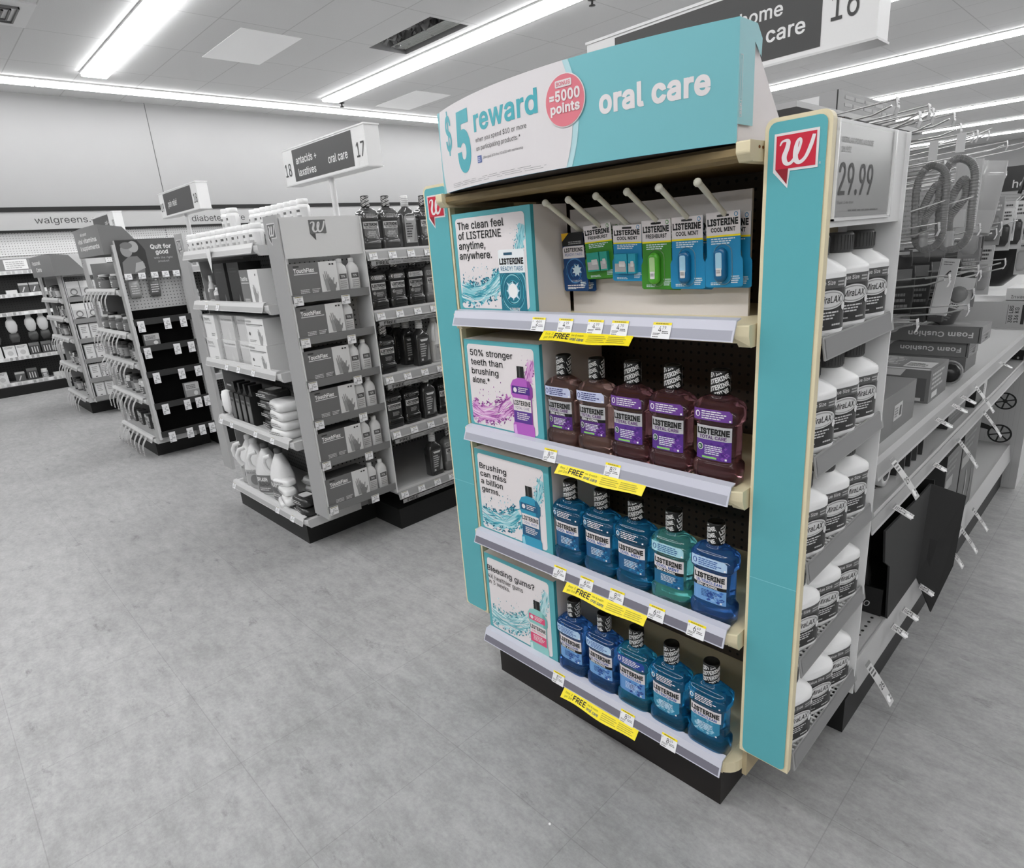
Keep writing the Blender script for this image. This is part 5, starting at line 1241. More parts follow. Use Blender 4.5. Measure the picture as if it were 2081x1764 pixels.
def pack(key, w, h, top, mid, low, bubble, sub, subcol, kindb):
    cd = MB(); r = .004
    pts = [(-w * .5, h), (w * .5, h), (w * .5, h * .42), (w * .5 + .005, h * .36), (w * .5 + .005, .004), (w * .5, 0), (-w * .5, 0), (-w * .5 - .005, .004), (-w * .5 - .005, h * .36), (-w * .5, h * .42)]
    cd.prism(pts, lambda p, d: (p[0], d, p[1]), -.0006, .0006, low)
    F = lambda k: (lambda a, b: Vector((a, -.0008 - .0003 * k, b)))
    if top is not None:
        cd.patch(-w * .5, h * .70, w * .5, h, F(0), top)
        cd.patch(-w * .5, h * .675, w * .5, h * .70, F(0), YELLOW)
        cd.text('LISTERINE', -w * .46, h * .83, h * .078, F(1), INK, w=w * .90, bold=.046, res=2)
        cd.text(sub, -w * .36, h * .745, h * .052, F(1), INK, w=w * .72, bold=.03)
        cd.rrect(-.014, h * .935, .014, h * .965, .0045, F(1), G(70))
        cd.disc(w * .38, h * .955, .0045, .005, F(1), low, 10); cd.disc(w * .38, h * .955, .003, .0034, F(2), PAPER, 10)
        cd.lines(-w * .36, h * .575, w * .40, h * .665, 3, F(1), mat('#DCEBF0', .5), 4)
    cd.lines(-w * .40, h * .03, w * .05, h * .075, 2, F(1), mat('#DCEBF0', .5), 6)
    cd.lines(w * .22, h * .05, w * .48, h * .16, 4, F(1), mat('#DCEBF0', .5), 7)
    parts = [('card', cd)]
    if kindb == 'spray':
        b = MB()
        pw_, ph = .030, h * .46
        rings = []
        for (z, s_) in ((0, .80), (.004, 1.0), (.010, 1.0), (.014, .86), (.0155, .5)):
            ring = []
            for q in range(32):
                a = 2 * math.pi * q / 32
                ring.append((pw_ / 2 * s_ * math.cos(a) - .004, -.001 - z, h * .31 + (ph / 2 - pw_ / 2) * math.copysign(1, math.sin(a)) * (1 if abs(math.sin(a)) > .02 else 0) + pw_ / 2 * s_ * math.sin(a)))
            rings.append(ring)
        b.loft(rings, bubble[0])
        b.rrect(-.004 - .0075, h * .31 - .012, .0035, h * .31 + ph / 2 - .010, .004, lambda a, c: Vector((a, -.0172, c)), bubble[1])
        b.rrect(-.0105, h * .31 - ph / 2 + .014, .0025, h * .31 - .006, .002, lambda a, c: Vector((a, -.0176, c)), G(215, .3))
        b.lines(-.009, h * .31 - ph / 2 + .02, .001, h * .31 - .010, 3, lambda a, c: Vector((a, -.0180, c)), G(90), 3)
        parts.append(('spray_bottle', b))
        sh = MB()
        ring = lambda s_, z: [(pw_ / 2 * s_ * math.cos(2 * math.pi * q / 32) - .001, -.001 - z, h * .31 + (ph / 2 - pw_ / 2) * (1 if math.sin(2 * math.pi * q / 32) > 0 else -1) + pw_ / 2 * s_ * math.sin(2 * math.pi * q / 32)) for q in range(32)]
        sh.loft([ring(1.5, 0), ring(1.5, .0012), ring(1.38, .0014), ring(1.38, .0002)], bubble[2], cap=False)
        parts.append(('blister', sh))
    elif kindb == 'strips':
        b = MB()
        for q, (u0, u1) in enumerate(((-w * .38, w * .06), (w * .10, w * .36))):
            b.box(u0, -.013, h * .15, u1, -.001, h * .50, bubble[0])
            b.box(u0 + .002, -.0142, h * .15 + .004, u1 - .002, -.013, h * .33, mat(205, .25, metal=.8))
            b.rrect(u0 + (u1 - u0) * .4, h * .27, u1 - .004, h * .37, .002, lambda a, c: Vector((a, -.0148, c)), G(200))
        parts.append(('strip_box', b))
    else:                                                             # tablet card
        cd.poly([(-w * .5, h), (w * .5, h), (w * .5, h * .78), (-w * .5, h * .78)], F(0), INK)
        cd.poly([(-w * .5, h), (-w * .15, h), (-w * .5, h * .86)], F(1), mat('#E2B22A', .4))
        cd.lines(-w * .2, h * .8, w * .45, h * .86, 2, F(1), G(170), 3)
        cd.rrect(-w * .5, h * .57, w * .5, h * .775, .008, F(1), PAPER, corners='0001')
        cd.text('LISTERINE', -w * .42, h * .68, h * .06, F(2), INK, w=w * .86, bold=.03)
        cd.text('READY! TABS', -w * .40, h * .61, h * .045, F(2), BLU, w=w * .8)
        for k in range(14):
            rr = w * .5 - k * .0022
            cd.stroke([(rr * .9 * math.cos(k * .8 + q * .15), h * .33 + rr * math.sin(k * .8 + q * .15)) for q in range(18)], [.0005 + .002 * math.sin(math.pi * q / 17) for q in range(18)], F(1 + k * .1), (mat('#2F6FB0', .4), mat('#4E8FC4', .4), mat('#0E2F5A', .4))[k % 3], sub=1)
        cd.poly([((.018 if k % 2 else .010) * math.cos(k * math.pi / 8) + w * .1, h * .36 + (.018 if k % 2 else .010) * math.sin(k * math.pi / 8)) for k in range(16)], F(3), mat('#D6ECF6', .4))
        cd.text('8 TABLETS', -w * .2, h * .16, h * .03, F(2), PAPER, w=w * .5)
        cd.lines(-w * .4, h * .04, w * .4, h * .12, 2, F(2), PAPER, 8)
    kind(key, 'blister_pack', 'pack', parts)


BLUP = mat('#1E86B8', .35); GRNP = mat('#3F8A2A', .35); GRND = mat('#2F6B1F', .35); NAVY = mat('#123F73', .35)
CLR = mat('#8FC4D8', .1, trans=.6); CLRG = mat('#9CCB8A', .1, trans=.6)
pack('pk_tabs', .074, .155, None, None, NAVY, None, None, None, 'tabs')
pack('pk_gstrip', .088, .137, PAPER, None, GRNP, (mat('#2F9C8C', .25), ), 'FRESHBURST', INK, 'strips')
pack('pk_bstrip', .085, .137, PAPER, None, BLUP, (mat('#2E9DB5', .25), ), 'COOL MINT', INK, 'strips')
pack('pk_gspray', .080, .164, PAPER, None, GRNP, (mat('#4FA32E', .2), mat('#A9C98F', .2), CLRG), 'FRESHBURST', INK, 'spray')
pack('pk_bspray', .080, .164, PAPER, None, BLUP, (mat('#0F5F8F', .2), mat('#9CC6DC', .2), CLR), 'COOL MINT', INK, 'spray')
PK = [('pk_tabs', 0, 1.362, .02, 'dark navy tablet pack', 2), ('pk_gstrip', 1, 1.395, .05, 'green breath strip pack', 2), ('pk_bstrip', 2, 1.387, -.02, 'blue breath strip pack', 1), ('pk_gspray', 3, 1.366, 0, 'green mint spray pack', 2),
      ('pk_bspray', 4, 1.367, 0, 'blue mint spray pack', 2), ('pk_bspray', 5, 1.370, .02, 'blue mint spray pack', 2)]
for k, hi, z, tilt, nm, n in PK:
    for q in range(n):
        x = hx[hi] + (0.0 if k != 'pk_tabs' else -.012)
        put(k, nm + ', ' + ('front one' if q == 0 else 'one behind the front') + ' on the hook that is ' + ORD[hi], (x + q * .010, 1.357 + q * .020, z + q * -.003), group='hanging mint packs', rot=(0.05, -tilt + (.03 if q else 0), 0.02))

# ------------------------------------------------------------------ gray bottle variants for the aisle shelves
DKL = mat(38, .12, coat=.5); DKL2 = mat(70, .12, coat=.5); MDL = mat(105, .15, coat=.5)
GP = G(205, .4)
bottle('g_ultra', DKL2, 'ULTRACLEAN', INK, plate=GP, low=120, low2=[140, 100, 160], lowbar=200, toplab=None, topink=G(190), gray=True, wrap='bowl')
bottle('g_total', DKL, 'TOTAL CARE', INK, plate=GP, low=60, low2=[75, 50], lowbar=190, toplab=G(75), gray=True, ring=80)
bottle('g_total_zero', DKL, 'TOTAL CARE', INK, plate=G(170), zero=True, low=62, low2=[80, 50], lowbar=190, toplab=G(190), topink=G(60), gray=True, ring=80)
bottle('g_fresh', mat(30, .12, coat=.5), 'FRESHBURST', INK, plate=GP, low=42, low2=[55, 30], lowbar=170, topink=G(120), gray=True)
bottle('g_care', MDL, 'ORIGINAL', INK, plate=GP, low=150, low2=[170, 130], lowbar=60, toplab=G(150), topink=G(70), gray=True)


def plain_wash(key, liq, lab1, lab2, white):
    body = MB()
    S = [(0, .085, .06), (.004, .094, .068), (.165, .094, .068), (.185, .08, .06), (.200, .05, .045), (.207, .036, .036), (.214, .034, .034)]
    body.loft([supell(w, d, 6 if z < .17 else 3 if z < .2 else 2, z) for z, w, d in S], liq)
    lb = MB(); M = bmap(.094, .068, 6); M2 = bmap(.094, .068, 6, .0012)
    lb.patch(-.036, .025, .036, .160, M, lab1, 8, 1)
    lb.poly([(-.026, .150), (.030, .150), (.022, .138), (-.018, .138)], M2, G(215))
    lb.lines(-.028, .05, .016, .128, 6, M2, lab2, 5, .55)
    lb.poly([(.012, .03), (.034, .03), (.034, .12), (.026, .10)], M2, G(140))
    lb.patch(-.028, .030, -.016, .042, M2, G(210))
    cp = MB().lathe([(.0195, .209), (.021, .211), (.0195, .262), (.018, .265), (.0005, .265)], G(225 if white else 25, .35), 20)
    for k in range(5):
        cp.tube([(.0205 * math.cos(a), .0205 * math.sin(a), .214 + k * .010 + .006 * math.sin(a)) for a in [2 * math.pi * q / 16 for q in range(17)]], .0009, G(110 if white else 170), 4)
    kind(key, 'mouthwash_bottle', 'bottle', [('body', body), ('label_wrap', lb), ('cap', cp)])


plain_wash('g_store', mat(48, .12, coat=.5), G(70), G(190), True)
plain_wash('g_store_pale', mat(75, .12, coat=.5), G(165), G(60), True)

# ------------------------------------------------------------------ white side display with powder bottles
SKX = -.457


def powder_bottle():
    W_, D_, n = .136, .098, 3.2
    body = MB(); wh = mat('#F2F2F2', .3)
    S = [(0, .126, .088, n), (.004, .133, .095, n), (.012, W_, D_, n), (.126, W_, D_, n), (.132, .134, .096, n), (.136, .128, .090, n), (.150, .090, .070, 2.5), (.156, .060, .058, 2), (.162, .052, .052, 2)]
    body.loft([supell(w, d, k, z) for z, w, d, k in S], wh)
    lb = MB(); M = bmap(W_, D_, n); M2 = bmap(W_, D_, n, .0012); M3 = bmap(W_, D_, n, .0018)
    lb.patch(-.058, .016, .058, .118, M, G(42, .35), 14, 1)
    lb.patch(-.058, .098, .058, .118, M2, G(85, .35), 14, 1)
    lb.text('Value Size', -.046, .106, .008, M3, G(225), w=.056, bold=.01)
    lb.lines(.018, .101, .040, .114, 2, M3, G(190), 3)
    lb.oval(-.004, .076, .046, .019, M3, G(225, .3)); lb.oval(-.004, .076, .043, .0165, bmap(W_, D_, n, .0022), G(165, .3)); lb.oval(-.004, .076, .038, .014, bmap(W_, D_, n, .0026), G(220, .3))
    lb.text('MiraLAX', -.036, .0705, .013, bmap(W_, D_, n, .0031), INK, w=.064, bold=.012, shear=.15)
    lb.poly([(.040, .070), (.047, .066), (.048, .058), (.042, .052), (.035, .056), (.034, .063)], M3, G(230))
    lb.poly([(.043, .117), (.050, .116), (.049, .100), (.041, .098), (.040, .108)], M3, G(215))
    lb.lines(-.040, .036, .030, .054, 3, M3, G(215), 4, .5)
    lb.lines(-.042, .022, -.008, .028, 1, M3, G(180), 6); lb.lines(.008, .022, .040, .029, 1, M3, G(200), 5)
    cp = MB().lathe([(.026, .160), (.030, .162), (.031, .166), (.030, .198), (.027, .202), (.0005, .202)], G(78, .45), 24)
    for q in range(28):
        a = 2 * math.pi * q / 28
        cp.tube([(.0305 * math.cos(a), .0305 * math.sin(a), .166), (.0302 * math.cos(a), .0302 * math.sin(a), .196)], .0012, G(66, .45), 4)
    kind('powder', 'powder_bottle', 'bottle', [('body', body), ('label_wrap', lb), ('cap', cp)])


powder_bottle()
t = empty('side_display', (0, 0, 0), 'white narrow side display of powder bottles hung on the right of the teal unit', 'display shelf')
SW = G(226, .45)
y0, y1 = 1.283, 1.712
MB().box(-.576, y0, .20, -.570, y1, 1.672, pegboard(222, 60, (1, 2), .0254, .12)).build('back_panel', t)
MB().box(-.576, y1 - .006, .17, SKX + .004, y1, 1.672, SW).build('side_panel', t)
MB().box(-.570, y0 + .002, .235, SKX - .006, y0 + .006, 1.672, SW).build('side_panel', t)
hd = MB().box(-.570, y0, 1.485, SKX - .004, y1 - .006, 1.49, SW)
hd.box(SKX - .010, y0, 1.490, SKX - .004, y1 - .006, 1.674, SW)
hd.build('sign_box', t)
sg = MB(); mp = plane((SKX - .0035, 0, 0), (0, 1, 0), (0, 0, 1), 0)
sg.patch(y0 + .010, 1.503, 1.612, 1.667, plane((SKX - .0035, 0, 0), (0, 1, 0), (0, 0, 1), .0008), G(158, .25))
f = plane((SKX - .0035, 0, 0), (0, 1, 0), (0, 0, 1), .0016)
sg.text('MIRALAX POWD,45 DOSE', 1.314, 1.634, .0095, f, G(95), w=.172, res=1)
sg.text('26.9OZ', 1.314, 1.618, .0095, f, G(95), w=.05, res=1)
sg.text('29.99', 1.311, 1.543, .056, f, INK, w=.188, bold=.005, res=3)
sg.text('$ per 1 ea dose', 1.311, 1.527, .005, f, G(80), w=.085, res=1)
sg.lines(1.37, 1.511, 1.56, 1.517, 1, f, G(90), 4)
sg.build('price_sign', t, 'gray price sign reading 29.99')
ah = MB()
for (a, b, c, d) in ((y0 + .003, 1.496, 1.622, 1.500), (y0 + .003, 1.496, y0 + .007, 1.672), (1.618, 1.496, 1.622, 1.672)):
    ah.box(SKX - .003, a, b, SKX + .002, c, d, G(240, .15))
ah.build('sign_holder', t)
for i, zb in enumerate((1.232, .982, .730, .482, .210)):
    sh = MB(); zt = zb + .038
    for k in range(24):
        yy = y0 + .012 + k * (y1 - y0 - .026) / 23
        sh.tube([(-.569, yy, zt - .003), (SKX - .004, yy, zt - .003)], .003, SW, 6)
    for xx in (-.56, -.515, -.475):
        sh.tube([(xx, y0 + .006, zt - .008), (xx, y1 - .008, zt - .008)], .0025, SW, 6)
    o = sh.build('wire_shelf', t)
    lp = MB()
    lp.prism([(SKX + .004, zb), (SKX + .007, zb), (SKX - .001, zb + .046), (SKX - .004, zb + .046)], lambda p, d: (p[0], d, p[1]), y0 + .002, y1 + .012, G(150, .4))
    lp.patch(y0 + .01, zb + .003, y1 - .004, zb + .043, lambda u, v: Vector((SKX + .0078 - (v - zb) * .174, u, v)), G(132, .4))
    lp.build('front_lip', o)
    for k in range(3):
        put('powder', 'white powder bottle with dark label, ' + ('nearest', 'middle', 'farthest')[k] + ' of three on the ' + TOPDOWN[i] + ' wire shelf' if i else 'white powder bottle with dark label, ' + ('nearest', 'middle', 'farthest')[k] + ' of three on the top wire shelf', (-.514, 1.352 + k * .137, zt), rz=math.radians(71), group='powder bottles on the side display')


# ------------------------------------------------------------------ gray fixtures of the aisles behind
GS = G(186, .4); GE = G(205, .35); GD = G(150, .45); GRAILM = G(165, .35)
for k, (d, c) in enumerate((('1', '49'), ('5', '99'), ('4', '49'))):
    TAGMESH['g' + str(k)] = price_tag_mesh(d, c, mat(205, .4), .046, .036).mesh('price_tag')


def gray_endcap(label, c, hw, yr, yw, zbs, tags, wing=(.57, .145), base=(-.5, .44), wingz=(.22, 1.70), kick_y=None, backz=1.66, right_only=False, deckd=.40, flag=True, backcol=112):
    t = empty('endcap_unit', (0, 0, 0), label, 'display shelf', 'gray endcaps')
    yb = yr + deckd
    MB().box(c + base[0], kick_y or yr + .045, 0, c + base[1], yb + .08, .125, G(22, .5)).build('kick_plinth', t)
    MB().box(c - hw - .02, yb, .125, c + hw + .02, yb + .025, backz, pegboard(backcol, 25, (0, 2), .0254, .2)).build('back_panel', t)
    for sg_ in (-1, 1):
        MB().box(c + sg_ * (hw + .015) - .004, yr + .09, .13, c + sg_ * (hw + .015) + .004, yb, 1.60, GD).build('side_wall', t)
    for zb, tg in zip(zbs, tags):
        shelf_unit(t, c, hw, yr, yb, zb, GS, GRAILM, GE, GE, tg, None, rail_h=.042)
    for sg_ in (-1, 1):
        a = c + sg_ * wing[0]; b = c + sg_ * (wing[0] + wing[1]); x0, x1 = min(a, b), max(a, b)
        wg = MB(); wg.box(x0, yw, wingz[0], x1, yw + .02, wingz[1], G(198, .4), front=G(158, .4))
        o = wg.build('side_wing', t)
        if flag:
            lg = MB(); fw = min(.075, (x1 - x0) * .55)
            wflag(lg, (x0 + x1) / 2 - fw / 2, 1.605, fw, .058, plane((0, yw, 0), (1, 0, 0), (0, 0, 1), .0006), plane((0, yw, 0), (1, 0, 0), (0, 0, 1), .0012), G(98), G(70), G(210), tail=.48)
            lg.build('flag_logo', o)
    return t


def gondola(label, c, side, y0, y1, zs, top, lip=.05, deck=182, spine=150, tagged=(), lips=None):
    t = empty('gondola_shelving', (0, 0, 0), label, 'store shelving', 'long gondolas')
    w = abs(side - c)
    MB().box(c - w + .02, y0, 0, c + w - .02, y1, .12, G(20, .5)).build('kick_plinth', t)
    MB().box(c - .015, y0, .12, c + .015, y1, top, pegboard(spine, 30, (1, 2), .0254, .2)).build('spine_panel', t)
    for i, z in enumerate(zs):
        lip = lips[i] if lips else .05
        for sg_ in (1, -1):
            sh = MB()
            xa, xb = (c + .015, side - .006) if sg_ > 0 else (c - w + .006, c - .015)
            sh.box(xa, y0, z - .022, xb, y1, z, G(deck, .4))
            o = sh.build('shelf', t)
            xl = side if sg_ > 0 else c - w
            lp = MB()
            lp.prism([(xl + sg_ * .006, z - lip), (xl + sg_ * .003, z - lip), (xl - sg_ * .012, z + .004), (xl - sg_ * .007, z + .004)], lambda p, d: (p[0], d, p[1]), y0, y1, G(188, .35))
            lp.build('price_rail', o)
            if sg_ > 0:
                fp = lambda u, v, xl=xl, z=z: Vector((xl + .0068 - v * .24, u, z - lip + v))
                pl = MB().patch(y0, .008, y1, lip - .006, fp, G(158, .35)); pl.build('label_channel', o)
                for (zi, ys_) in tagged:
                    if zi == i:
                        for q, yy in enumerate(ys_):
                            tg = bpy.data.objects.new('price_tag', TAGMESH['g' + str(q % 3)]); COL.objects.link(tg); tg.parent = o
                            tg.location = (xl + .0088, yy, z - lip + .006); tg.rotation_euler = (-.23, 0, math.pi / 2)
    return t


def aisle_sign(label, c, y, w, z0, z1, left, right, ltxt, rtxt, base_z, panel=(-.39, .37), th=.09):
    t = empty('aisle_sign', (c, y, z0), label, 'sign', 'aisle number signs')
    h = z1 - z0
    bx = MB().box(-w / 2, 0, 0, w / 2, th, h, G(236, .35)); bx.box(-w / 2 - .004, -.004, -.006, w / 2 + .004, th + .004, 0, G(215, .35)); bx.box(-w / 2 - .004, -.004, h, w / 2 + .004, th + .004, h + .008, G(240, .35))
    bevel(bx.build('sign_box', t), .003)
    F = lambda k: (lambda u, v: Vector((u, -.0008 * k, v)))
    fc = MB(); fc.patch(panel[0], .012, panel[1], h - .008, F(1), G(72, .4))
    for s_, u, v, hh, w_ in ltxt + rtxt:
        fc.text(s_, u, v, hh, F(2), G(235), w=w_, bold=.014, res=3)
    for s_, u, v, hh, w_ in (left, right):
        if s_:
            fc.text(s_, u, v, hh, F(2), G(70), w=w_, bold=.004, res=3)
    fc.build('sign_face', t)
    po = MB().tube([(0, th / 2, -.006), (0, th / 2, base_z - z0)], .018, G(225, .3), 12)
    po.build('post', t)
    return t


# aisle 16 sign behind the teal header, 17/18 sign over the next endcap, and the two beyond
aisle_sign('large aisle sign reading home health care, partly hidden by the teal header', CX - .05, 2.0, .955, 1.945, 2.158, ('', 0, 0, 0, 0), ('16', .36, .066, .068, .07), [], [('home', .100, .118, .034, .128), ('health care', .005, .058, .038, .288)], 1.78, (-.355, .336))
aisle_sign('aisle sign reading 18 antacids and laxatives, oral care 17', -3.55, 1.98, .965, 1.955, 2.155, ('18', -.475, .050, .072, .085), ('17', .385, .050, .072, .080), [('antacids +', -.315, .108, .040, .260), ('laxatives', -.300, .038, .040, .222)], [('oral care', .075, .062, .042, .215)], 1.60, (-.355, .350))
aisle_sign('aisle sign reading pain relief 18, farther left over its endcap', -6.13, 1.98, 1.0, 1.965, 2.165, ('19', -.485, .05, .07, .08), ('18', .395, .05, .07, .08), [('pain relief', -.27, .075, .05, .24)], [], 1.60, (-.37, .36))
aisle_sign('small looking aisle sign farthest left, above the supplements endcap', -8.83, 1.98, 1.0, 1.965, 2.165, ('', 0, 0, 0, 0), ('19', .395, .05, .07, .08), [('vitamins', -.30, .05, .04, .24)], [('cold +', .08, .09, .04, .16), ('allergy', .08, .035, .04, .18)], 1.60, (-.48, .26))

# ------------------------------------------------------------------ product kinds in gray
def boxkind(key, name, cat, w, d, h, col, deco=None, top=None, side=None, label_parts=True):
    b = MB().box(-w / 2, 0, 0, w / 2, d, h, mat(col, .45), top=mat(top, .45) if top is not None else None, right=mat(side, .45) if side is not None else None)
    parts = [('carton', b)]
    if deco:
        f = MB(); deco(f, lambda k: (lambda u, v: Vector((u, -.0006 * k, v))), w, h)
        parts.append(('printed_front', f))
    kind(key, name, cat, parts)


def hand(f, F, cx, z0, s, col):
    """printed gloved hand"""
    loops = [[(cx - .10 * s, z0), (cx + .22 * s, z0), (cx + .30 * s, z0 + .30 * s), (cx + .30 * s, z0 + .52 * s), (cx + .06 * s, z0 + .62 * s), (cx - .16 * s, z0 + .56 * s), (cx - .14 * s, z0 + .30 * s)]]
    for k, (dx, dy, ln) in enumerate(((-.13, .55, .30), (-.04, .60, .38), (.06, .61, .36), (.15, .56, .26))):
        x = cx + dx * s; y = z0 + dy * s
        loops.append([(x - .04 * s, y - .08 * s), (x + .045 * s, y - .08 * s), (x - .03 * s, y + ln * s), (x - .07 * s, y + ln * .96 * s)])
    loops.append([(cx + .25 * s, z0 + .26 * s), (cx + .34 * s, z0 + .30 * s), (cx + .42 * s, z0 + .62 * s), (cx + .36 * s, z0 + .64 * s)])
    f.blend(loops, F, col)


def glove_deco(f, F, w, h):
    f.patch(w * .12, 0, w * .5, h, F(1), G(214, .4))
    f.patch(-w * .5, 0, w * .12, h, F(1), G(112, .4))
    f.text('TouchFlex', -w * .40, h * .72, h * .115, F(2), G(235), w=w * .42, bold=.03, res=2)
    f.patch(-w * .40, h * .66, w * .08, h * .685, F(2), G(215))
    f.rrect(-w * .40, h * .88, -w * .28, h * .93, .002, F(2), G(60))
    f.lines(-w * .32, h * .08, -w * .12, h * .22, 3, F(2), G(205), 3); f.lines(-w * .08, h * .08, w * .10, h * .22, 3, F(2), G(205), 4)
    hand(f, F(2), w * .26, h * .10, h * .62, G(150)); hand(f, F(3), w * .33, h * .02, h * .50, G(125))
    f.patch(w * .34, h * .88, w * .38, h * .93, F(2), G(60)); f.patch(w * .40, h * .88, w * .44, h * .93, F(2), G(60))


boxkind('touch', 'glove_box', 'box', .245, .11, .150, 112, glove_deco, top=70, side=205)


def alcohol():
    b = MB(); wh = mat(212, .3)
    S = [(0, .052, .044, 3), (.004, .060, .050, 3), (.105, .060, .050, 3), (.122, .050, .044, 2.6), (.134, .028, .028, 2), (.140, .025, .025, 2)]
    b.loft([supell(w, d, n, z, 28) for z, w, d, n in S], wh)
    l = MB(); M = bmap(.060, .050, 3)
    l.patch(-.020, .062, .020, .086, M, G(85), 6); l.text('70%', -.014, .069, .010, bmap(.060, .050, 3, .0012), G(220), w=.022, bold=.02)
    l.lines(-.018, .018, .018, .056, 4, M, G(150), 3)
    cp = MB().lathe([(.0125, .138), (.0135, .140), (.013, .156), (.0005, .158)], G(225, .35), 14)
    kind('alcohol', 'alcohol_bottle', 'bottle', [('body', b), ('label_wrap', l), ('cap', cp)])


alcohol()


def vitamin():
    b = MB().lathe([(.030, 0), (.033, .003), (.033, .072), (.028, .080), (.024, .083)], mat(238, .3), 20)
    l = MB(); r = .0336
    f = lambda u, v: Vector((r * math.sin(u / r), -r * math.cos(u / r), v)); f2 = lambda u, v: Vector(((r + .0005) * math.sin(u / r), -(r + .0005) * math.cos(u / r), v))
    l.patch(-.052, .008, .052, .066, f, G(222), 14); l.patch(-.016, .044, .012, .056, f2, G(95), 4); l.patch(-.020, .014, .018, .030, f2, G(172), 5)
    l.lines(-.046, .02, -.026, .056, 3, f2, G(150), 3)
    cp = MB().lathe([(.027, .082), (.029, .084), (.029, .103), (.027, .106), (.0005, .106)], mat(244, .35), 20)
    kind('vitamin', 'vitamin_bottle', 'bottle', [('body', b), ('label_wrap', l), ('cap', cp)])


vitamin()

# ------------------------------------------------------------------ endcap of aisles 17 and 18
C2, Y2 = -3.52, 1.25
E2Z = (1.547, 1.268, .932, .570, .133)
gray_endcap('gray endcap with vitamin bottles on top and bleach jugs below, under the sign 18 17', C2, .485, Y2, 1.30, E2Z,
            [(), ((C2 - .27, 'g0'), (C2 - .10, 'g1')), ((C2 - .15, 'g0'), (C2 + .02, 'g1'), (C2 + .22, 'g2')), ((C2 - .44, 'g0'), (C2 - .27, 'g1'), (C2 + .08, 'g2'), (C2 + .30, 'g0')), ((C2 - .46, 'g1'), (C2 + .18, 'g2'), (C2 + .37, 'g0'))])
tg = MB(); tg.poly([(-.035, 0), (.035, .01), (.03, -.04), (.004, -.12), (-.02, -.05)], lambda u, v: Vector((u, 0, v)), G(225, .4)); tg.poly([(-.035, 0), (.035, .01), (.03, -.04), (.004, -.12), (-.02, -.05)][::-1], lambda u, v: Vector((u, .0008, v)), G(200, .4))
o = tg.build('hanging_card'); o.location = (C2 - .05, 1.246, 1.585); tag(o, 'small torn white card hanging from the vitamin shelf rail', 'card')
zt = [z + .030 for z in E2Z]
for k in range(13):
    put('vitamin', 'white vitamin bottle, ' + ORD[k] + ' in the front row' if k < 12 else 'white vitamin bottle at the right end of the front row', (C2 - .445 + k * .073, 1.318, zt[0]), rz=.1 * ((k * 7) % 5 - 2), group='front row of white vitamin bottles')
for k in range(13):
    put('vitamin', 'white vitamin bottle, ' + ORD[k] + ' in the second row behind the front ones', (C2 - .445 + k * .073, 1.395, zt[0]), rz=.1 * ((k * 5) % 5 - 2), group='second row of white vitamin bottles')
for k in range(9):
    put('vitamin', 'white vitamin bottle, ' + ORD[k] + ' in the back row carrying the upper layer', (C2 - .145 + k * .073, 1.575, zt[0]), group='back row of white vitamin bottles')
    put('vitamin', 'white vitamin bottle, ' + ORD[k] + ' on the upper layer at the back', (C2 - .145 + k * .073, 1.575, zt[0] + .106), rz=.1 * ((k * 3) % 5 - 2), group='upper layer of white vitamin bottles')
for k in range(2):
    put('vitamin', 'white vitamin bottle standing on others, ' + ('left' if k == 0 else 'right') + ' of two above the long front row', (C2 - .079 + k * .073, 1.395, zt[0] + .106), group='two raised vitamin bottles')

dk = lambda f, F, w, h: (f.lines(-w * .3, h * .75, w * .3, h * .9, 2, F(1), G(75), 3), f.poly([(w * .1, h * .05), (w * .25, h * .05), (w * .18, h * .25)], F(1), G(130)))
boxkind('darkbox', 'dark_carton', 'box', .155, .12, .215, 48, dk, top=60)
put('darkbox', 'dark upright carton, left of two on the second shelf of the aisle 17 endcap', (C2 - .125, 1.31, zt[1]), group='two dark cartons')
put('darkbox', 'dark upright carton, right of two, beside the glove box', (C2 + .075, 1.31, zt[1]), group='two dark cartons')


def glove2(f, F, w, h):
    f.patch(-w * .5, 0, -w * .02, h, F(1), G(118)); f.patch(-w * .02, 0, w * .5, h, F(1), G(222))
    f.text('TouchFlex', -w * .46, h * .70, h * .10, F(2), G(225), w=w * .38, bold=.03); f.patch(-w * .46, h * .62, -w * .04, h * .645, F(2), G(210))
    hand(f, F(2), w * .20, h * .05, h * .55, G(150)); f.lines(-w * .4, h * .1, -w * .1, h * .2, 2, F(2), G(200), 3); f.patch(w * .34, h * .82, w * .38, h * .88, F(2), G(60))


boxkind('glove2', 'glove_box', 'box', .225, .12, .175, 190, glove2, top=95, side=225)
put('glove2', 'two tone glove box at the right end of the second shelf', (C2 + .325, 1.285, zt[1]), rz=0, group=None)
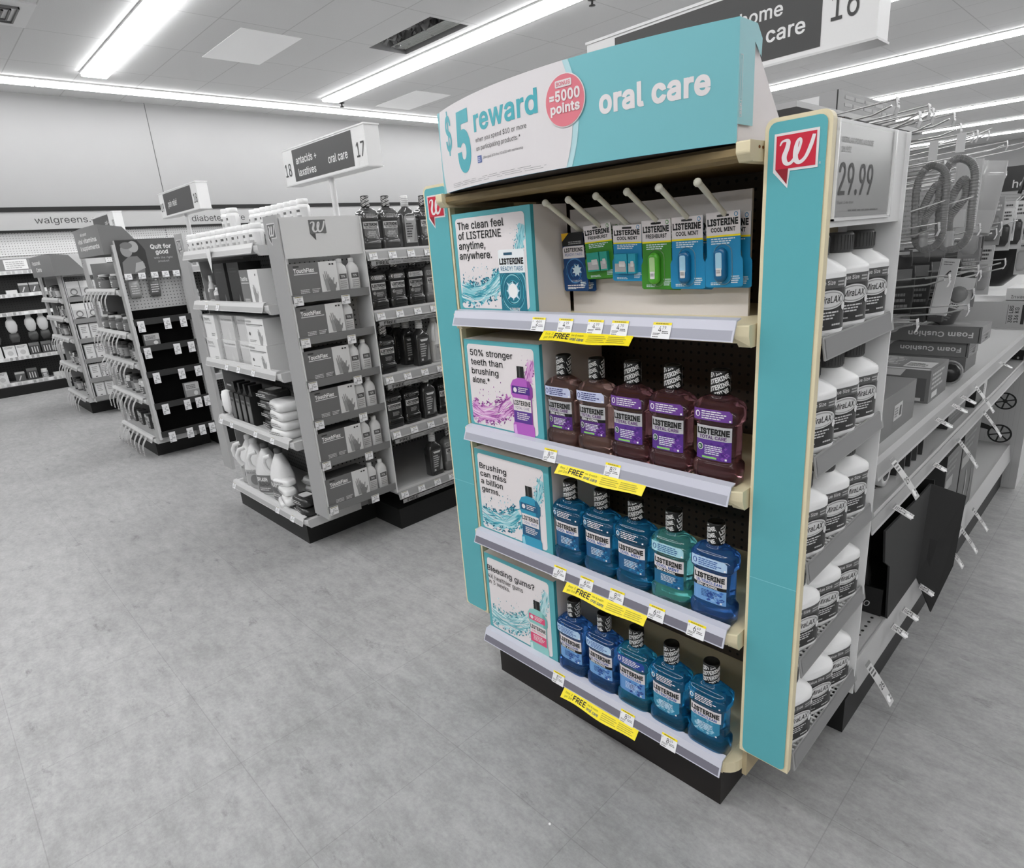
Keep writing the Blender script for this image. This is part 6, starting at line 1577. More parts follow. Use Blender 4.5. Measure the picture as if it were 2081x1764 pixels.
# small mixed bottles, left end of the second shelf
for k, (dx, dy, h, r, v) in enumerate(((-.44, .06, .12, .020, 205), (-.395, .05, .155, .018, 190), (-.35, .06, .10, .022, 170), (-.42, .12, .16, .022, 215), (-.37, .13, .13, .022, 150), (-.315, .05, .085, .024, 200), (-.30, .12, .14, .022, 215))):
    b = MB().lathe([(r * .9, 0), (r, .003), (r, h * .62), (r * .5, h * .74), (r * .45, h * .78)], mat(v, .3), 16)
    l = MB().lathe([(r * 1.02, h * .12), (r * 1.02, h * .5)], G(120 if v > 180 else 215), 16, cap=False)
    cp = MB().lathe([(r * .5, h * .77), (r * .56, h * .79), (r * .5, h), (.0005, h)], G(235 if k % 2 else 90, .35), 14)
    t = empty('toiletry_bottle', (C2 + dx, Y2 + .05 + dy, zt[1]), ('tall' if h > .13 else 'short') + ' ' + ('white' if v > 210 else 'pale' if v > 180 else 'gray') + ' toiletry bottle, ' + ('front row, ' if dy < .1 else 'back row, ') + ORD[k] + ' beside the dark cartons', 'bottle', 'mixed toiletry bottles')
    b.build('body', t); l.build('label_wrap', t); cp.build('cap', t)


def vinyl(f, F, w, h):
    f.patch(-w * .5, 0, -w * .36, h, F(1), G(150)); f.text('V', -w * .5, h * .74, h * .2, F(2), G(50), w=w * .16, bold=.02); f.text('INYL', -w * .30, h * .76, h * .12, F(2), G(90), w=w * .5)
    f.lines(-w * .28, h * .62, w * .3, h * .70, 2, F(2), G(160), 3); f.lines(w * .1, h * .1, w * .4, h * .25, 2, F(2), G(150), 4); f.poly([(-w * .5, 0), (-w * .36, 0), (-w * .42, h * .5)], F(2), G(150))


def latex(f, F, w, h):
    f.patch(-w * .34, h * .02, w * .5, h * .72, F(1), G(196)); f.patch(-w * .5, 0, -w * .36, h, F(1), G(170)); f.text('Vinyl Examination', -w * .3, h * .80, h * .07, F(2), G(90), w=w * .74)
    f.text('LARGE', -w * .38, h * .15, h * .08, F(2), G(80), w=h * .55, rot=math.pi / 2); hand(f, F(2), w * .15, h * .02, h * .5, G(205))


def mckesson(f, F, w, h):
    f.text('MCKESSON', -w * .46, h * .84, h * .07, F(2), G(80), w=w * .3, bold=.01); f.patch(-w * .46, h * .74, w * .44, h * .78, F(1), G(130)); f.patch(-w * .46, h * .70, w * .3, h * .72, F(1), G(170))
    f.disc(-w * .34, h * .4, w * .05, h * .07, F(1), G(100), 14); hand(f, F(2), w * .20, h * .0, h * .62, G(160)); f.lines(-w * .4, h * .08, w * .0, h * .18, 2, F(1), G(130), 4)


boxkind('vinyl', 'glove_box', 'box', .20, .12, .135, 224, vinyl)
boxkind('latex', 'glove_box', 'box', .215, .12, .135, 214, latex)
boxkind('mck', 'glove_box', 'box', .225, .12, .135, 226, mckesson, side=215)
for r in range(2):
    for k, (kk, x) in enumerate((('vinyl', -.375), ('latex', -.160), ('latex', .062), ('mck', .290))):
        put(kk, ('upper' if r else 'lower') + ' row pale glove box, ' + ORD[k] + ' on the third shelf', (C2 + x, 1.275 + .006 * r + (.0, .02, .03, 0)[k], zt[2] + r * .136), group='pale glove boxes in two rows')


def pouch(key, w, d, h, v, name='wipes_pack', deco=True, lid=True):
    m = MB(); rings = []
    for (z, s_) in ((0, .90), (h * .2, 1.0), (h * .6, 1.0), (h * .9, .93), (h, .80)):
        rings.append([(p[0], p[1] + d / 2, p[2]) for p in supell(w * s_, d * s_, 4, z, 28)])
    m.loft(rings, mat(v, .25, coat=.3))
    m.add([(-w / 2 - .012, d * .3, h * .3), (-w / 2 + .004, d * .1, h * .4), (-w / 2 + .004, d * .9, h * .4), (-w / 2 - .012, d * .8, h * .3)], [(0, 1, 2, 3)], mat(v, .25, coat=.3))
    parts = [('pack_body', m)]
    if lid:
        l = MB().rrect(-w * .22, d * .25, w * .22, d * .75, .012, lambda a, b: Vector((a, b, h + .004)), G(200 if v < 100 else 150, .3)); l.rrect(-w * .22, d * .25, w * .22, d * .75, .012, lambda a, b: Vector((a, b, h + .0005)), G(200 if v < 100 else 150, .3))
        parts.append(('lid', l))
    if deco:
        f = MB(); f.lines(-w * .4, h * .3, w * .3, h * .7, 2, lambda a, b: Vector((a, -.0008 + .0 * b, b)), G(190 if v < 120 else 120), int(v)); parts.append(('printed_front', f))
    kind(key, name, 'wipes', parts)


pouch('wipes_dark', .20, .13, .052, 52); pouch('wipes_white', .19, .14, .050, 222, deco=True, lid=False); pouch('wipes_gray', .19, .13, .045, 165)
# fourth shelf: white gloves on a card, four dark slim cartons, stacked wipes
t = empty('glove_pack', (C2 - .385, 1.30, zt[3]), 'dark card with white padded gloves, left end of the fourth shelf', 'pack')
MB().box(-.055, .03, 0, .055, .035, .215, G(55)).build('card', t)
g = MB(); g.loft([[(p[0], p[1], z) for p in supell(w, d, 2.5, z, 24)] for z, w, d in ((.035, .05, .02), (.05, .082, .05), (.10, .094, .058), (.15, .090, .056), (.172, .07, .04), (.178, .03, .02))], mat(235, .6)); g.build('gloves', t)
pl = MB(); pl.text('MED', -.02, .006, .018, lambda u, v: Vector((u, .0292, v)), G(225), w=.05, bold=.02); pl.lines(-.04, .195, .03, .21, 1, lambda u, v: Vector((u, .0292, v)), G(200), 3); pl.build('printed_front', t)
slim = lambda f, F, w, h: (f.patch(-w * .38, h * .05, w * .38, h * .60, F(1), G(112)), f.patch(-w * .30, h * .5, w * .3, h * .56, F(2), G(60)))
for k in range(4):
    b = MB(); w, h = .062, .235
    b.box(-w / 2, 0, 0, w / 2, .11, h * .74, mat(35, .4), top=mat(28, .4)); b.prism([(-w / 2, h * .74), (w / 2, h * .74), (w * .30, h * .84), (w * .30, h), (-w * .1, h), (-w * .1, h * .84)], lambda p, d: (p[0], d, p[1]), .02, .09, mat(24, .4))
    t = empty('spray_carton', (C2 - .308 + k * .082, 1.30, zt[3]), 'slim dark carton with gray front, ' + ORD[k] + ' of four on the fourth shelf', 'carton', 'slim dark cartons')
    b.build('carton', t); f = MB(); slim(f, lambda q: (lambda u, v: Vector((u, -.0006 * q, v))), w, h); f.build('printed_front', t)
for k in range(4):
    put('wipes_dark', 'glossy dark wipes pack, ' + ('bottom', 'second from bottom', 'third from bottom', 'top')[k] + ' of the dark stack', (C2 + .115 + .012 * (k % 2), 1.32, zt[3] + k * .057), rz=.06 * (k - 1.5), group='stack of dark wipes packs')
for k in range(4):
    put('wipes_white', 'white wipes pack, ' + ('bottom', 'second from bottom', 'third from bottom', 'top')[k] + ' of the white stack by the wing', (C2 + .345, 1.27, zt[3] + k * .0505), rz=.08 * (1.5 - k), group='stack of white wipes packs')


def jug(key, lw, name='bleach_jug'):
    b = MB(); wh = mat(224, .35)
    S = [(0, .135, .10, 3), (.006, .150, .112, 3), (.135, .150, .112, 3), (.150, .146, .110, 3), (.205, .118, .092, 2.6), (.255, .070, .062, 2.2), (.272, .046, .046, 2), (.285, .042, .042, 2)]
    b.loft([supell(w, d, n, z, 32) for z, w, d, n in S], wh)
    l = MB(); M = bmap(.150, .112, 3); M2 = bmap(.150, .112, 3, .0014)
    l.patch(-.066, .015, .066, .125, M, G(lw), 12)
    if lw < 160:
        l.text('SPLASH', -.052, .088, .022, M2, G(235), w=.075, bold=.03); l.text('BLEACH', -.040, .058, .022, M2, G(80), w=.075, bold=.02); l.lines(-.04, .025, .04, .048, 2, M2, G(210), 4)
    else:
        l.disc(.0, .06, .030, .034, M2, G(120), 18); l.text('BLEACH', -.05, .10, .012, M2, G(120), w=.08, bold=.02)
    h = MB().tube([(-.045, -.030, .262), (-.072, -.050, .255), (-.086, -.054, .225), (-.084, -.050, .185), (-.070, -.040, .158)], [.014, .013, .012, .013, .015], wh, 12)
    cp = MB().lathe([(.0225, .283), (.024, .285), (.023, .308), (.0005, .31)], G(90 if lw < 160 else 215, .4), 16)
    kind(key, name, 'jug', [('body', b), ('handle', h), ('label_wrap', l), ('cap', cp)])


jug('jug_a', 172); jug('jug_b', 118)
for k, (kk, x, dy, rz) in enumerate((('jug_a', -.392, .075, .5), ('jug_a', -.265, .055, .7), ('jug_b', -.098, .055, .5), ('jug_b', .080, .060, .1))):
    put(kk, 'white bleach jug with ' + ('pale' if kk == 'jug_a' else 'gray lettered') + ' label, ' + ORD[k] + ' on the bottom shelf', (C2 + x, Y2 + .05 + dy, zt[4]), rz=rz, group='white bleach jugs')
for k in range(3):
    put('wipes_gray', 'pale wipes pack, ' + ('bottom', 'middle', 'top')[k] + ' of the stack behind the bag pile', (C2 + .30, 1.42, zt[4] + k * .051), rz=.1 * k, group='pale wipes packs on the bottom shelf')
pouch('dark_tray', .16, .11, .048, 40)
for k in range(2):
    put('dark_tray', 'dark tray pack on the bottom shelf, ' + ('lower' if k == 0 else 'upper') + ' of two by the wing', (C2 + .395, 1.285, zt[4] + k * .054), rz=-.1 + .15 * k, group='dark tray packs')
pouch('bag', .15, .075, .036, 226, name='product_bag', deco=True, lid=False)
for k, (x, y, z, rz) in enumerate(((.17, 1.275, 0, -.3), (.245, 1.27, .037, -.25), (.20, 1.285, .074, -.1), (.16, 1.30, .111, .25))):
    put('bag', 'crinkled white product bag, ' + ('bottom', 'second', 'third', 'top')[k] + ' of the pile in front on the bottom shelf', (C2 + x, y, zt[4] + z), rz=rz, group='pile of white product bags')

# ------------------------------------------------------------------ side display of gloves on that endcap
X2 = -2.795


def side_unit(label, x, y0, y1, zs, top, zhead, headm, depth=.14, lipm=118, backm=150, lip=.038, ext=0.0, back=(150, 35)):
    t = empty('side_display', (0, 0, 0), label, 'display shelf', 'gray side displays')
    MB().box(x - depth, y0, zs[-1] - .04, x - depth + .006, y1, top, pegboard(back[0], back[1], (1, 2), .0254, .16)).build('back_panel', t)
    MB().box(x - depth, y1, zs[-1] - .05, x + .004, y1 + .006, top, G(206, .4)).build('side_panel', t)
    MB().box(x - depth, y0, zs[-1] - .05, x - .004, y0 + .004, top, G(206, .4)).build('side_panel', t)
    MB().box(x - .012, y0, zhead, x - .006, y1, top + .004, headm).build('header_panel', t)
    for z in zs:
        sh = MB().box(x - depth + .006, y0, z - .006, x - .004, y1, z, G(178, .4)); o = sh.build('shelf', t)
        lp = MB().box(x - .004, y0 - .002, z - lip * .7, x, y1 + .006 + ext, z + lip * .3, G(lipm, .4)); lp.build('front_lip', o)
    return t


Z2 = (1.335, 1.140, .932, .737, .524, .281)
t = side_unit('gray side display with six glove boxes and alcohol bottles beside the aisle 17 endcap', X2, 1.306, 1.712, Z2, 1.683, 1.508, G(212, .35))
lg = MB(); wflag(lg, 1.445, 1.612, .085, .060, plane((X2 - .006, 0, 0), (0, 1, 0), (0, 0, 1), .0006), plane((X2 - .006, 0, 0), (0, 1, 0), (0, 0, 1), .0012), G(105), G(80), G(215), tail=.5)
lg.build('flag_logo', t)
for i, z in enumerate(Z2):
    for q, (yy, d) in enumerate(((1.332, '14'), (1.575, '1'))):
        o = bpy.data.objects.new('price_tag', price_tag_mesh(d, '99' if d == '14' else '59', mat(210, .4), .046, .042).mesh('price_tag')); COL.objects.link(o); o.parent = t
        o.location = (X2 + .0015, yy, z - .036 - .018 * q); o.rotation_euler = (0, 0, math.pi / 2)
    put('touch', 'gray and white glove box with a hand picture, ' + TOPDOWN[i] + ' of six', (X2 - .008, 1.433, z), rz=math.pi / 2, group='six glove boxes on the side display')
    for k in range(2):
        if i == 1 and k == 1:
            continue
        put('alcohol', 'pale alcohol bottle, ' + ('nearer' if k == 0 else 'farther') + ' one beside the ' + TOPDOWN[i] + ' glove box', (X2 - .045, 1.592 + k * .066, z), rz=math.pi / 2, group='alcohol bottles beside the glove boxes', scale=1.0)

# ------------------------------------------------------------------ gondola 17 side with mouthwash
ZG = (1.520, 1.222, .888, .585, .235)
gondola('gray gondola stocked with mouthwash between the glove display and the teal unit', -3.52, X2, 1.725, 8.5, ZG, 1.60, tagged=tuple((i, (1.76, 1.875, 1.99, 2.10, 2.22)) for i in range(5)))
for i, z in enumerate(ZG):
    st = MB(); y0, y1 = 1.74, 2.6
    fp = lambda u, v, z=z: Vector((X2 + .010, u, z - .075 + v))
    st.patch(y0, 0, y1, .022, fp, G(150, .35)); st.patch(y0, 0, y1, .022, lambda u, v, z=z: Vector((X2 + .0095, y0 + y1 - u, z - .075 + v)), G(150))
    fq = lambda u, v, z=z: Vector((X2 + .011, u, z - .075 + v))
    st.text('FREE', y0 + .028, .004, .014, fq, INK, w=.075, bold=.02); st.text('oral care', y0 + .115, .006, .008, fq, G(90), w=.06); st.lines(y0 + .19, .004, y1 - .1, .018, 2, fq, G(115), 5); st.text('buy 3', y0 + .31, .006, .009, fq, G(70), w=.05)
    tag(st.build('promo_strip'), 'gray promotion strip reading FREE along the ' + TOPDOWN[i] + ' mouthwash shelf', 'promo strip', 'gray promotion strips')
STOCK = [('g_ultra', 'g_ultra', 'g_store_pale', 'g_ultra', 'g_store', 'g_ultra'), ('g_total', 'g_total', 'g_total_zero', 'g_care', 'g_total', 'g_total'), ('g_fresh', None, 'g_store', None, None, None), ('g_fresh', 'g_fresh', 'g_store', 'g_fresh', 'g_fresh', 'g_store'), (None, None, 'g_store', 'g_care', 'g_care', None)]
NM = {'g_ultra': 'dark mouthwash bottle with pale bowl shaped label', 'g_store_pale': 'dark square bottle with a tall pale label', 'g_store': 'dark square bottle with white cap', 'g_total': 'black mouthwash bottle with light plate label', 'g_total_zero': 'black mouthwash bottle with banded label', 'g_care': 'mid gray mouthwash bottle', 'g_fresh': 'black mouthwash bottle with white plate'}
for i, row in enumerate(STOCK):
    for k, kk in enumerate(row):
        if kk:
            put(kk, NM[kk] + ', ' + ('nearest', 'second', 'third', 'fourth', 'fifth', 'sixth')[k] + ' on the ' + TOPDOWN[i] + ' gondola shelf', (X2 - .055, 1.79 + k * .118, ZG[i]), rz=math.pi / 2, group='mouthwash on the gray gondola', scale=.98)
for k in range(3):
    put('g_store', 'dark square bottle behind the white capped one, ' + ('first', 'second', 'third')[k] + ' back on the third shelf', (X2 - .16 - .09 * k, 2.01, ZG[2]), rz=math.pi / 2, group='dark bottles receding on the third shelf', scale=.98)
# two pale jugs at the far end of the third shelf
for k in range(2):
    put('jug_a', 'pale handled jug, ' + ('nearer' if k == 0 else 'farther') + ' one at the far end of the third mouthwash shelf', (X2 - .09, 2.15 + .16 * k, ZG[2]), rz=math.pi / 2 + .3, group='pale jugs on the mouthwash gondola', scale=.8)

# ------------------------------------------------------------------ the gondola behind the teal display, aisle 16 side
gm = gondola('gray gondola behind the teal unit holding cushions and medical goods in aisle 16', CX, SKX, 1.73, 8.5, (.885, .718, .250), 1.78, deck=190, spine=120, lips=(.055, .045, .09))
perf = MB()
for r, x in enumerate((-.52, -.54, -.565)):
    for k in range(26):
        y = 1.80 + k * .022
        perf.box(x - .004, y, .7182, x + .004, y + .009, .7186, G(70))
for r, x in enumerate((-.50, -.545, -.60)):
    for k in range(14):
        y = 1.80 + k * .03 + .012 * r
        perf.disc(x, y, .005, .006, lambda a, b: Vector((a, b, .2506)), G(40), 8)
perf.build('slot_pattern', gm)


def price_flag(label, x, y, z, ang, txt, L=.12, w=.028, roll=0.0, grp='hanging price flags'):
    m = MB(); F = lambda u, v: Vector((.004 + .010 * math.sin(v * 14), u, -v))
    F2 = lambda u, v: F(u, L - v) + Vector((.0006, 0, 0))
    n = 6
    for k in range(n):
        v0, v1 = L * k / n, L * (k + 1) / n
        m.add([F(-w / 2, v0), F(-w / 2, v1), F(w / 2, v1), F(w / 2, v0)], [(0, 1, 2, 3)], G(196, .35))
        m.add([F(-w / 2, v0) - Vector((.0005, 0, 0)), F(-w / 2, v1) - Vector((.0005, 0, 0)), F(w / 2, v1) - Vector((.0005, 0, 0)), F(w / 2, v0) - Vector((.0005, 0, 0))], [(3, 2, 1, 0)], G(205, .35))
    m.patch(-w / 2, L * .93, w / 2, L, F2, G(120))
    m.lines(-w * .4, L * .68, w * .4, L * .9, 3, F2, G(80), int(y * 100))
    m.text(txt, -w * .36, L * .38, w * .42, F2, INK, w=w * .72, bold=.01)
    m.disc(-w * .1, L * .14, w * .28, w * .28, F2, G(240), 12); m.lines(w * .1, L * .06, w * .42, L * .22, 2, F2, G(110), 3)
    o = m.build('price_flag'); o.location = (x, y, z); o.rotation_euler = (roll, ang, 0)
    o.parent = [c for c in gm.children if c.name.startswith('shelf')][{.885: 0, .718: 2, .250: 4}[round(z + .012, 3)]]
    o['label'] = label
    return o


FL = [(1.80, .885, '29', .12), (2.25, .885, '19', .05), (2.45, .885, '24', .05), (2.58, .885, '12', .05), (2.78, .885, '15', .12), (3.25, .885, '9', .05),
      (1.88, .718, '17', .055), (2.30, .718, '25', .04), (2.62, .718, '14', .12), (3.05, .718, '19', .12),
      (1.78, .250, '25', .13), (2.02, .250, '22', .05), (2.14, .250, '18', .05), (2.33, .250, '15', .05), (2.72, .250, '13', .10), (2.92, .250, '13', .12), (3.15, .250, '16', .11)]
cnt = {}
for y, z, t_, L in FL:
    n = cnt.get(z, 0); cnt[z] = n + 1
    price_flag(('long' if L > .09 else 'short') + ' white price flag, ' + ('nearest', 'second', 'third', 'fourth', 'fifth', 'sixth', 'seventh')[n] + ' along the ' + ('upper' if z > .8 else 'middle' if z > .5 else 'bottom') + ' shelf edge in aisle 16', SKX + .010, y, z - .012, -.55 if L > .09 else -1.0, t_, L, .036)

# boxes lying on the upper shelf
ZA = .885


def bigbox(label, x0, x1, y0, y1, z0, z1, col, top, side, deco_front=None, deco_top=None, deco_side=None, name='product_carton', grp=None, tilt=0):
    cx, cy = (x0 + x1) / 2, (y0 + y1) / 2
    t = empty(name, (cx, cy, z0), label, 'box', grp, rz=tilt)
    a, b, h = (x1 - x0) / 2, (y1 - y0) / 2, z1 - z0
    c = MB().box(-a, -b, 0, a, b, h, mat(col, .4), top=mat(top, .4), right=mat(side, .4)).build('carton', t)
    bevel(c, .0015, 1)
    for deco, nm, mk, u_, v_ in ((deco_front, 'printed_front', lambda k: (lambda u, v: Vector((u - a, -b - .0007 * k, v))), 2 * a, h),
                                 (deco_top, 'printed_top', lambda k: (lambda u, v: Vector((u - a, v - b, h + .0007 * k))), 2 * a, 2 * b),
                                 (deco_side, 'printed_side', lambda k: (lambda u, v: Vector((a + .0007 * k, u - b, v))), 2 * b, h)):
        if deco:
            f = MB(); deco(f, mk, u_, v_); f.build(nm, t)
    return t


def stick(f, F, w, h):
    f.patch(w * .36, h * .30, w * .60, h * .68, F(1), G(205)); f.lines(w * .38, h * .36, w * .48, h * .62, 4, F(2), G(120), 3); f.patch(w * .52, h * .36, w * .57, h * .60, F(2), G(90))


def oval_top(f, F, w, h):
    f.disc(w * .55, h * .55, w * .30, h * .30, F(1), G(150), 28); f.disc(w * .55, h * .55, w * .24, h * .23, F(2), G(125), 28); f.text('NATURAL', w * .44, h * .5, .010, F(3), G(200), w=w * .22)


bigbox('plain gray carton with a white barcode sticker, nearest on the upper shelf', -.86, -.497, 1.87, 2.20, ZA, ZA + .125, 118, 130, 112, None, oval_top, stick)


def seat_front(f, F, w, h):
    f.poly([(0, h * .80), (w * .76, h * .80), (w * .80, h), (0, h)], F(1), G(215)); f.text('Walgreens', w * .30, h * .84, h * .09, F(2), G(60), w=w * .34, shear=.25)
    f.patch(w * .52, h * .06, w * .97, h * .76, F(1), G(95)); f.patch(w * .52, h * .06, w * .94, h * .16, F(2), G(205))
    f.disc(w * .64, h * .62, w * .045, h * .10, F(2), G(165), 14); f.poly([(w * .58, h * .20), (w * .74, h * .22), (w * .70, h * .54), (w * .60, h * .55)], F(2), G(140)); f.poly([(w * .68, h * .30), (w * .86, h * .34), (w * .86, h * .40), (w * .70, h * .44)], F(3), G(200)); f.poly([(w * .78, h * .34), (w * .90, h * .60), (w * .86, h * .62), (w * .74, h * .40)], F(3), G(120))
    f.lines(w * .04, h * .15, w * .46, h * .7, 5, F(1), G(195), 7)


def seat_top(f, F, w, h):
    f.patch(w * .30, h * .02, w * .98, h * .10, F(1), G(225)); f.patch(w * .74, h * .18, w * .97, h * .62, F(1), G(215)); f.lines(w * .30, h * .3, w * .70, h * .9, 5, F(1), G(200), 9); f.lines(w * .76, h * .25, w * .92, h * .5, 3, F(2), G(120), 5)


def seat_side(f, F, w, h):
    f.lines(w * .1, h * .35, w * .8, h * .9, 4, F(1), G(190), 4); f.patch(w * .15, h * .10, w * .45, h * .28, F(1), G(215))


bigbox('carton with a seated person picture and white lettering band, on the upper shelf', -.87, -.500, 2.385, 2.615, ZA, ZA + .112, 120, 135, 105, seat_front, seat_top, seat_side)
bigbox('flat gray carton under the two foam cushion boxes', -.90, -.505, 2.93, 3.12, ZA, .944, 105, 120, 98, lambda f, F, w, h: f.lines(w * .3, h * .2, w * .9, h * .8, 3, F(1), G(160), 4))


def foam_front(f, F0, w, h):
    # the printing is upside down on the shelf
    F = lambda k: (lambda u, v: F0(k)(w - u, h - v))
    f.poly([(w * .56, 0), (w * 1.0, 0), (w * 1.0, h * .55), (w * .70, h * .55), (w * .66, h * .45), (w * .62, h * .12)], F(1), G(195))
    f.text('Walgreens', w * .70, h * .18, h * .22, F(2), G(60), w=w * .26, shear=.3)
    f.text('Foam Cushion', w * .06, h * .36, h * .30, F(2), G(228), w=w * .50, bold=.02, res=3)
    f.patch(w * .015, h * .06, w * .022, h * .94, F(1), G(40))


def foam_top(f, F, w, h):
    f.patch(w * .02, h * .1, w * .45, h * .9, F(1), G(95)); f.disc(w * .10, h * .5, w * .06, h * .28, F(2), G(175), 18); f.poly([(w * .25, h * .15), (w * .40, h * .15), (w * .50, h * .85), (w * .36, h * .85)], F(2), G(165)); f.disc(w * .78, h * .45, w * .10, h * .2, F(1), G(165), 20)
    for k in range(5):
        f.patch(w * (.48 + .04 * k), h * .2, w * (.495 + .04 * k), h * .6, F(2), G(190))


def foam_side(f, F, w, h):
    f.lines(w * .1, h * .1, w * .9, h * .6, 3, F(1), G(170), 4); f.poly([(w * .3, 0), (w * .8, 0), (w * .9, h * .5), (w * .5, h * .4)], F(1), G(150))


bigbox('lower of two foam cushion boxes with upside down lettering', -.92, -.500, 2.93, 3.10, .945, 1.003, 118, 130, 120, foam_front, None, foam_side, 'cushion_box', 'foam cushion boxes')
bigbox('upper of two foam cushion boxes with upside down lettering', -.90, -.464, 2.915, 3.085, 1.004, 1.068, 122, 140, 130, foam_front, foam_top, foam_side, 'cushion_box', 'foam cushion boxes')
# round black ball shaped item beside the seat carton
t = empty('exercise_ball', (-.515, 2.735, ZA), 'black round ball in clear packing beside the seat carton', 'ball')
MB().lathe([(.0005, .0), (.018, .004), (.031, .018), (.036, .036), (.031, .054), (.018, .068), (.0005, .072)], G(35, .3), 20).build('ball', t)
rg = MB().tube([(.040 * math.cos(a), .01 * math.sin(a) - .01, .041 + .040 * math.sin(a)) for a in [2 * math.pi * k / 20 for k in range(21)]], .004, G(150, .2), 6); rg.build('clear_ring', t)
# goods on the narrow middle shelf
for k in range(9):
    b = MB().box(-.012, -.06, 0, .012, .06, .105 - .004 * (k % 3), G(48 + 12 * (k % 3), .35)); b.patch(-.06, .02, .06, .09, lambda u, v: Vector((.0125, u, v)), G(85))
    o = b.build('thin_pack'); o.location = (-.56 + .010 * (k % 2), 2.10 + k * .035, .719); o.rotation_euler = (0, 0, math.pi / 2 + .15)
    tag(o, 'thin dark pack standing in a row on the middle shelf, ' + ('nearest', 'second', 'third', 'fourth', 'fifth', 'sixth', 'seventh', 'eighth', 'farthest')[k], 'pack', 'row of thin dark packs')
t = empty('tape_roll', (-.53, 1.99, .719), 'white wound roll standing at the near end of the middle shelf', 'roll')
ro = MB(); K = 20
ring = lambda x, r: [(x, r * math.cos(2 * math.pi * k / K), .045 + r * math.sin(2 * math.pi * k / K)) for k in range(K)]
ro.loft([ring(-.03, .026), ring(-.03, .045), ring(.03, .045), ring(.03, .026), ring(-.03, .026)], G(215, .5), cap=False); ro.build('roll', t)
MB().loft([ring(-.028, .0265), ring(-.028, .022), ring(.031, .022), ring(.031, .0265), ring(-.028, .0265)], G(60), cap=False).build('core', t)
bigbox('dark flat pack lying behind the white roll on the middle shelf', -.80, -.60, 1.85, 2.07, .719, .755, 55, 60, 62, lambda f, F, w, h: f.text('ORTHO', w * .4, h * .3, h * .4, F(1), G(140), w=w * .4), name='flat_pack')
bigbox('dark carton with white cap ends at the far end of the middle shelf', -.70, -.475, 3.05, 3.25, .719, .82, 40, 60, 50, None, None, lambda f, F, w, h: (f.patch(w * .7, 0, w, h, F(1), G(215)), f.text('CANE', w * .80, h * .2, h * .12, F(2), G(70), w=h * .5, rot=math.pi / 2)))
bigbox('tall dark carton on the middle shelf behind the price flags', -.75, -.49, 2.68, 2.95, .719, .81, 60, 70, 85, None, None, lambda f, F, w, h: f.lines(w * .1, h * .2, w * .8, h * .8, 4, F(1), G(130), 4))

# open black display carton with its torn flap, on the base deck
t = empty('black_carton', (0, 0, 0), 'large open black cardboard carton with a bent flap on the base deck', 'box')
BK = mat(40, .6, noise=.1); BK2 = mat(30, .6)
x1 = -.462
c = MB()
c.prism([(2.03, .252), (2.44, .252), (2.40, .60), (2.26, .60), (1.90, .615), (1.93, .50), (1.99, .46)], lambda p, d: (d, p[0], p[1]), x1 - .006, x1, BK)
c.box(-.95, 2.44, .252, x1, 2.446, .60, BK2); c.box(-.95, 2.03, .252, -.944, 2.44, .60, BK2); c.box(-.944, 2.036, .251, x1 - .006, 2.44, .256, BK2)
c.build('carton_walls', t)
c = MB().prism([(-.944, .252), (x1 - .02, .252), (x1 - .02, .35), (-.944, .32)], lambda p, d: (p[0], d, p[1]), 2.03, 2.036, BK2)
c.text('Walgo', -.62, .275, .028, lambda u, v: Vector((u, 2.0295, v)), G(190), w=.10, shear=.3)
c.build('front_wall', t)
c = MB(); pts = [(x1, 2.40, .60), (x1 + .085, 2.52, .535), (x1 + .085, 2.47, .28), (x1 + .05, 2.40, .11), (x1 - .002, 2.36, .26)]
c.add(pts, [(0, 1, 2, 3, 4)], BK); c.add([(p[0] - .004, p[1] + .003, p[2]) for p in pts], [(4, 3, 2, 1, 0)], BK2)
n_ = len(pts)
c.add(pts + [(p[0] - .004, p[1] + .003, p[2]) for p in pts], [(i, n_ + i, n_ + (i + 1) % n_, (i + 1) % n_) for i in range(n_)], BK2)
c.build('bent_flap', t)
for k, (x, y, z, v) in enumerate(((-.58, 2.08, .257, 55), (-.70, 2.11, .257, 70), (-.62, 2.19, .257, 48))):
    m = MB(); m.loft([[(p[0], p[1], zz) for p in supell(w, d, 2.6, zz, 18)] for zz, w, d in ((0, .08, .05), (.03, .10, .06), (.12, .10, .055), (.17, .08, .03), (.18, .08, .004))], mat(v, .25, coat=.3))
    o = m.build('dark_pouch'); o.location = (x, y, z); o.rotation_euler = (.1, 0, .3 * k); tag(o, 'dark glossy pouch in the open black carton, ' + ('front right', 'front left', 'rear')[k] + ' one', 'pouch', 'pouches in the black carton')


def banana(f, F, w, h):
    f.patch(w * .04, h * .60, w * .5, h * .72, F(1), G(160)); f.lines(w * .06, h * .76, w * .8, h * .95, 3, F(1), G(140), 4)
    f.stroke([(w * .3, h * .12), (w * .42, h * .22), (w * .45, h * .38), (w * .40, h * .52)], [.004, .018, .018, .004], F(2), G(175)); f.stroke([(w * .7, h * .12), (w * .8, h * .25), (w * .78, h * .45)], [.004, .015, .004], F(2), G(150))


bigbox('tall product carton with white bars, nearer of two on the base deck', -.80, -.470, 2.66, 2.90, .251, .62, 70, 90, 92, banana, None, banana, grp='tall cartons on the base deck')
bigbox('tall product carton with curved fruit shapes, farther of two on the base deck', -.80, -.470, 2.92, 3.22, .251, .64, 62, 90, 80, banana, None, banana, grp='tall cartons on the base deck')

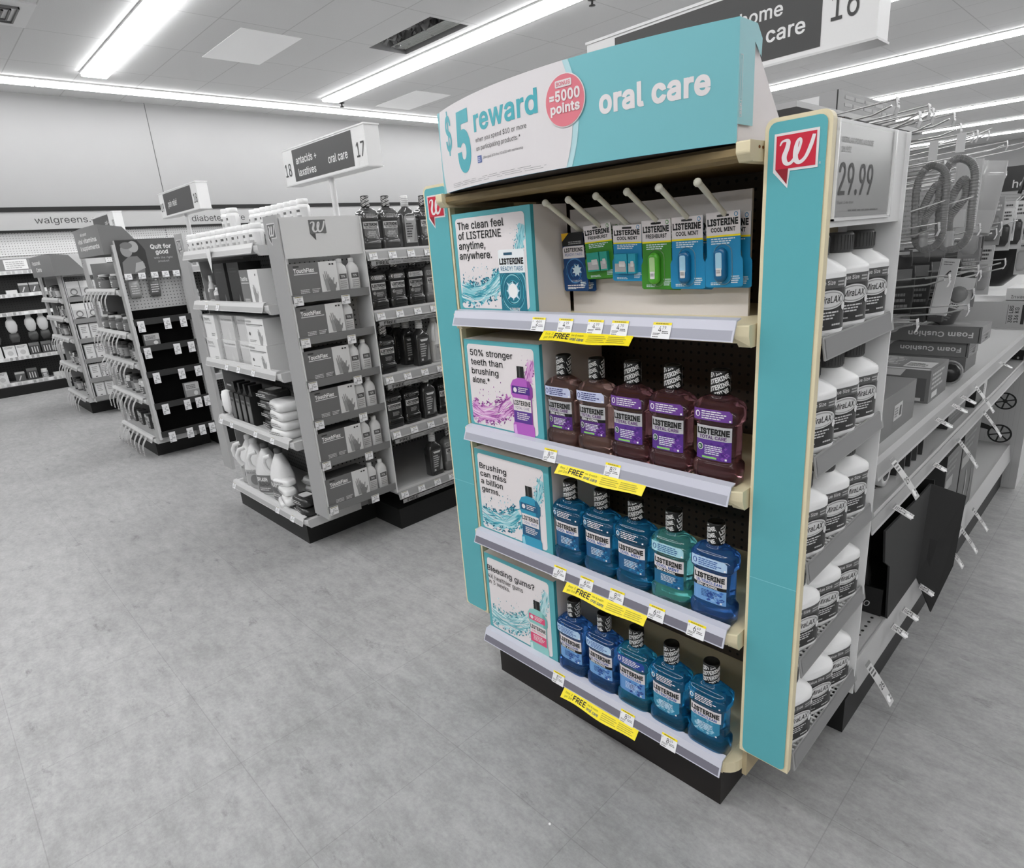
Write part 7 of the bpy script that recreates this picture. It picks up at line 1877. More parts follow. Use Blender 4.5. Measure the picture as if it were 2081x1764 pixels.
# shipping carton standing at the end of the shelf run
def chair_box(f, F, w, h):
    f.text('300 LBS', .436, .912, .016, F(1), G(50), w=.088, rot=math.pi / 2, bold=.02)
    f.text('136 KG', .460, .912, .016, F(1), G(50), w=.080, rot=math.pi / 2, bold=.02)
    f.patch(.412, .905, .414, 1.005, F(1), G(90)); f.patch(.472, .905, .486, 1.005, F(1), G(45))
    f.disc(.525, .955, .030, .036, F(1), G(45), 20); f.disc(.525, .955, .022, .028, F(2), G(178), 20)
    f.poly([(.433, .695), (.509, .690), (.512, .770), (.433, .775)], F(1), G(30)); f.disc(.433, .731, .016, .020, F(2), G(178), 18); f.disc(.488, .729, .005, .007, F(2), G(200), 10)
    for cx, cy, r in ((.464, .49, .050), (.462, .305, .055), (.456, .119, .044)):
        f.disc(cx, cy, r, r * .95, F(1), G(35), 32); f.disc(cx, cy, r * .84, r * .80, F(2), G(165), 32); f.disc(cx, cy, r * .22, r * .22, F(4), G(45), 14)
        for k in range(6):
            a = k * math.pi / 3 + .3
            f.stroke([(cx, cy), (cx + r * .86 * math.cos(a), cy + r * .82 * math.sin(a))], [r * .1, r * .16], F(3), G(40), sub=2)
    f.stroke([(.340, .345), (.40, .335), (.462, .305)], [.035, .026, .014], F(1.5), G(40)); f.stroke([(.385, .15), (.42, .14), (.456, .119)], [.036, .026, .014], F(1.5), G(30))
    for k in range(14):
        f.patch(w * (.42 + .04 * k), h * .02, w * (.422 + .04 * k), h * .72, F(.5), G(170))


bigbox('large pale shipping carton printed with wheels, standing on the floor beyond the shelves', -.98, -.412, 4.16, 4.46, .0, 1.02, 188, 205, 196, chair_box, None, None, 'shipping_carton', None)
bigbox('smaller white carton lying on top of the large shipping carton', -.59, -.40, 4.20, 4.45, 1.021, 1.085, 214, 222, 200, lambda f, F, w, h: (f.text('Invacare', w * .12, h * .2, h * .25, F(1), G(60), w=w * .5), f.patch(w * .02, h * .02, w * .98, h * .07, F(1), G(70))), None, None, 'flat_carton')

# ------------------------------------------------------------------ wire hooks and what hangs on them
WIRE = mat(215, .22, metal=.6)


def wire_hook(label, y, z, tip, L, flag=True, tilt=.05, txt=None):
    x0 = CX + .016
    t = empty('wire_hook', (x0, y, z), label, 'hook', 'wire hooks in aisle 16')
    ln = tip - x0
    m = MB(); m.tube([(0, 0, 0), (ln * .9, 0, ln * .9 * tilt), (ln, 0, ln * tilt + .012)], .0032, WIRE, 6); m.build('lower_wire', t)
    if flag:
        m = MB(); m.tube([(0, 0, .026), (ln + .01, 0, .026 + ln * tilt)], .0026, WIRE, 6); m.build('upper_wire', t)
        f = MB(); w, h = .030, .042
        zz = .030 + ln * tilt
        fl_ = [(ln + .012, -w / 2, zz), (ln + .016, -w / 2, zz - h * .6), (ln + .010, -w / 2, zz - h), (ln + .010, w / 2, zz - h), (ln + .016, w / 2, zz - h * .6), (ln + .012, w / 2, zz)]
        f.add(fl_, [(0, 1, 4, 5), (1, 2, 3, 4)], G(218, .35)); f.add([(p[0] - .001, p[1], p[2]) for p in fl_], [(5, 4, 1, 0), (4, 3, 2, 1)], G(196, .35))
        f.lines(-w * .35, zz - h * .5, w * .35, zz - h * .2, 2, lambda u, v: Vector((ln + .0175, u, v)), G(110), int(y * 37) % 50)
        f.build('tag_holder', t)
    return t


rowsH = [('top', 1.725, (2.02, 2.15, 2.27, 2.42, 2.55, 2.66, 2.78, 2.98, 3.10, 3.30, 3.45, 3.75, 4.05)), ('second', 1.60, (2.26, 2.62, 2.90, 3.12, 3.38, 3.62, 3.9)), ('third', 1.37, (2.40, 2.85, 3.15, 3.40, 3.62)), ('fourth', 1.22, (2.55, 2.80, 3.0, 3.22, 3.42)), ('lowest', 1.12, (2.22, 2.60, 2.95))]
for nm, z, yl in rowsH:
    for k, y in enumerate(yl):
        rnd = random.Random(int(y * 100))
        wire_hook('wire hook with a tag in the ' + nm + ' row, ' + ('nearest', 'second', 'third', 'fourth', 'fifth', 'sixth', 'seventh', 'eighth', 'ninth', 'tenth', 'eleventh', 'twelfth', 'farthest')[k] + ' along aisle 16', y, z + rnd.uniform(-.012, .012), (-.61 if nm in ('top', 'second') else -.52) + rnd.uniform(-.03, .05), .3, k % 5 != 4, .06 + rnd.uniform(-.02, .06))


def hose(label, x, y, z, s_, seed):
    t = empty('breathing_hose', (x, y, z), label, 'hose', 'bagged breathing hoses')
    HM = mat(128, .35)
    pts = []
    path = [(-.035, -.10), (-.045, .06), (-.025, .125), (.01, .13), (.040, .09), (.045, -.03), (.045, -.10), (.025, -.135), (-.01, -.14), (-.035, -.10), (-.020, .0), (.012, .07), (.022, .02), (-.012, -.04), (-.012, -.085)]
    P = [Vector(p) for p in path]; n = len(P)
    for i in range(n - 1):
        p0, p1, p2, p3 = P[max(i - 1, 0)], P[i], P[i + 1], P[min(i + 2, n - 1)]
        for k in range(26):
            q = k / 26
            v = 0.5 * ((2 * p1) + (p2 - p0) * q + (2 * p0 - 5 * p1 + 4 * p2 - p3) * q * q + (3 * p1 - p0 - 3 * p2 + p3) * q ** 3)
            pts.append((v.x * s_, .018 * (i / n) - .006, v.y * s_ - .14))
    m = MB(); m.tube(pts, [(.0112 if k % 2 else .0130) * s_ for k in range(len(pts))], HM, 9, smooth=False); m.build('coiled_tube', t)
    m = MB(); m.tube([(-.012 * s_, .008, -.085 * s_ - .14), (-.012 * s_, .008, -.135 * s_ - .14)], .016 * s_, mat(178, .35), 14); m.build('cuff', t)
    m = MB(); m.tube([(-.05 * s_, -.026, -.15), (.05 * s_, -.028, -.125)], .002, G(230), 6); m.build('tie', t)
    b = MB(); w, h = .062 * s_, .165 * s_
    BG = mat(225, .08, trans=.0, alpha=.06)
    b.box(-w, -.034, -h - .14, w, .034, h - .14, BG); b.build('clear_bag', t)
    m = MB().box(-.012, -.036, h - .155, .012, -.034, h - .10, G(222)); m.build('hang_tag', t)
    return t


hose('coiled ridged hose in a clear bag, left of two beside the side display', -.575, 2.45, 1.655, .92, 1)
hose('coiled ridged hose in a clear bag, right of two, fully in view', -.520, 2.52, 1.66, 1.0, 2)
t = empty('mask_pack', (-.535, 2.75, 1.60), 'pale mask pack hanging between the two coiled hoses', 'pack')
MB().box(-.045, 0, -.16, .03, .02, .06, G(205, .2)).build('pack_body', t); MB().box(-.05, -.004, -.16, .0, 0, -.10, G(225)).build('header_card', t)


def strip_pack(label, x, y, z, h, w, ang):
    t = empty('splint_pack', (x, y, z), label, 'pack', 'long white splint packs')
    m = MB().box(-w / 2, 0, -h, w / 2, .015, 0, G(216, .35)); m.build('carton', t)
    f = MB(); F = lambda u, v: Vector((u, -.0006, v)); f.stroke([(-w * .1, -h * .30), (0, -h * .27), (.004, -h * .23), (w * .18, -h * .21)], [.004, .006, .004, .006], F, G(60)); f.patch(-w * .12, -h * .33, w * .2, -h * .318, F, G(60)); f.patch(-w * .46, -h, -w * .43, 0, F, G(130)); f.lines(-w * .3, -h * .12, w * .3, -h * .04, 2, F, G(130), 4)
    f.build('printed_front', t)
    t.rotation_euler = (0, ang, .1)
    return t


strip_pack('long white splint pack, left of the pair beside the right hose', -.605, 3.06, 1.655, .29, .042, .14)
strip_pack('long white splint pack, right of the pair, slightly higher', -.562, 3.03, 1.67, .28, .045, .14)
t = empty('tubing_bag', (-.505, 3.0, 1.66), 'clear shiny tubing bag hanging right of the white splint packs', 'bag')
MB().loft([[(p[0], p[1], z) for p in supell(w, d, 3, z, 20)] for z, w, d in ((-.26, .07, .012), (-.2, .075, .03), (-.05, .07, .03), (0, .06, .006))], mat(190, .12, coat=.6)).build('bag_body', t)
MB().box(-.033, -.022, -.25, .033, -.018, -.17, G(196)).build('label_card', t)
t.rotation_euler = (0, .12, .1)
strip_pack('short white splint pack hanging lower among the wires', -.555, 2.72, 1.335, .20, .055, .10)
# row of dark pouches behind the hoses
for k in range(6):
    m = MB(); m.loft([[(p[0], p[1], z) for p in supell(w, d, 4, z, 16)] for z, w, d in ((-.15, .085, .010), (-.12, .09, .030), (-.03, .09, .022), (0, .085, .004))], mat(52, .4))
    m.box(-.030, -.0155, -.015, .030, -.012, -.005, G(190))
    o = m.build('hanging_pouch'); o.location = (-.70 + .006 * k, 2.42 + k * .20, 1.375); o.rotation_euler = (0, 0, .5)
    tag(o, 'dark flat pouch with a white hang slot, ' + ('nearest', 'second', 'third', 'fourth', 'fifth', 'farthest')[k] + ' of the row below the hoses', 'pouch', 'dark hanging pouches')
for k in range(5):
    m = MB(); m.loft([[(p[0], p[1], z) for p in supell(w, d, 4, z, 16)] for z, w, d in ((-.17, .085, .010), (-.12, .09, .034), (-.03, .09, .026), (0, .085, .004))], mat(38, .35))
    m.box(-.03, -.017, -.05, .03, -.013, -.01, G(120)); m.lines(-.03, -.15, .03, -.09, 3, lambda u, v: Vector((u, -.0185, v)), G(110), k)
    o = m.build('support_pack'); o.location = (-.68 + .01 * k, 2.62 + k * .18, 1.32); o.rotation_euler = (0, 0, .5)
    tag(o, 'dark support pack hanging low over the cushions, ' + ('nearest', 'second', 'third', 'fourth', 'farthest')[k] + ' of its row', 'pack', 'dark support packs')
# leaning can and small things over the boxes
t = empty('powder_can', (-.62, 2.98, 1.075), 'tilted can with a white lid and dark label above the cushion boxes', 'can')
MB().lathe([(.046, 0), (.048, .003), (.048, .095), (.046, .098)], G(88, .35), 22).build('body', t)
l = MB()
l.lathe([(.049, .072), (.049, .098)], G(205), 22, cap=False)
can_map = lambda u, v: Vector((.0495 * math.sin(u / .0495), -.0495 * math.cos(u / .0495), v))
l.text('CARE', .005, .078, .012, can_map, G(50), w=.034, bold=.02, shear=.3)
l.lines(.005, .02, .035, .06, 4, can_map, G(130), 3)
l.build('label_wrap', t)
MB().lathe([(.049, .097), (.051, .099), (.051, .122), (.048, .126), (.0005, .124)], G(222, .35), 22).build('lid', t)
t.rotation_euler = (.0, .38, 0)
t = empty('pocket_pack', (-.555, 2.95, 1.24), 'white card pack with a round window hanging in front of the shipping carton', 'pack')
MB().box(-.042, 0, -.11, .042, .004, .01, G(212)).build('card', t)
MB().loft([[(p[0], -p[1] * .5 - .002, p[2] - .055) for p in [(.030 * s_ * math.cos(a), dd, .032 * s_ * math.sin(a)) for a in [2 * math.pi * k / 20 for k in range(20)]]] for s_, dd in ((1, 0), (.95, .03), (.6, .05))], G(140, .2)).build('blister', t)
t.rotation_euler = (0, .12, .1)
for k in range(2):
    bigbox('small dark carton hanging above the cushion stack, ' + ('left' if k == 0 else 'right') + ' of two', -.70 + .055 * k, -.652 + .055 * k, 2.88 + .02 * k, 2.93 + .02 * k, 1.085, 1.165, 75 + 10 * k, 100, 90, lambda f, F, w, h: f.lines(w * .1, h * .2, w * .9, h * .5, 3, F(1), G(110), 4), name='small_carton', grp='small dark cartons')

for k in range(14):
    rnd = random.Random(k + 40)
    v = rnd.choice((205, 215, 190, 150, 225, 95)); w, h = rnd.uniform(.05, .09), rnd.uniform(.12, .24)
    y = 3.15 + .11 * k; z = rnd.choice((1.54, 1.49, 1.52, 1.34))
    t = empty('hanging_pack', (-.585 - .01 * (k % 3), y, z), ('pale' if v > 180 else 'gray' if v > 120 else 'dark') + ' carded pack hanging far back in aisle 16, ' + ('first', 'second', 'third', 'fourth', 'fifth', 'sixth', 'seventh', 'eighth', 'ninth', 'tenth', 'eleventh', 'twelfth', 'thirteenth', 'last')[k] + ' going back', 'pack', 'carded packs far back in aisle 16')
    MB().box(-w / 2, 0, -h, w / 2, .006, 0, G(v, .35)).build('card', t)
    m = MB(); m.loft([[(p[0], p[1] * .5 - .003, zz) for p in supell(ww, d, 3, zz, 16)] for zz, ww, d in ((-h * .9, w * .5, .01), (-h * .8, w * .8, .04), (-h * .45, w * .8, .04), (-h * .38, w * .5, .01))], G(rnd.choice((120, 170, 60)), .2)); m.build('blister', t)
    f = MB(); f.lines(-w * .4, -h * .3, w * .4, -h * .06, 3, lambda u, v_: Vector((u, -.0008, v_)), G(70 if v > 150 else 210), k + 1); f.build('printed_front', t)

# black leather-look bag hanging at the right edge
t = empty('black_bag', (-.68, 4.62, 1.20), 'large black bag with a silver zip pull hanging at the right edge', 'bag')
bm_ = MB(); rings = []
for z, x, w, d in ((-.14, -.03, .08, .10), (-.08, -.01, .16, .15), (.05, .02, .20, .18), (.18, .05, .22, .19), (.28, .08, .22, .18), (.35, .13, .20, .14), (.385, .18, .12, .08), (.39, .20, .04, .03)):
    rings.append([(p[0] + x, p[1], z) for p in supell(w, d, 2.6, z, 28)])
bm_.loft(rings, mat(18, .32, coat=.2)); bm_.build('bag_body', t)
MB().tube([(.02, -.08, .02), (.0, -.095, .14), (.04, -.098, .26), (.12, -.085, .35)], .004, G(60, .3), 8).build('seam', t)
z_ = MB().tube([(.0, -.10, .31), (.004, -.104, .27)], .005, WIRE, 8); z_.tube([(.0 + .014 * math.cos(a), -.105, .255 + .016 * math.sin(a)) for a in [2 * math.pi * k / 16 for k in range(17)]], .003, WIRE, 6); z_.build('zip_pull', t)
MB().tube([(.02, 0, .36), (.04, 0, .46), (.10, 0, .47), (.14, 0, .38)], .010, mat(22, .4), 10).build('handle', t)

# carton and tags on top of the gondola, behind the header
bigbox('gray carton with a white label lying on top of the gondola behind the header', -1.00, -.74, 2.06, 2.60, 1.795, 1.85, 165, 175, 130, lambda f, F, w, h: (f.patch(w * .45, h * .12, w * .80, h * .86, F(1), G(222)), f.text('Walgreens', w * .48, h * .28, h * .22, F(2), G(120), w=w * .28, shear=.3), f.patch(w * .985, 0, w, h, F(1), G(50))), None, lambda f, F, w, h: f.lines(w * .1, h * .2, w * .9, h * .9, 2, F(1), G(185), 5), 'long_carton')
MB().box(CX - .30, 1.76, 1.780, CX + .33, 2.9, 1.794, G(178, .4)).build('top_tray', gm)

# hanging sign far down the aisle
t = empty('hanging_sign', (-.55, 6.0, 1.60), 'dark hanging sign with white lettering far down aisle 16, cut by the frame', 'sign')
MB().box(-.46, 0, 0, .45, .03, .17, G(62, .4)).build('board', t)
f = MB(); F = lambda u, v: Vector((u, -.001, v)); f.text('hea', -.355, .022, .052, F, G(215), w=.115, bold=.01, res=3); f.text('lth care', -.235, .022, .052, F, G(215), w=.22, bold=.01, res=3); f.text('personal', -.285, .098, .045, F, G(215), w=.26, bold=.01); f.build('lettering', t)
MB().tube([(-.3, .015, .17), (-.3, .015, HC - 1.60)], .003, WIRE, 6).build('wire', t); MB().tube([(.3, .015, .17), (.3, .015, HC - 1.60)], .003, WIRE, 6).build('wire', t)

# ------------------------------------------------------------------ the supplements endcap and its side display
C3 = -6.155
E3Z = (1.345, 1.005, .765, .475, .140)
e3 = gray_endcap('gray endcap with rows of hanging tag strips, third from the right', C3, .485, 1.22, 1.265, E3Z, [(), (), (), (), ()], wing=(.50, .085), base=(-.45, .40), wingz=(.17, 1.71), flag=True, backcol=60, kick_y=1.265)
z3 = [z + .030 for z in E3Z]


def hdr_sign(label, x0, x1, y, z0, z1, lines, ink=G(225)):
    t = empty('header_sign', ((x0 + x1) / 2, y, z0), label, 'sign', 'gray header signs')
    a = (x1 - x0) / 2; h = z1 - z0
    m = MB(); K = 14
    yy = lambda u: -.018 * (1 - (u / a) ** 2)
    for i in range(K):
        u0, u1 = -a + 2 * a * i / K, -a + 2 * a * (i + 1) / K
        m.add([(u0, yy(u0), 0), (u1, yy(u1), 0), (u1, yy(u1), h), (u0, yy(u0), h)], [(0, 1, 2, 3)], G(112, .4))
        m.add([(u0, yy(u0) + .003, 0), (u1, yy(u1) + .003, 0), (u1, yy(u1) + .003, h), (u0, yy(u0) + .003, h)], [(3, 2, 1, 0)], G(190, .4))
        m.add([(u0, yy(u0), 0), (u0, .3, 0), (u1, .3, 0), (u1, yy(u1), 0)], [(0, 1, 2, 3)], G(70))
    m.build('front_panel', t)
    s_ = MB().box(-a - .003, 0, 0, -a, .26, h, G(185, .4)); s_.lines(.04, h * .2, .2, h * .8, 4, lambda u, v: Vector((-a - .004, u, v)), G(110), 4); s_.build('side_flap', t)
    s_ = MB().prism([(0, 0), (.30, 0), (.16, h * .9), (0, h)], lambda p, d: (d, p[0], p[1]), a, a + .003, G(120, .4)); s_.build('side_flap', t)
    f = MB(); F = lambda u, v: Vector((u, yy(u) - .0012, v))
    for tx_, u, v, hh, w in lines:
        f.text(tx_, u, v, hh, F, ink, w=w, bold=.02, res=2)
    f.build('lettering', t)
    return t


hdr_sign('dark curved header sign about vitamins and supplements', -6.47, -5.61, 1.21, 1.645, 1.862, [('all your', -.10, .160, .020, .22), ('vital vitamins', -.27, .105, .032, .62), ('& supplements', -.22, .052, .032, .60)])


def jar(key, r, h, v, lv, lid=215):
    b = MB().lathe([(r * .92, 0), (r, .004), (r, h * .76), (r * .8, h * .84)], mat(v, .3), 16); l = MB().lathe([(r * 1.015, h * .14), (r * 1.015, h * .62)], G(lv), 16, cap=False)
    l.lines(-r * .6, h * .2, r * .6, h * .55, 3, lambda u, w: Vector((r * 1.03 * math.sin(u / r), -r * 1.03 * math.cos(u / r), w)), G(240 if lv < 150 else 90), int(v))
    c = MB().lathe([(r * .84, h * .83), (r * .88, h * .85), (r * .88, h * .98), (.0005, h)], G(lid, .35), 16)
    kind(key, 'supplement_jar', 'jar', [('body', b), ('label_wrap', l), ('lid', c)])


jar('jar_dark', .045, .15, 55, 150, 45); jar('jar_light', .040, .13, 205, 110, 225); jar('jar_mid', .038, .14, 110, 190, 70); jar('jar_wide', .055, .13, 60, 120, 190)
mini = lambda f, F, w, h: (f.patch(-w * .42, h * .55, w * .42, h * .9, F(1), G(205)), f.lines(-w * .36, h * .1, w * .36, h * .45, 3, F(1), G(190), 5), f.lines(-w * .3, h * .62, w * .3, h * .82, 2, F(2), G(70), 6))
boxkind('smallbox_d', 'medicine_box', 'box', .075, .06, .12, 75, mini); boxkind('smallbox_l', 'medicine_box', 'box', .080, .06, .11, 195, lambda f, F, w, h: (f.patch(-w * .45, h * .5, w * .45, h * .75, F(1), G(110)), f.lines(-w * .36, h * .1, w * .36, h * .4, 3, F(1), G(120), 5)))
LAY = {0: ('smallbox_d', 'smallbox_d', 'jar_wide', 'smallbox_d', 'smallbox_l', 'jar_wide', 'smallbox_d', 'jar_dark'), 1: ('jar_wide', 'jar_dark', 'jar_wide', 'jar_light', 'jar_wide', 'jar_dark', 'jar_wide', 'jar_light'), 2: ('jar_dark', 'jar_dark', 'jar_mid', 'jar_dark', 'smallbox_d', 'jar_dark', 'jar_mid', 'jar_dark'), 3: ('smallbox_l', 'jar_mid', 'jar_light', 'jar_dark', 'jar_mid', 'jar_light', 'jar_light', 'jar_light'), 4: ('smallbox_d', 'smallbox_d', 'smallbox_d', 'smallbox_l', 'smallbox_d', 'smallbox_d', 'smallbox_l', 'smallbox_l')}
KN = {'smallbox_d': 'dark medicine box', 'smallbox_l': 'pale medicine box', 'jar_wide': 'wide dark jar', 'jar_dark': 'dark jar', 'jar_light': 'white jar', 'jar_mid': 'gray jar'}
for i, row in LAY.items():
    for k, kk in enumerate(row):
        put(kk, KN[kk] + ', ' + ORD[k] + ' on the ' + TOPDOWN[i] + ' shelf of the supplements endcap', (C3 - .415 + k * .118, 1.33 + .012 * (k % 2), z3[i]), group='goods on the supplements endcap')
# tag strips hanging from the rails
for i, z in enumerate(E3Z):
    for k in range(7):
        m = MB(); w = .045
        F = lambda u, v: Vector((u, -.012 - .05 * v * 3 * (.24 - v) * 4, -v))
        n_ = 5
        for q in range(n_):
            a, b = .15 * q / n_, .15 * (q + 1) / n_
            G1 = lambda u, v: Vector((u, -.045 * math.sin(min(1, v / .09) * math.pi / 2), -.0 - v))
            m.add([G1(-w / 2, a), G1(-w / 2, b), G1(w / 2, b), G1(w / 2, a)], [(0, 1, 2, 3)], G(178, .35)); m.add([G1(-w / 2, a) + Vector((0, .001, 0)), G1(-w / 2, b) + Vector((0, .001, 0)), G1(w / 2, b) + Vector((0, .001, 0)), G1(w / 2, a) + Vector((0, .001, 0))], [(3, 2, 1, 0)], G(160, .35))
        m.lines(-w * .4, -.14, w * .4, -.10, 2, lambda u, v: Vector((u, -.0462, v)), G(110), k)
        o = m.build('tag_strip'); o.location = (C3 - .40 + k * .128, 1.216, z + .03)
        o.parent = [c for c in e3.children if c.name.startswith('shelf')][i]

X3 = -5.57
Z3 = (1.135, .925, .720, .458, .220)
t = side_unit('dark side display with picture header reading quit for good', X3, 1.285, 1.715, Z3, 1.74, 1.485, G(80, .4), lipm=52, lip=.05, back=(172, 70), depth=.072)
MB().box(X3 - .065, 1.29, .17, X3 - .061, 1.71, 1.215, mat(16, .8, spec=0.0)).build('dark_backing', t)
f = MB(); F = lambda k: (lambda u, v: Vector((X3 - .006 + .0007 * k, u, v)))
f.patch(1.288, 1.489, 1.712, 1.738, F(1), G(92)); f.poly([(1.288, 1.489), (1.485, 1.489), (1.485, 1.66), (1.47, 1.69), (1.44, 1.738), (1.288, 1.738)], F(2), G(55))
f.disc(1.355, 1.665, .040, .048, F(3), G(150), 20); f.disc(1.405, 1.69, .036, .042, F(4), G(170), 20); f.disc(1.36, 1.70, .042, .025, F(5), G(120), 16)
f.poly([(1.30, 1.49), (1.45, 1.49), (1.46, 1.56), (1.42, 1.62), (1.36, 1.62), (1.31, 1.58)], F(4), G(120)); f.poly([(1.38, 1.50), (1.46, 1.53), (1.45, 1.58), (1.40, 1.57)], F(5), G(170))
f.text('Quit for', 1.525, 1.668, .030, F(3), G(225), w=.150, bold=.03, res=2); f.text('good', 1.555, 1.628, .030, F(3), G(225), w=.090, bold=.03, res=2); f.text('with the right', 1.535, 1.592, .014, F(3), G(190), w=.135); f.text('product', 1.56, 1.566, .014, F(3), G(190), w=.08)
f.build('picture_header', t, 'dark picture header with white lettering')
TG3 = price_tag_mesh('46', '99', False, .05, .085).mesh('price_tag')
for i, ylist in enumerate(((1.33, 1.52, 1.64), (1.33, 1.55, 1.66), (1.35, 1.54, 1.67), (1.36, 1.53, 1.62, 1.69), (1.36, 1.50, 1.60, 1.68))):
    for y in ylist:
        o = bpy.data.objects.new('price_tag', TG3); COL.objects.link(o); o.parent = t; o.location = (X3 + .003, y, Z3[i] - .085); o.rotation_euler = (0, 0, math.pi / 2)
for y in (1.325, 1.42, 1.51, 1.59, 1.67):
    o = bpy.data.objects.new('price_tag', price_tag_mesh('9', '99', False, .05, .045).mesh('price_tag')); COL.objects.link(o); o.parent = t; o.location = (X3 + .001, y, 1.452); o.rotation_euler = (0, 0, math.pi / 2)
for k, (y, v) in enumerate(((1.36, 150), (1.50, 95))):
    m = MB(); m.loft([[(p[0], p[1], z) for p in supell(w, d, 3, z, 16)] for z, w, d in ((-.13, .075, .03), (-.10, .08, .045), (-.03, .075, .03), (0, .07, .005))], mat(v, .25, coat=.4)); m.lines(-.03, -.1, .03, -.03, 4, lambda u, w_: Vector((u, -.0245, w_)), G(205), k + 2)
    o = m.build('hanging_pouch'); o.location = (X3 - .035, y, 1.44); o.rotation_euler = (.15, 0, math.pi / 2); tag(o, ('pale' if k == 0 else 'dark') + ' pouch hanging on the pegboard under the quit for good picture', 'pouch', 'pouches under the picture header')
for k, (y, z, v) in enumerate(((1.335, Z3[1], 120), (1.545, Z3[3], 150))):
    b = boxkind('gum%d' % k, 'gum_box', 'box', .11, .05, .10 if k == 0 else .13, v, lambda f, F, w, h: (f.patch(-w * .5, h * .55, w * .5, h, F(1), G(185)), f.lines(-w * .4, h * .6, w * .3, h * .9, 3, F(2), G(90), 3), f.disc(w * .2, h * .3, w * .15, h * .15, F(2), G(210), 14)))
    put('gum%d' % k, 'boxed gum left on the dark shelves of the quit for good display, ' + ('nearer' if k == 0 else 'farther') + ' one', (X3 - .006, y + .05, z), rz=math.pi / 2, group='gum boxes')
gondola('gray gondola of small packs between the dark display and the aisle 17 endcap', C3, X3 - .01, 1.73, 8.5, (1.52, 1.22, .92, .62, .25), 1.60)
for i, z in enumerate((1.52, 1.22, .92, .62, .25)):
    for k in range(7):
        kk = ('jar_light', 'smallbox_l', 'jar_mid', 'smallbox_d', 'jar_light', 'smallbox_l', 'jar_dark')[(k + i) % 7]
        put(kk, KN[kk] + ', ' + ('nearest', 'second', 'third', 'fourth', 'fifth', 'sixth', 'farthest')[k] + ' on the ' + TOPDOWN[i] + ' shelf behind the dark display', (X3 - .07, 1.79 + k * .11, z), rz=math.pi / 2, group='packs behind the dark display')

# ------------------------------------------------------------------ the personal care endcap, farthest left
C4 = -8.79
E4Z = (1.250, 1.045, .820, .500, .150)
e4 = gray_endcap('gray personal care endcap farthest left with slanted shelves', C4, .50, 1.24, 1.29, E4Z, [(), (), (), (), ()], wing=(.53, .13), base=(-.48, .45), wingz=(.2, 1.70), flag=True, backcol=55, kick_y=1.29)
hdr_sign('dark header sign reading personal care, farthest left', -9.25, -7.93, 1.23, 1.525, 1.745, [('Personal', -.42, .130, .040, .56), ('Care', -.22, .058, .040, .34)])
for i, z in enumerate(E4Z):
    for k in range(7):
        kk = ('jar_mid', 'smallbox_d', 'jar_light', 'smallbox_l', 'jar_dark', 'smallbox_d', 'jar_mid')[(k * 2 + i) % 7]
        put(kk, KN[kk] + ', ' + ORD[k] + ' on the ' + TOPDOWN[i] + ' shelf of the personal care endcap', (C4 - .40 + k * .13, 1.36, z + .030), group='goods on the personal care endcap')
for i in (2, 3, 4):
    for k in range(5):
        m = MB(); G1 = lambda u, v: Vector((u, -.04 * math.sin(min(1, v / .09) * math.pi / 2), -v))
        for q in range(5):
            a, b = .15 * q / 5, .15 * (q + 1) / 5
            m.add([G1(-.025, a), G1(-.025, b), G1(.025, b), G1(.025, a)], [(0, 1, 2, 3)], G(188, .35))
        o = m.build('tag_strip'); o.location = (C4 - .30 + k * .15, 1.236, E4Z[i] + .03); o.parent = [c for c in e4.children if c.name.startswith('shelf')][i]
X4 = -8.09
Z4 = (1.285, 1.055, .845, .625, .41, .205)
side_unit('pale side display with six rows of small boxes at the personal care endcap', X4, 1.315, 1.745, Z4, 1.72, 1.51, G(206, .4), lipm=140, lip=.05)


def face_box(f, F, w, h):
    f.patch(-w * .5, h * .62, w * .5, h, F(1), G(225)); f.disc(0, h * .38, w * .28, h * .20, F(2), G(120), 16); f.disc(0, h * .36, w * .2, h * .13, F(3), G(205), 16); f.disc(0, h * .06, w * .46, h * .12, F(2), G(70), 16)


def plain_box(f, F, w, h):
    f.patch(-w * .42, h * .08, w * .42, h * .92, F(1), G(218)); f.lines(-w * .3, h * .4, w * .3, h * .85, 4, F(2), G(150), 4); f.disc(0, h * .16, w * .12, h * .03, F(2), G(60), 10)


boxkind('facebox', 'shampoo_box', 'box', .12, .07, .175, 205, face_box); boxkind('plainbox', 'soap_box', 'box', .095, .06, .165, 190, plain_box)
for i, z in enumerate(Z4):
    kk = 'facebox' if i < 2 else 'plainbox'
    for k in range(3 if i < 2 else 4):
        put(kk, ('pale box with a round face picture' if i < 2 else 'plain pale box') + ', ' + ('nearest', 'second', 'third', 'fourth')[k] + ' on the ' + TOPDOWN[i] + ' side display row', (X4 - .015, 1.385 + k * (.125 if i < 2 else .10), z), rz=math.pi / 2, group='boxes on the pale side display')
gondola('gray gondola farthest left behind the personal care endcap', C4, X4 - .01, 1.76, 8.5, (1.5, 1.2, .9, .6, .25), 1.60)

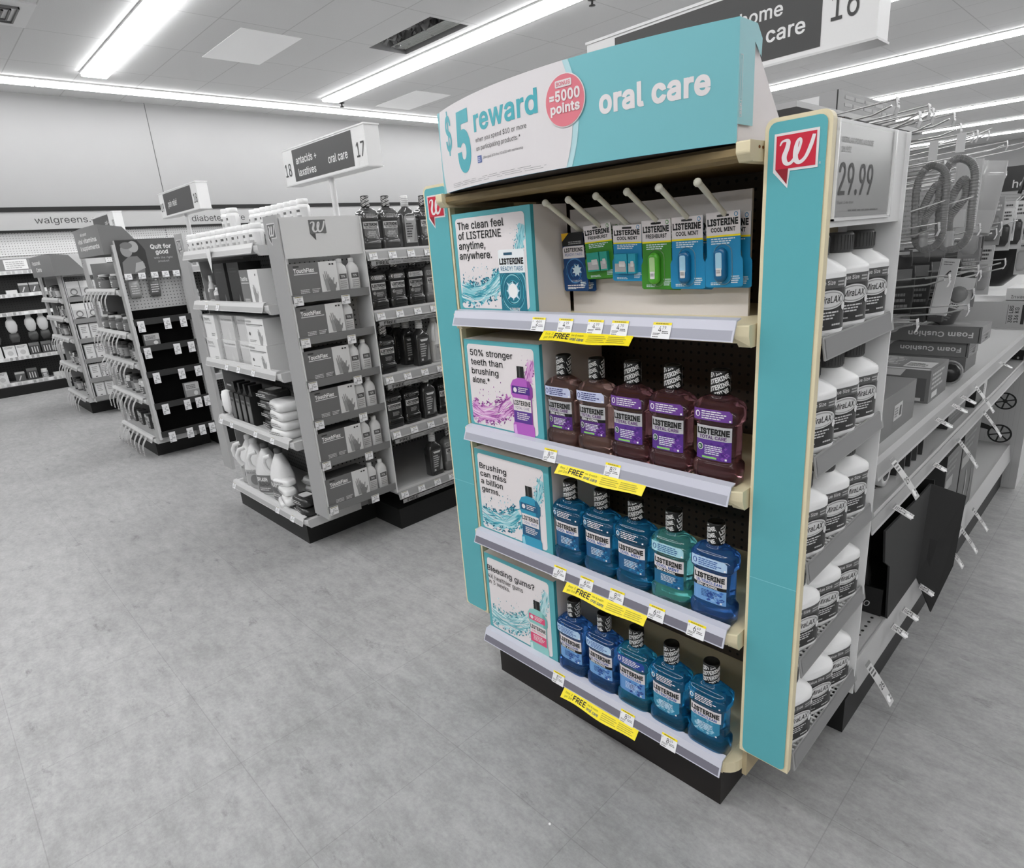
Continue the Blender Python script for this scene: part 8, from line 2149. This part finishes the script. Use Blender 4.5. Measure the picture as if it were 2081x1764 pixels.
# ------------------------------------------------------------------ wall shelving on the left
t = empty('wall_shelving', (0, 0, 0), 'long wall shelving under the lettered band on the left wall', 'wall shelves')
yA, yB, xf = -3.0, 9.5, -10.84
MB().box(XW, yA, 0, xf + .04, yB, .125, G(16, .5)).build('kick_plinth', t)
MB().box(XW, yA, 1.68, XW + .012, yB, 2.135, pegboard(205, 120, (1, 2), .033, .17)).build('upper_pegboard', t)
MB().box(XW, yA, .12, XW + .012, yB, 1.68, pegboard(50, 25, (1, 2), .033, .2)).build('lower_pegboard', t)
MB().box(XW + .013, yA, 1.84, XW + .02, yB, 1.852, G(225)).build('divider_strip', t)
for y in (2.08, 3.3, 4.5, 5.7):
    m = MB()
    for k in range(14):
        m.box(XW + .013, y, 1.70 + k * .03, XW + .015, y + .012, 1.715 + k * .03, G(40))
    m.build('slotted_upright', t)
WZ = (1.640, 1.345, 1.105, .515, .175)
for z in WZ:
    m = MB().box(XW, yA, z - .02, xf, yB, z, G(178, .4)); o = m.build('shelf', t)
    m = MB().box(xf, yA, z - .045, xf + .006, yB, z + .004, G(222, .35))
    rnd = random.Random(int(z * 100))
    for k in range(60):
        y = .2 + k * .06
        m.box(xf + .006, y, z - .04, xf + .0075, y + rnd.choice((.03, .045)), z, G(rnd.choice((190, 205, 240, 165)), .35))
    m.build('price_rail', o)
# goods on it
m = MB().box(XW + .05, .1, 1.640, XW + .06, 1.9, 1.80, G(125)); m.patch(1.18, 1.66, 1.44, 1.79, lambda u, v: Vector((XW + .061, u, v)), G(225)); m.lines(1.20, 1.67, 1.42, 1.77, 4, lambda u, v: Vector((XW + .062, u, v)), G(170), 3); m.text('home', .95, 1.70, .03, lambda u, v: Vector((XW + .061, u, v)), G(210), w=.14)
tag(m.build('shelf_sign'), 'gray sign board with a white notice standing on the top wall shelf', 'sign')
boxkind('flatpack', 'flat_pack', 'box', .12, .08, .05, 215, None); boxkind('clearpack', 'clear_pack', 'box', .11, .05, .13, 95, lambda f, F, w, h: (f.patch(-w * .5, h * .78, w * .5, h, F(1), G(190)), f.stroke([(-w * .2, h * .1), (w * .1, h * .6)], [.012, .014], F(2), G(215))))
boxkind('carebox', 'care_box', 'box', .13, .07, .15, 222, lambda f, F, w, h: (f.lines(-w * .4, h * .75, w * .4, h * .95, 2, F(1), G(120), 4), f.disc(0, h * .35, w * .25, h * .22, F(1), G(190), 16)))
boxkind('darkpack', 'care_pack', 'box', .12, .06, .16, 70, lambda f, F, w, h: (f.patch(-w * .5, h * .75, w * .5, h, F(1), G(110)), [f.patch(-w * .3 + .03 * q, h * .15, -w * .3 + .03 * q + .012, h * .65, F(1), G(205)) for q in range(3)]))
def handgrip():
    c = MB().box(-.03, -.002, .0, .03, .002, .055, G(215)); b = MB(); b.loft([[(p[0], p[1], z) for p in supell(w, d, 2.4, z, 20)] for z, w, d in ((-.20, .05, .03), (-.17, .10, .06), (-.10, .13, .08), (-.04, .11, .06), (0, .05, .02))], mat(212, .3)); d = MB(); d.loft([[(p[0], p[1], z) for p in supell(w, dd, 3, z, 16)] for z, w, dd in ((-.32, .08, .03), (-.26, .12, .05), (-.20, .10, .04))], mat(75, .35))
    kind('bathpuff', 'bath_pouf', 'pouf', [('pouf', b), ('hang_card', c), ('loop_pack', d)])
handgrip()
xi = xf - .03
for k, (kk, y) in enumerate((('flatpack', .75), ('flatpack', .95), ('flatpack', 1.16), ('clearpack', 1.30), ('clearpack', 1.42), ('flatpack', 1.55), ('clearpack', .55))):
    put(kk, ('flat white pack' if kk == 'flatpack' else 'clear front pack with a pale tool') + ', ' + ORD[k] + ' placed on the second wall shelf', (xi, y, WZ[1]), rz=math.pi / 2, group='packs on the second wall shelf')
for k, y in enumerate((.62, .84, 1.05, 1.26, 1.40, 1.58)):
    o = put('bathpuff', 'pale bath pouf hanging under the third wall shelf, ' + ORD[k], (xi - .05, y, WZ[2] - .08), rz=math.pi / 2, group='hanging bath poufs')
    m = MB().tube([(XW + .012, y, WZ[2] - .03), (xi - .045, y, WZ[2] - .03)], .003, WIRE, 6); o2 = m.build('peg_hook'); tag(o2, 'thin peg hook holding a bath pouf, ' + ORD[k], 'hook', 'peg hooks on the wall')
for k, (kk, y) in enumerate((('carebox', .62), ('carebox', .80), ('carebox', .95), ('carebox', 1.09), ('darkpack', 1.23), ('darkpack', 1.37), ('jar_dark', 1.47), ('jar_light', 1.56), ('carebox', 1.68))):
    put(kk, {'carebox': 'white care box', 'darkpack': 'dark care pack', 'jar_dark': 'dark jar', 'jar_light': 'white jar'}[kk] + ', ' + ORD[k] + ' on the fourth wall shelf', (xi - .03, y, WZ[3]), rz=math.pi / 2, group='goods on the fourth wall shelf')
for k, (kk, y) in enumerate((('carebox', .62), ('carebox', .78), ('clearpack', .98), ('darkpack', 1.12), ('jar_light', 1.26), ('flatpack', 1.42), ('flatpack', 1.62))):
    put(kk, {'carebox': 'white care box', 'darkpack': 'dark care pack', 'clearpack': 'clear front pack', 'jar_light': 'white jar', 'flatpack': 'flat white pack'}[kk] + ', ' + ORD[k] + ' on the lowest wall shelf', (xi - .03, y, WZ[4]), rz=math.pi / 2, group='goods on the lowest wall shelf')

# scraps on the floor
for k, (x, y, r) in enumerate(((-.93, .90, .004), (-.235, 1.32, .005))):
    o = MB().lathe([(r, 0), (r, .001), (.0005, .0015)], G(235), 8).build('paper_scrap'); o.location = (x, y, .0005); tag(o, 'tiny white paper scrap on the floor ' + ('in front of the teal unit' if k == 0 else 'in aisle 16 at the right'), 'litter', 'floor scraps')
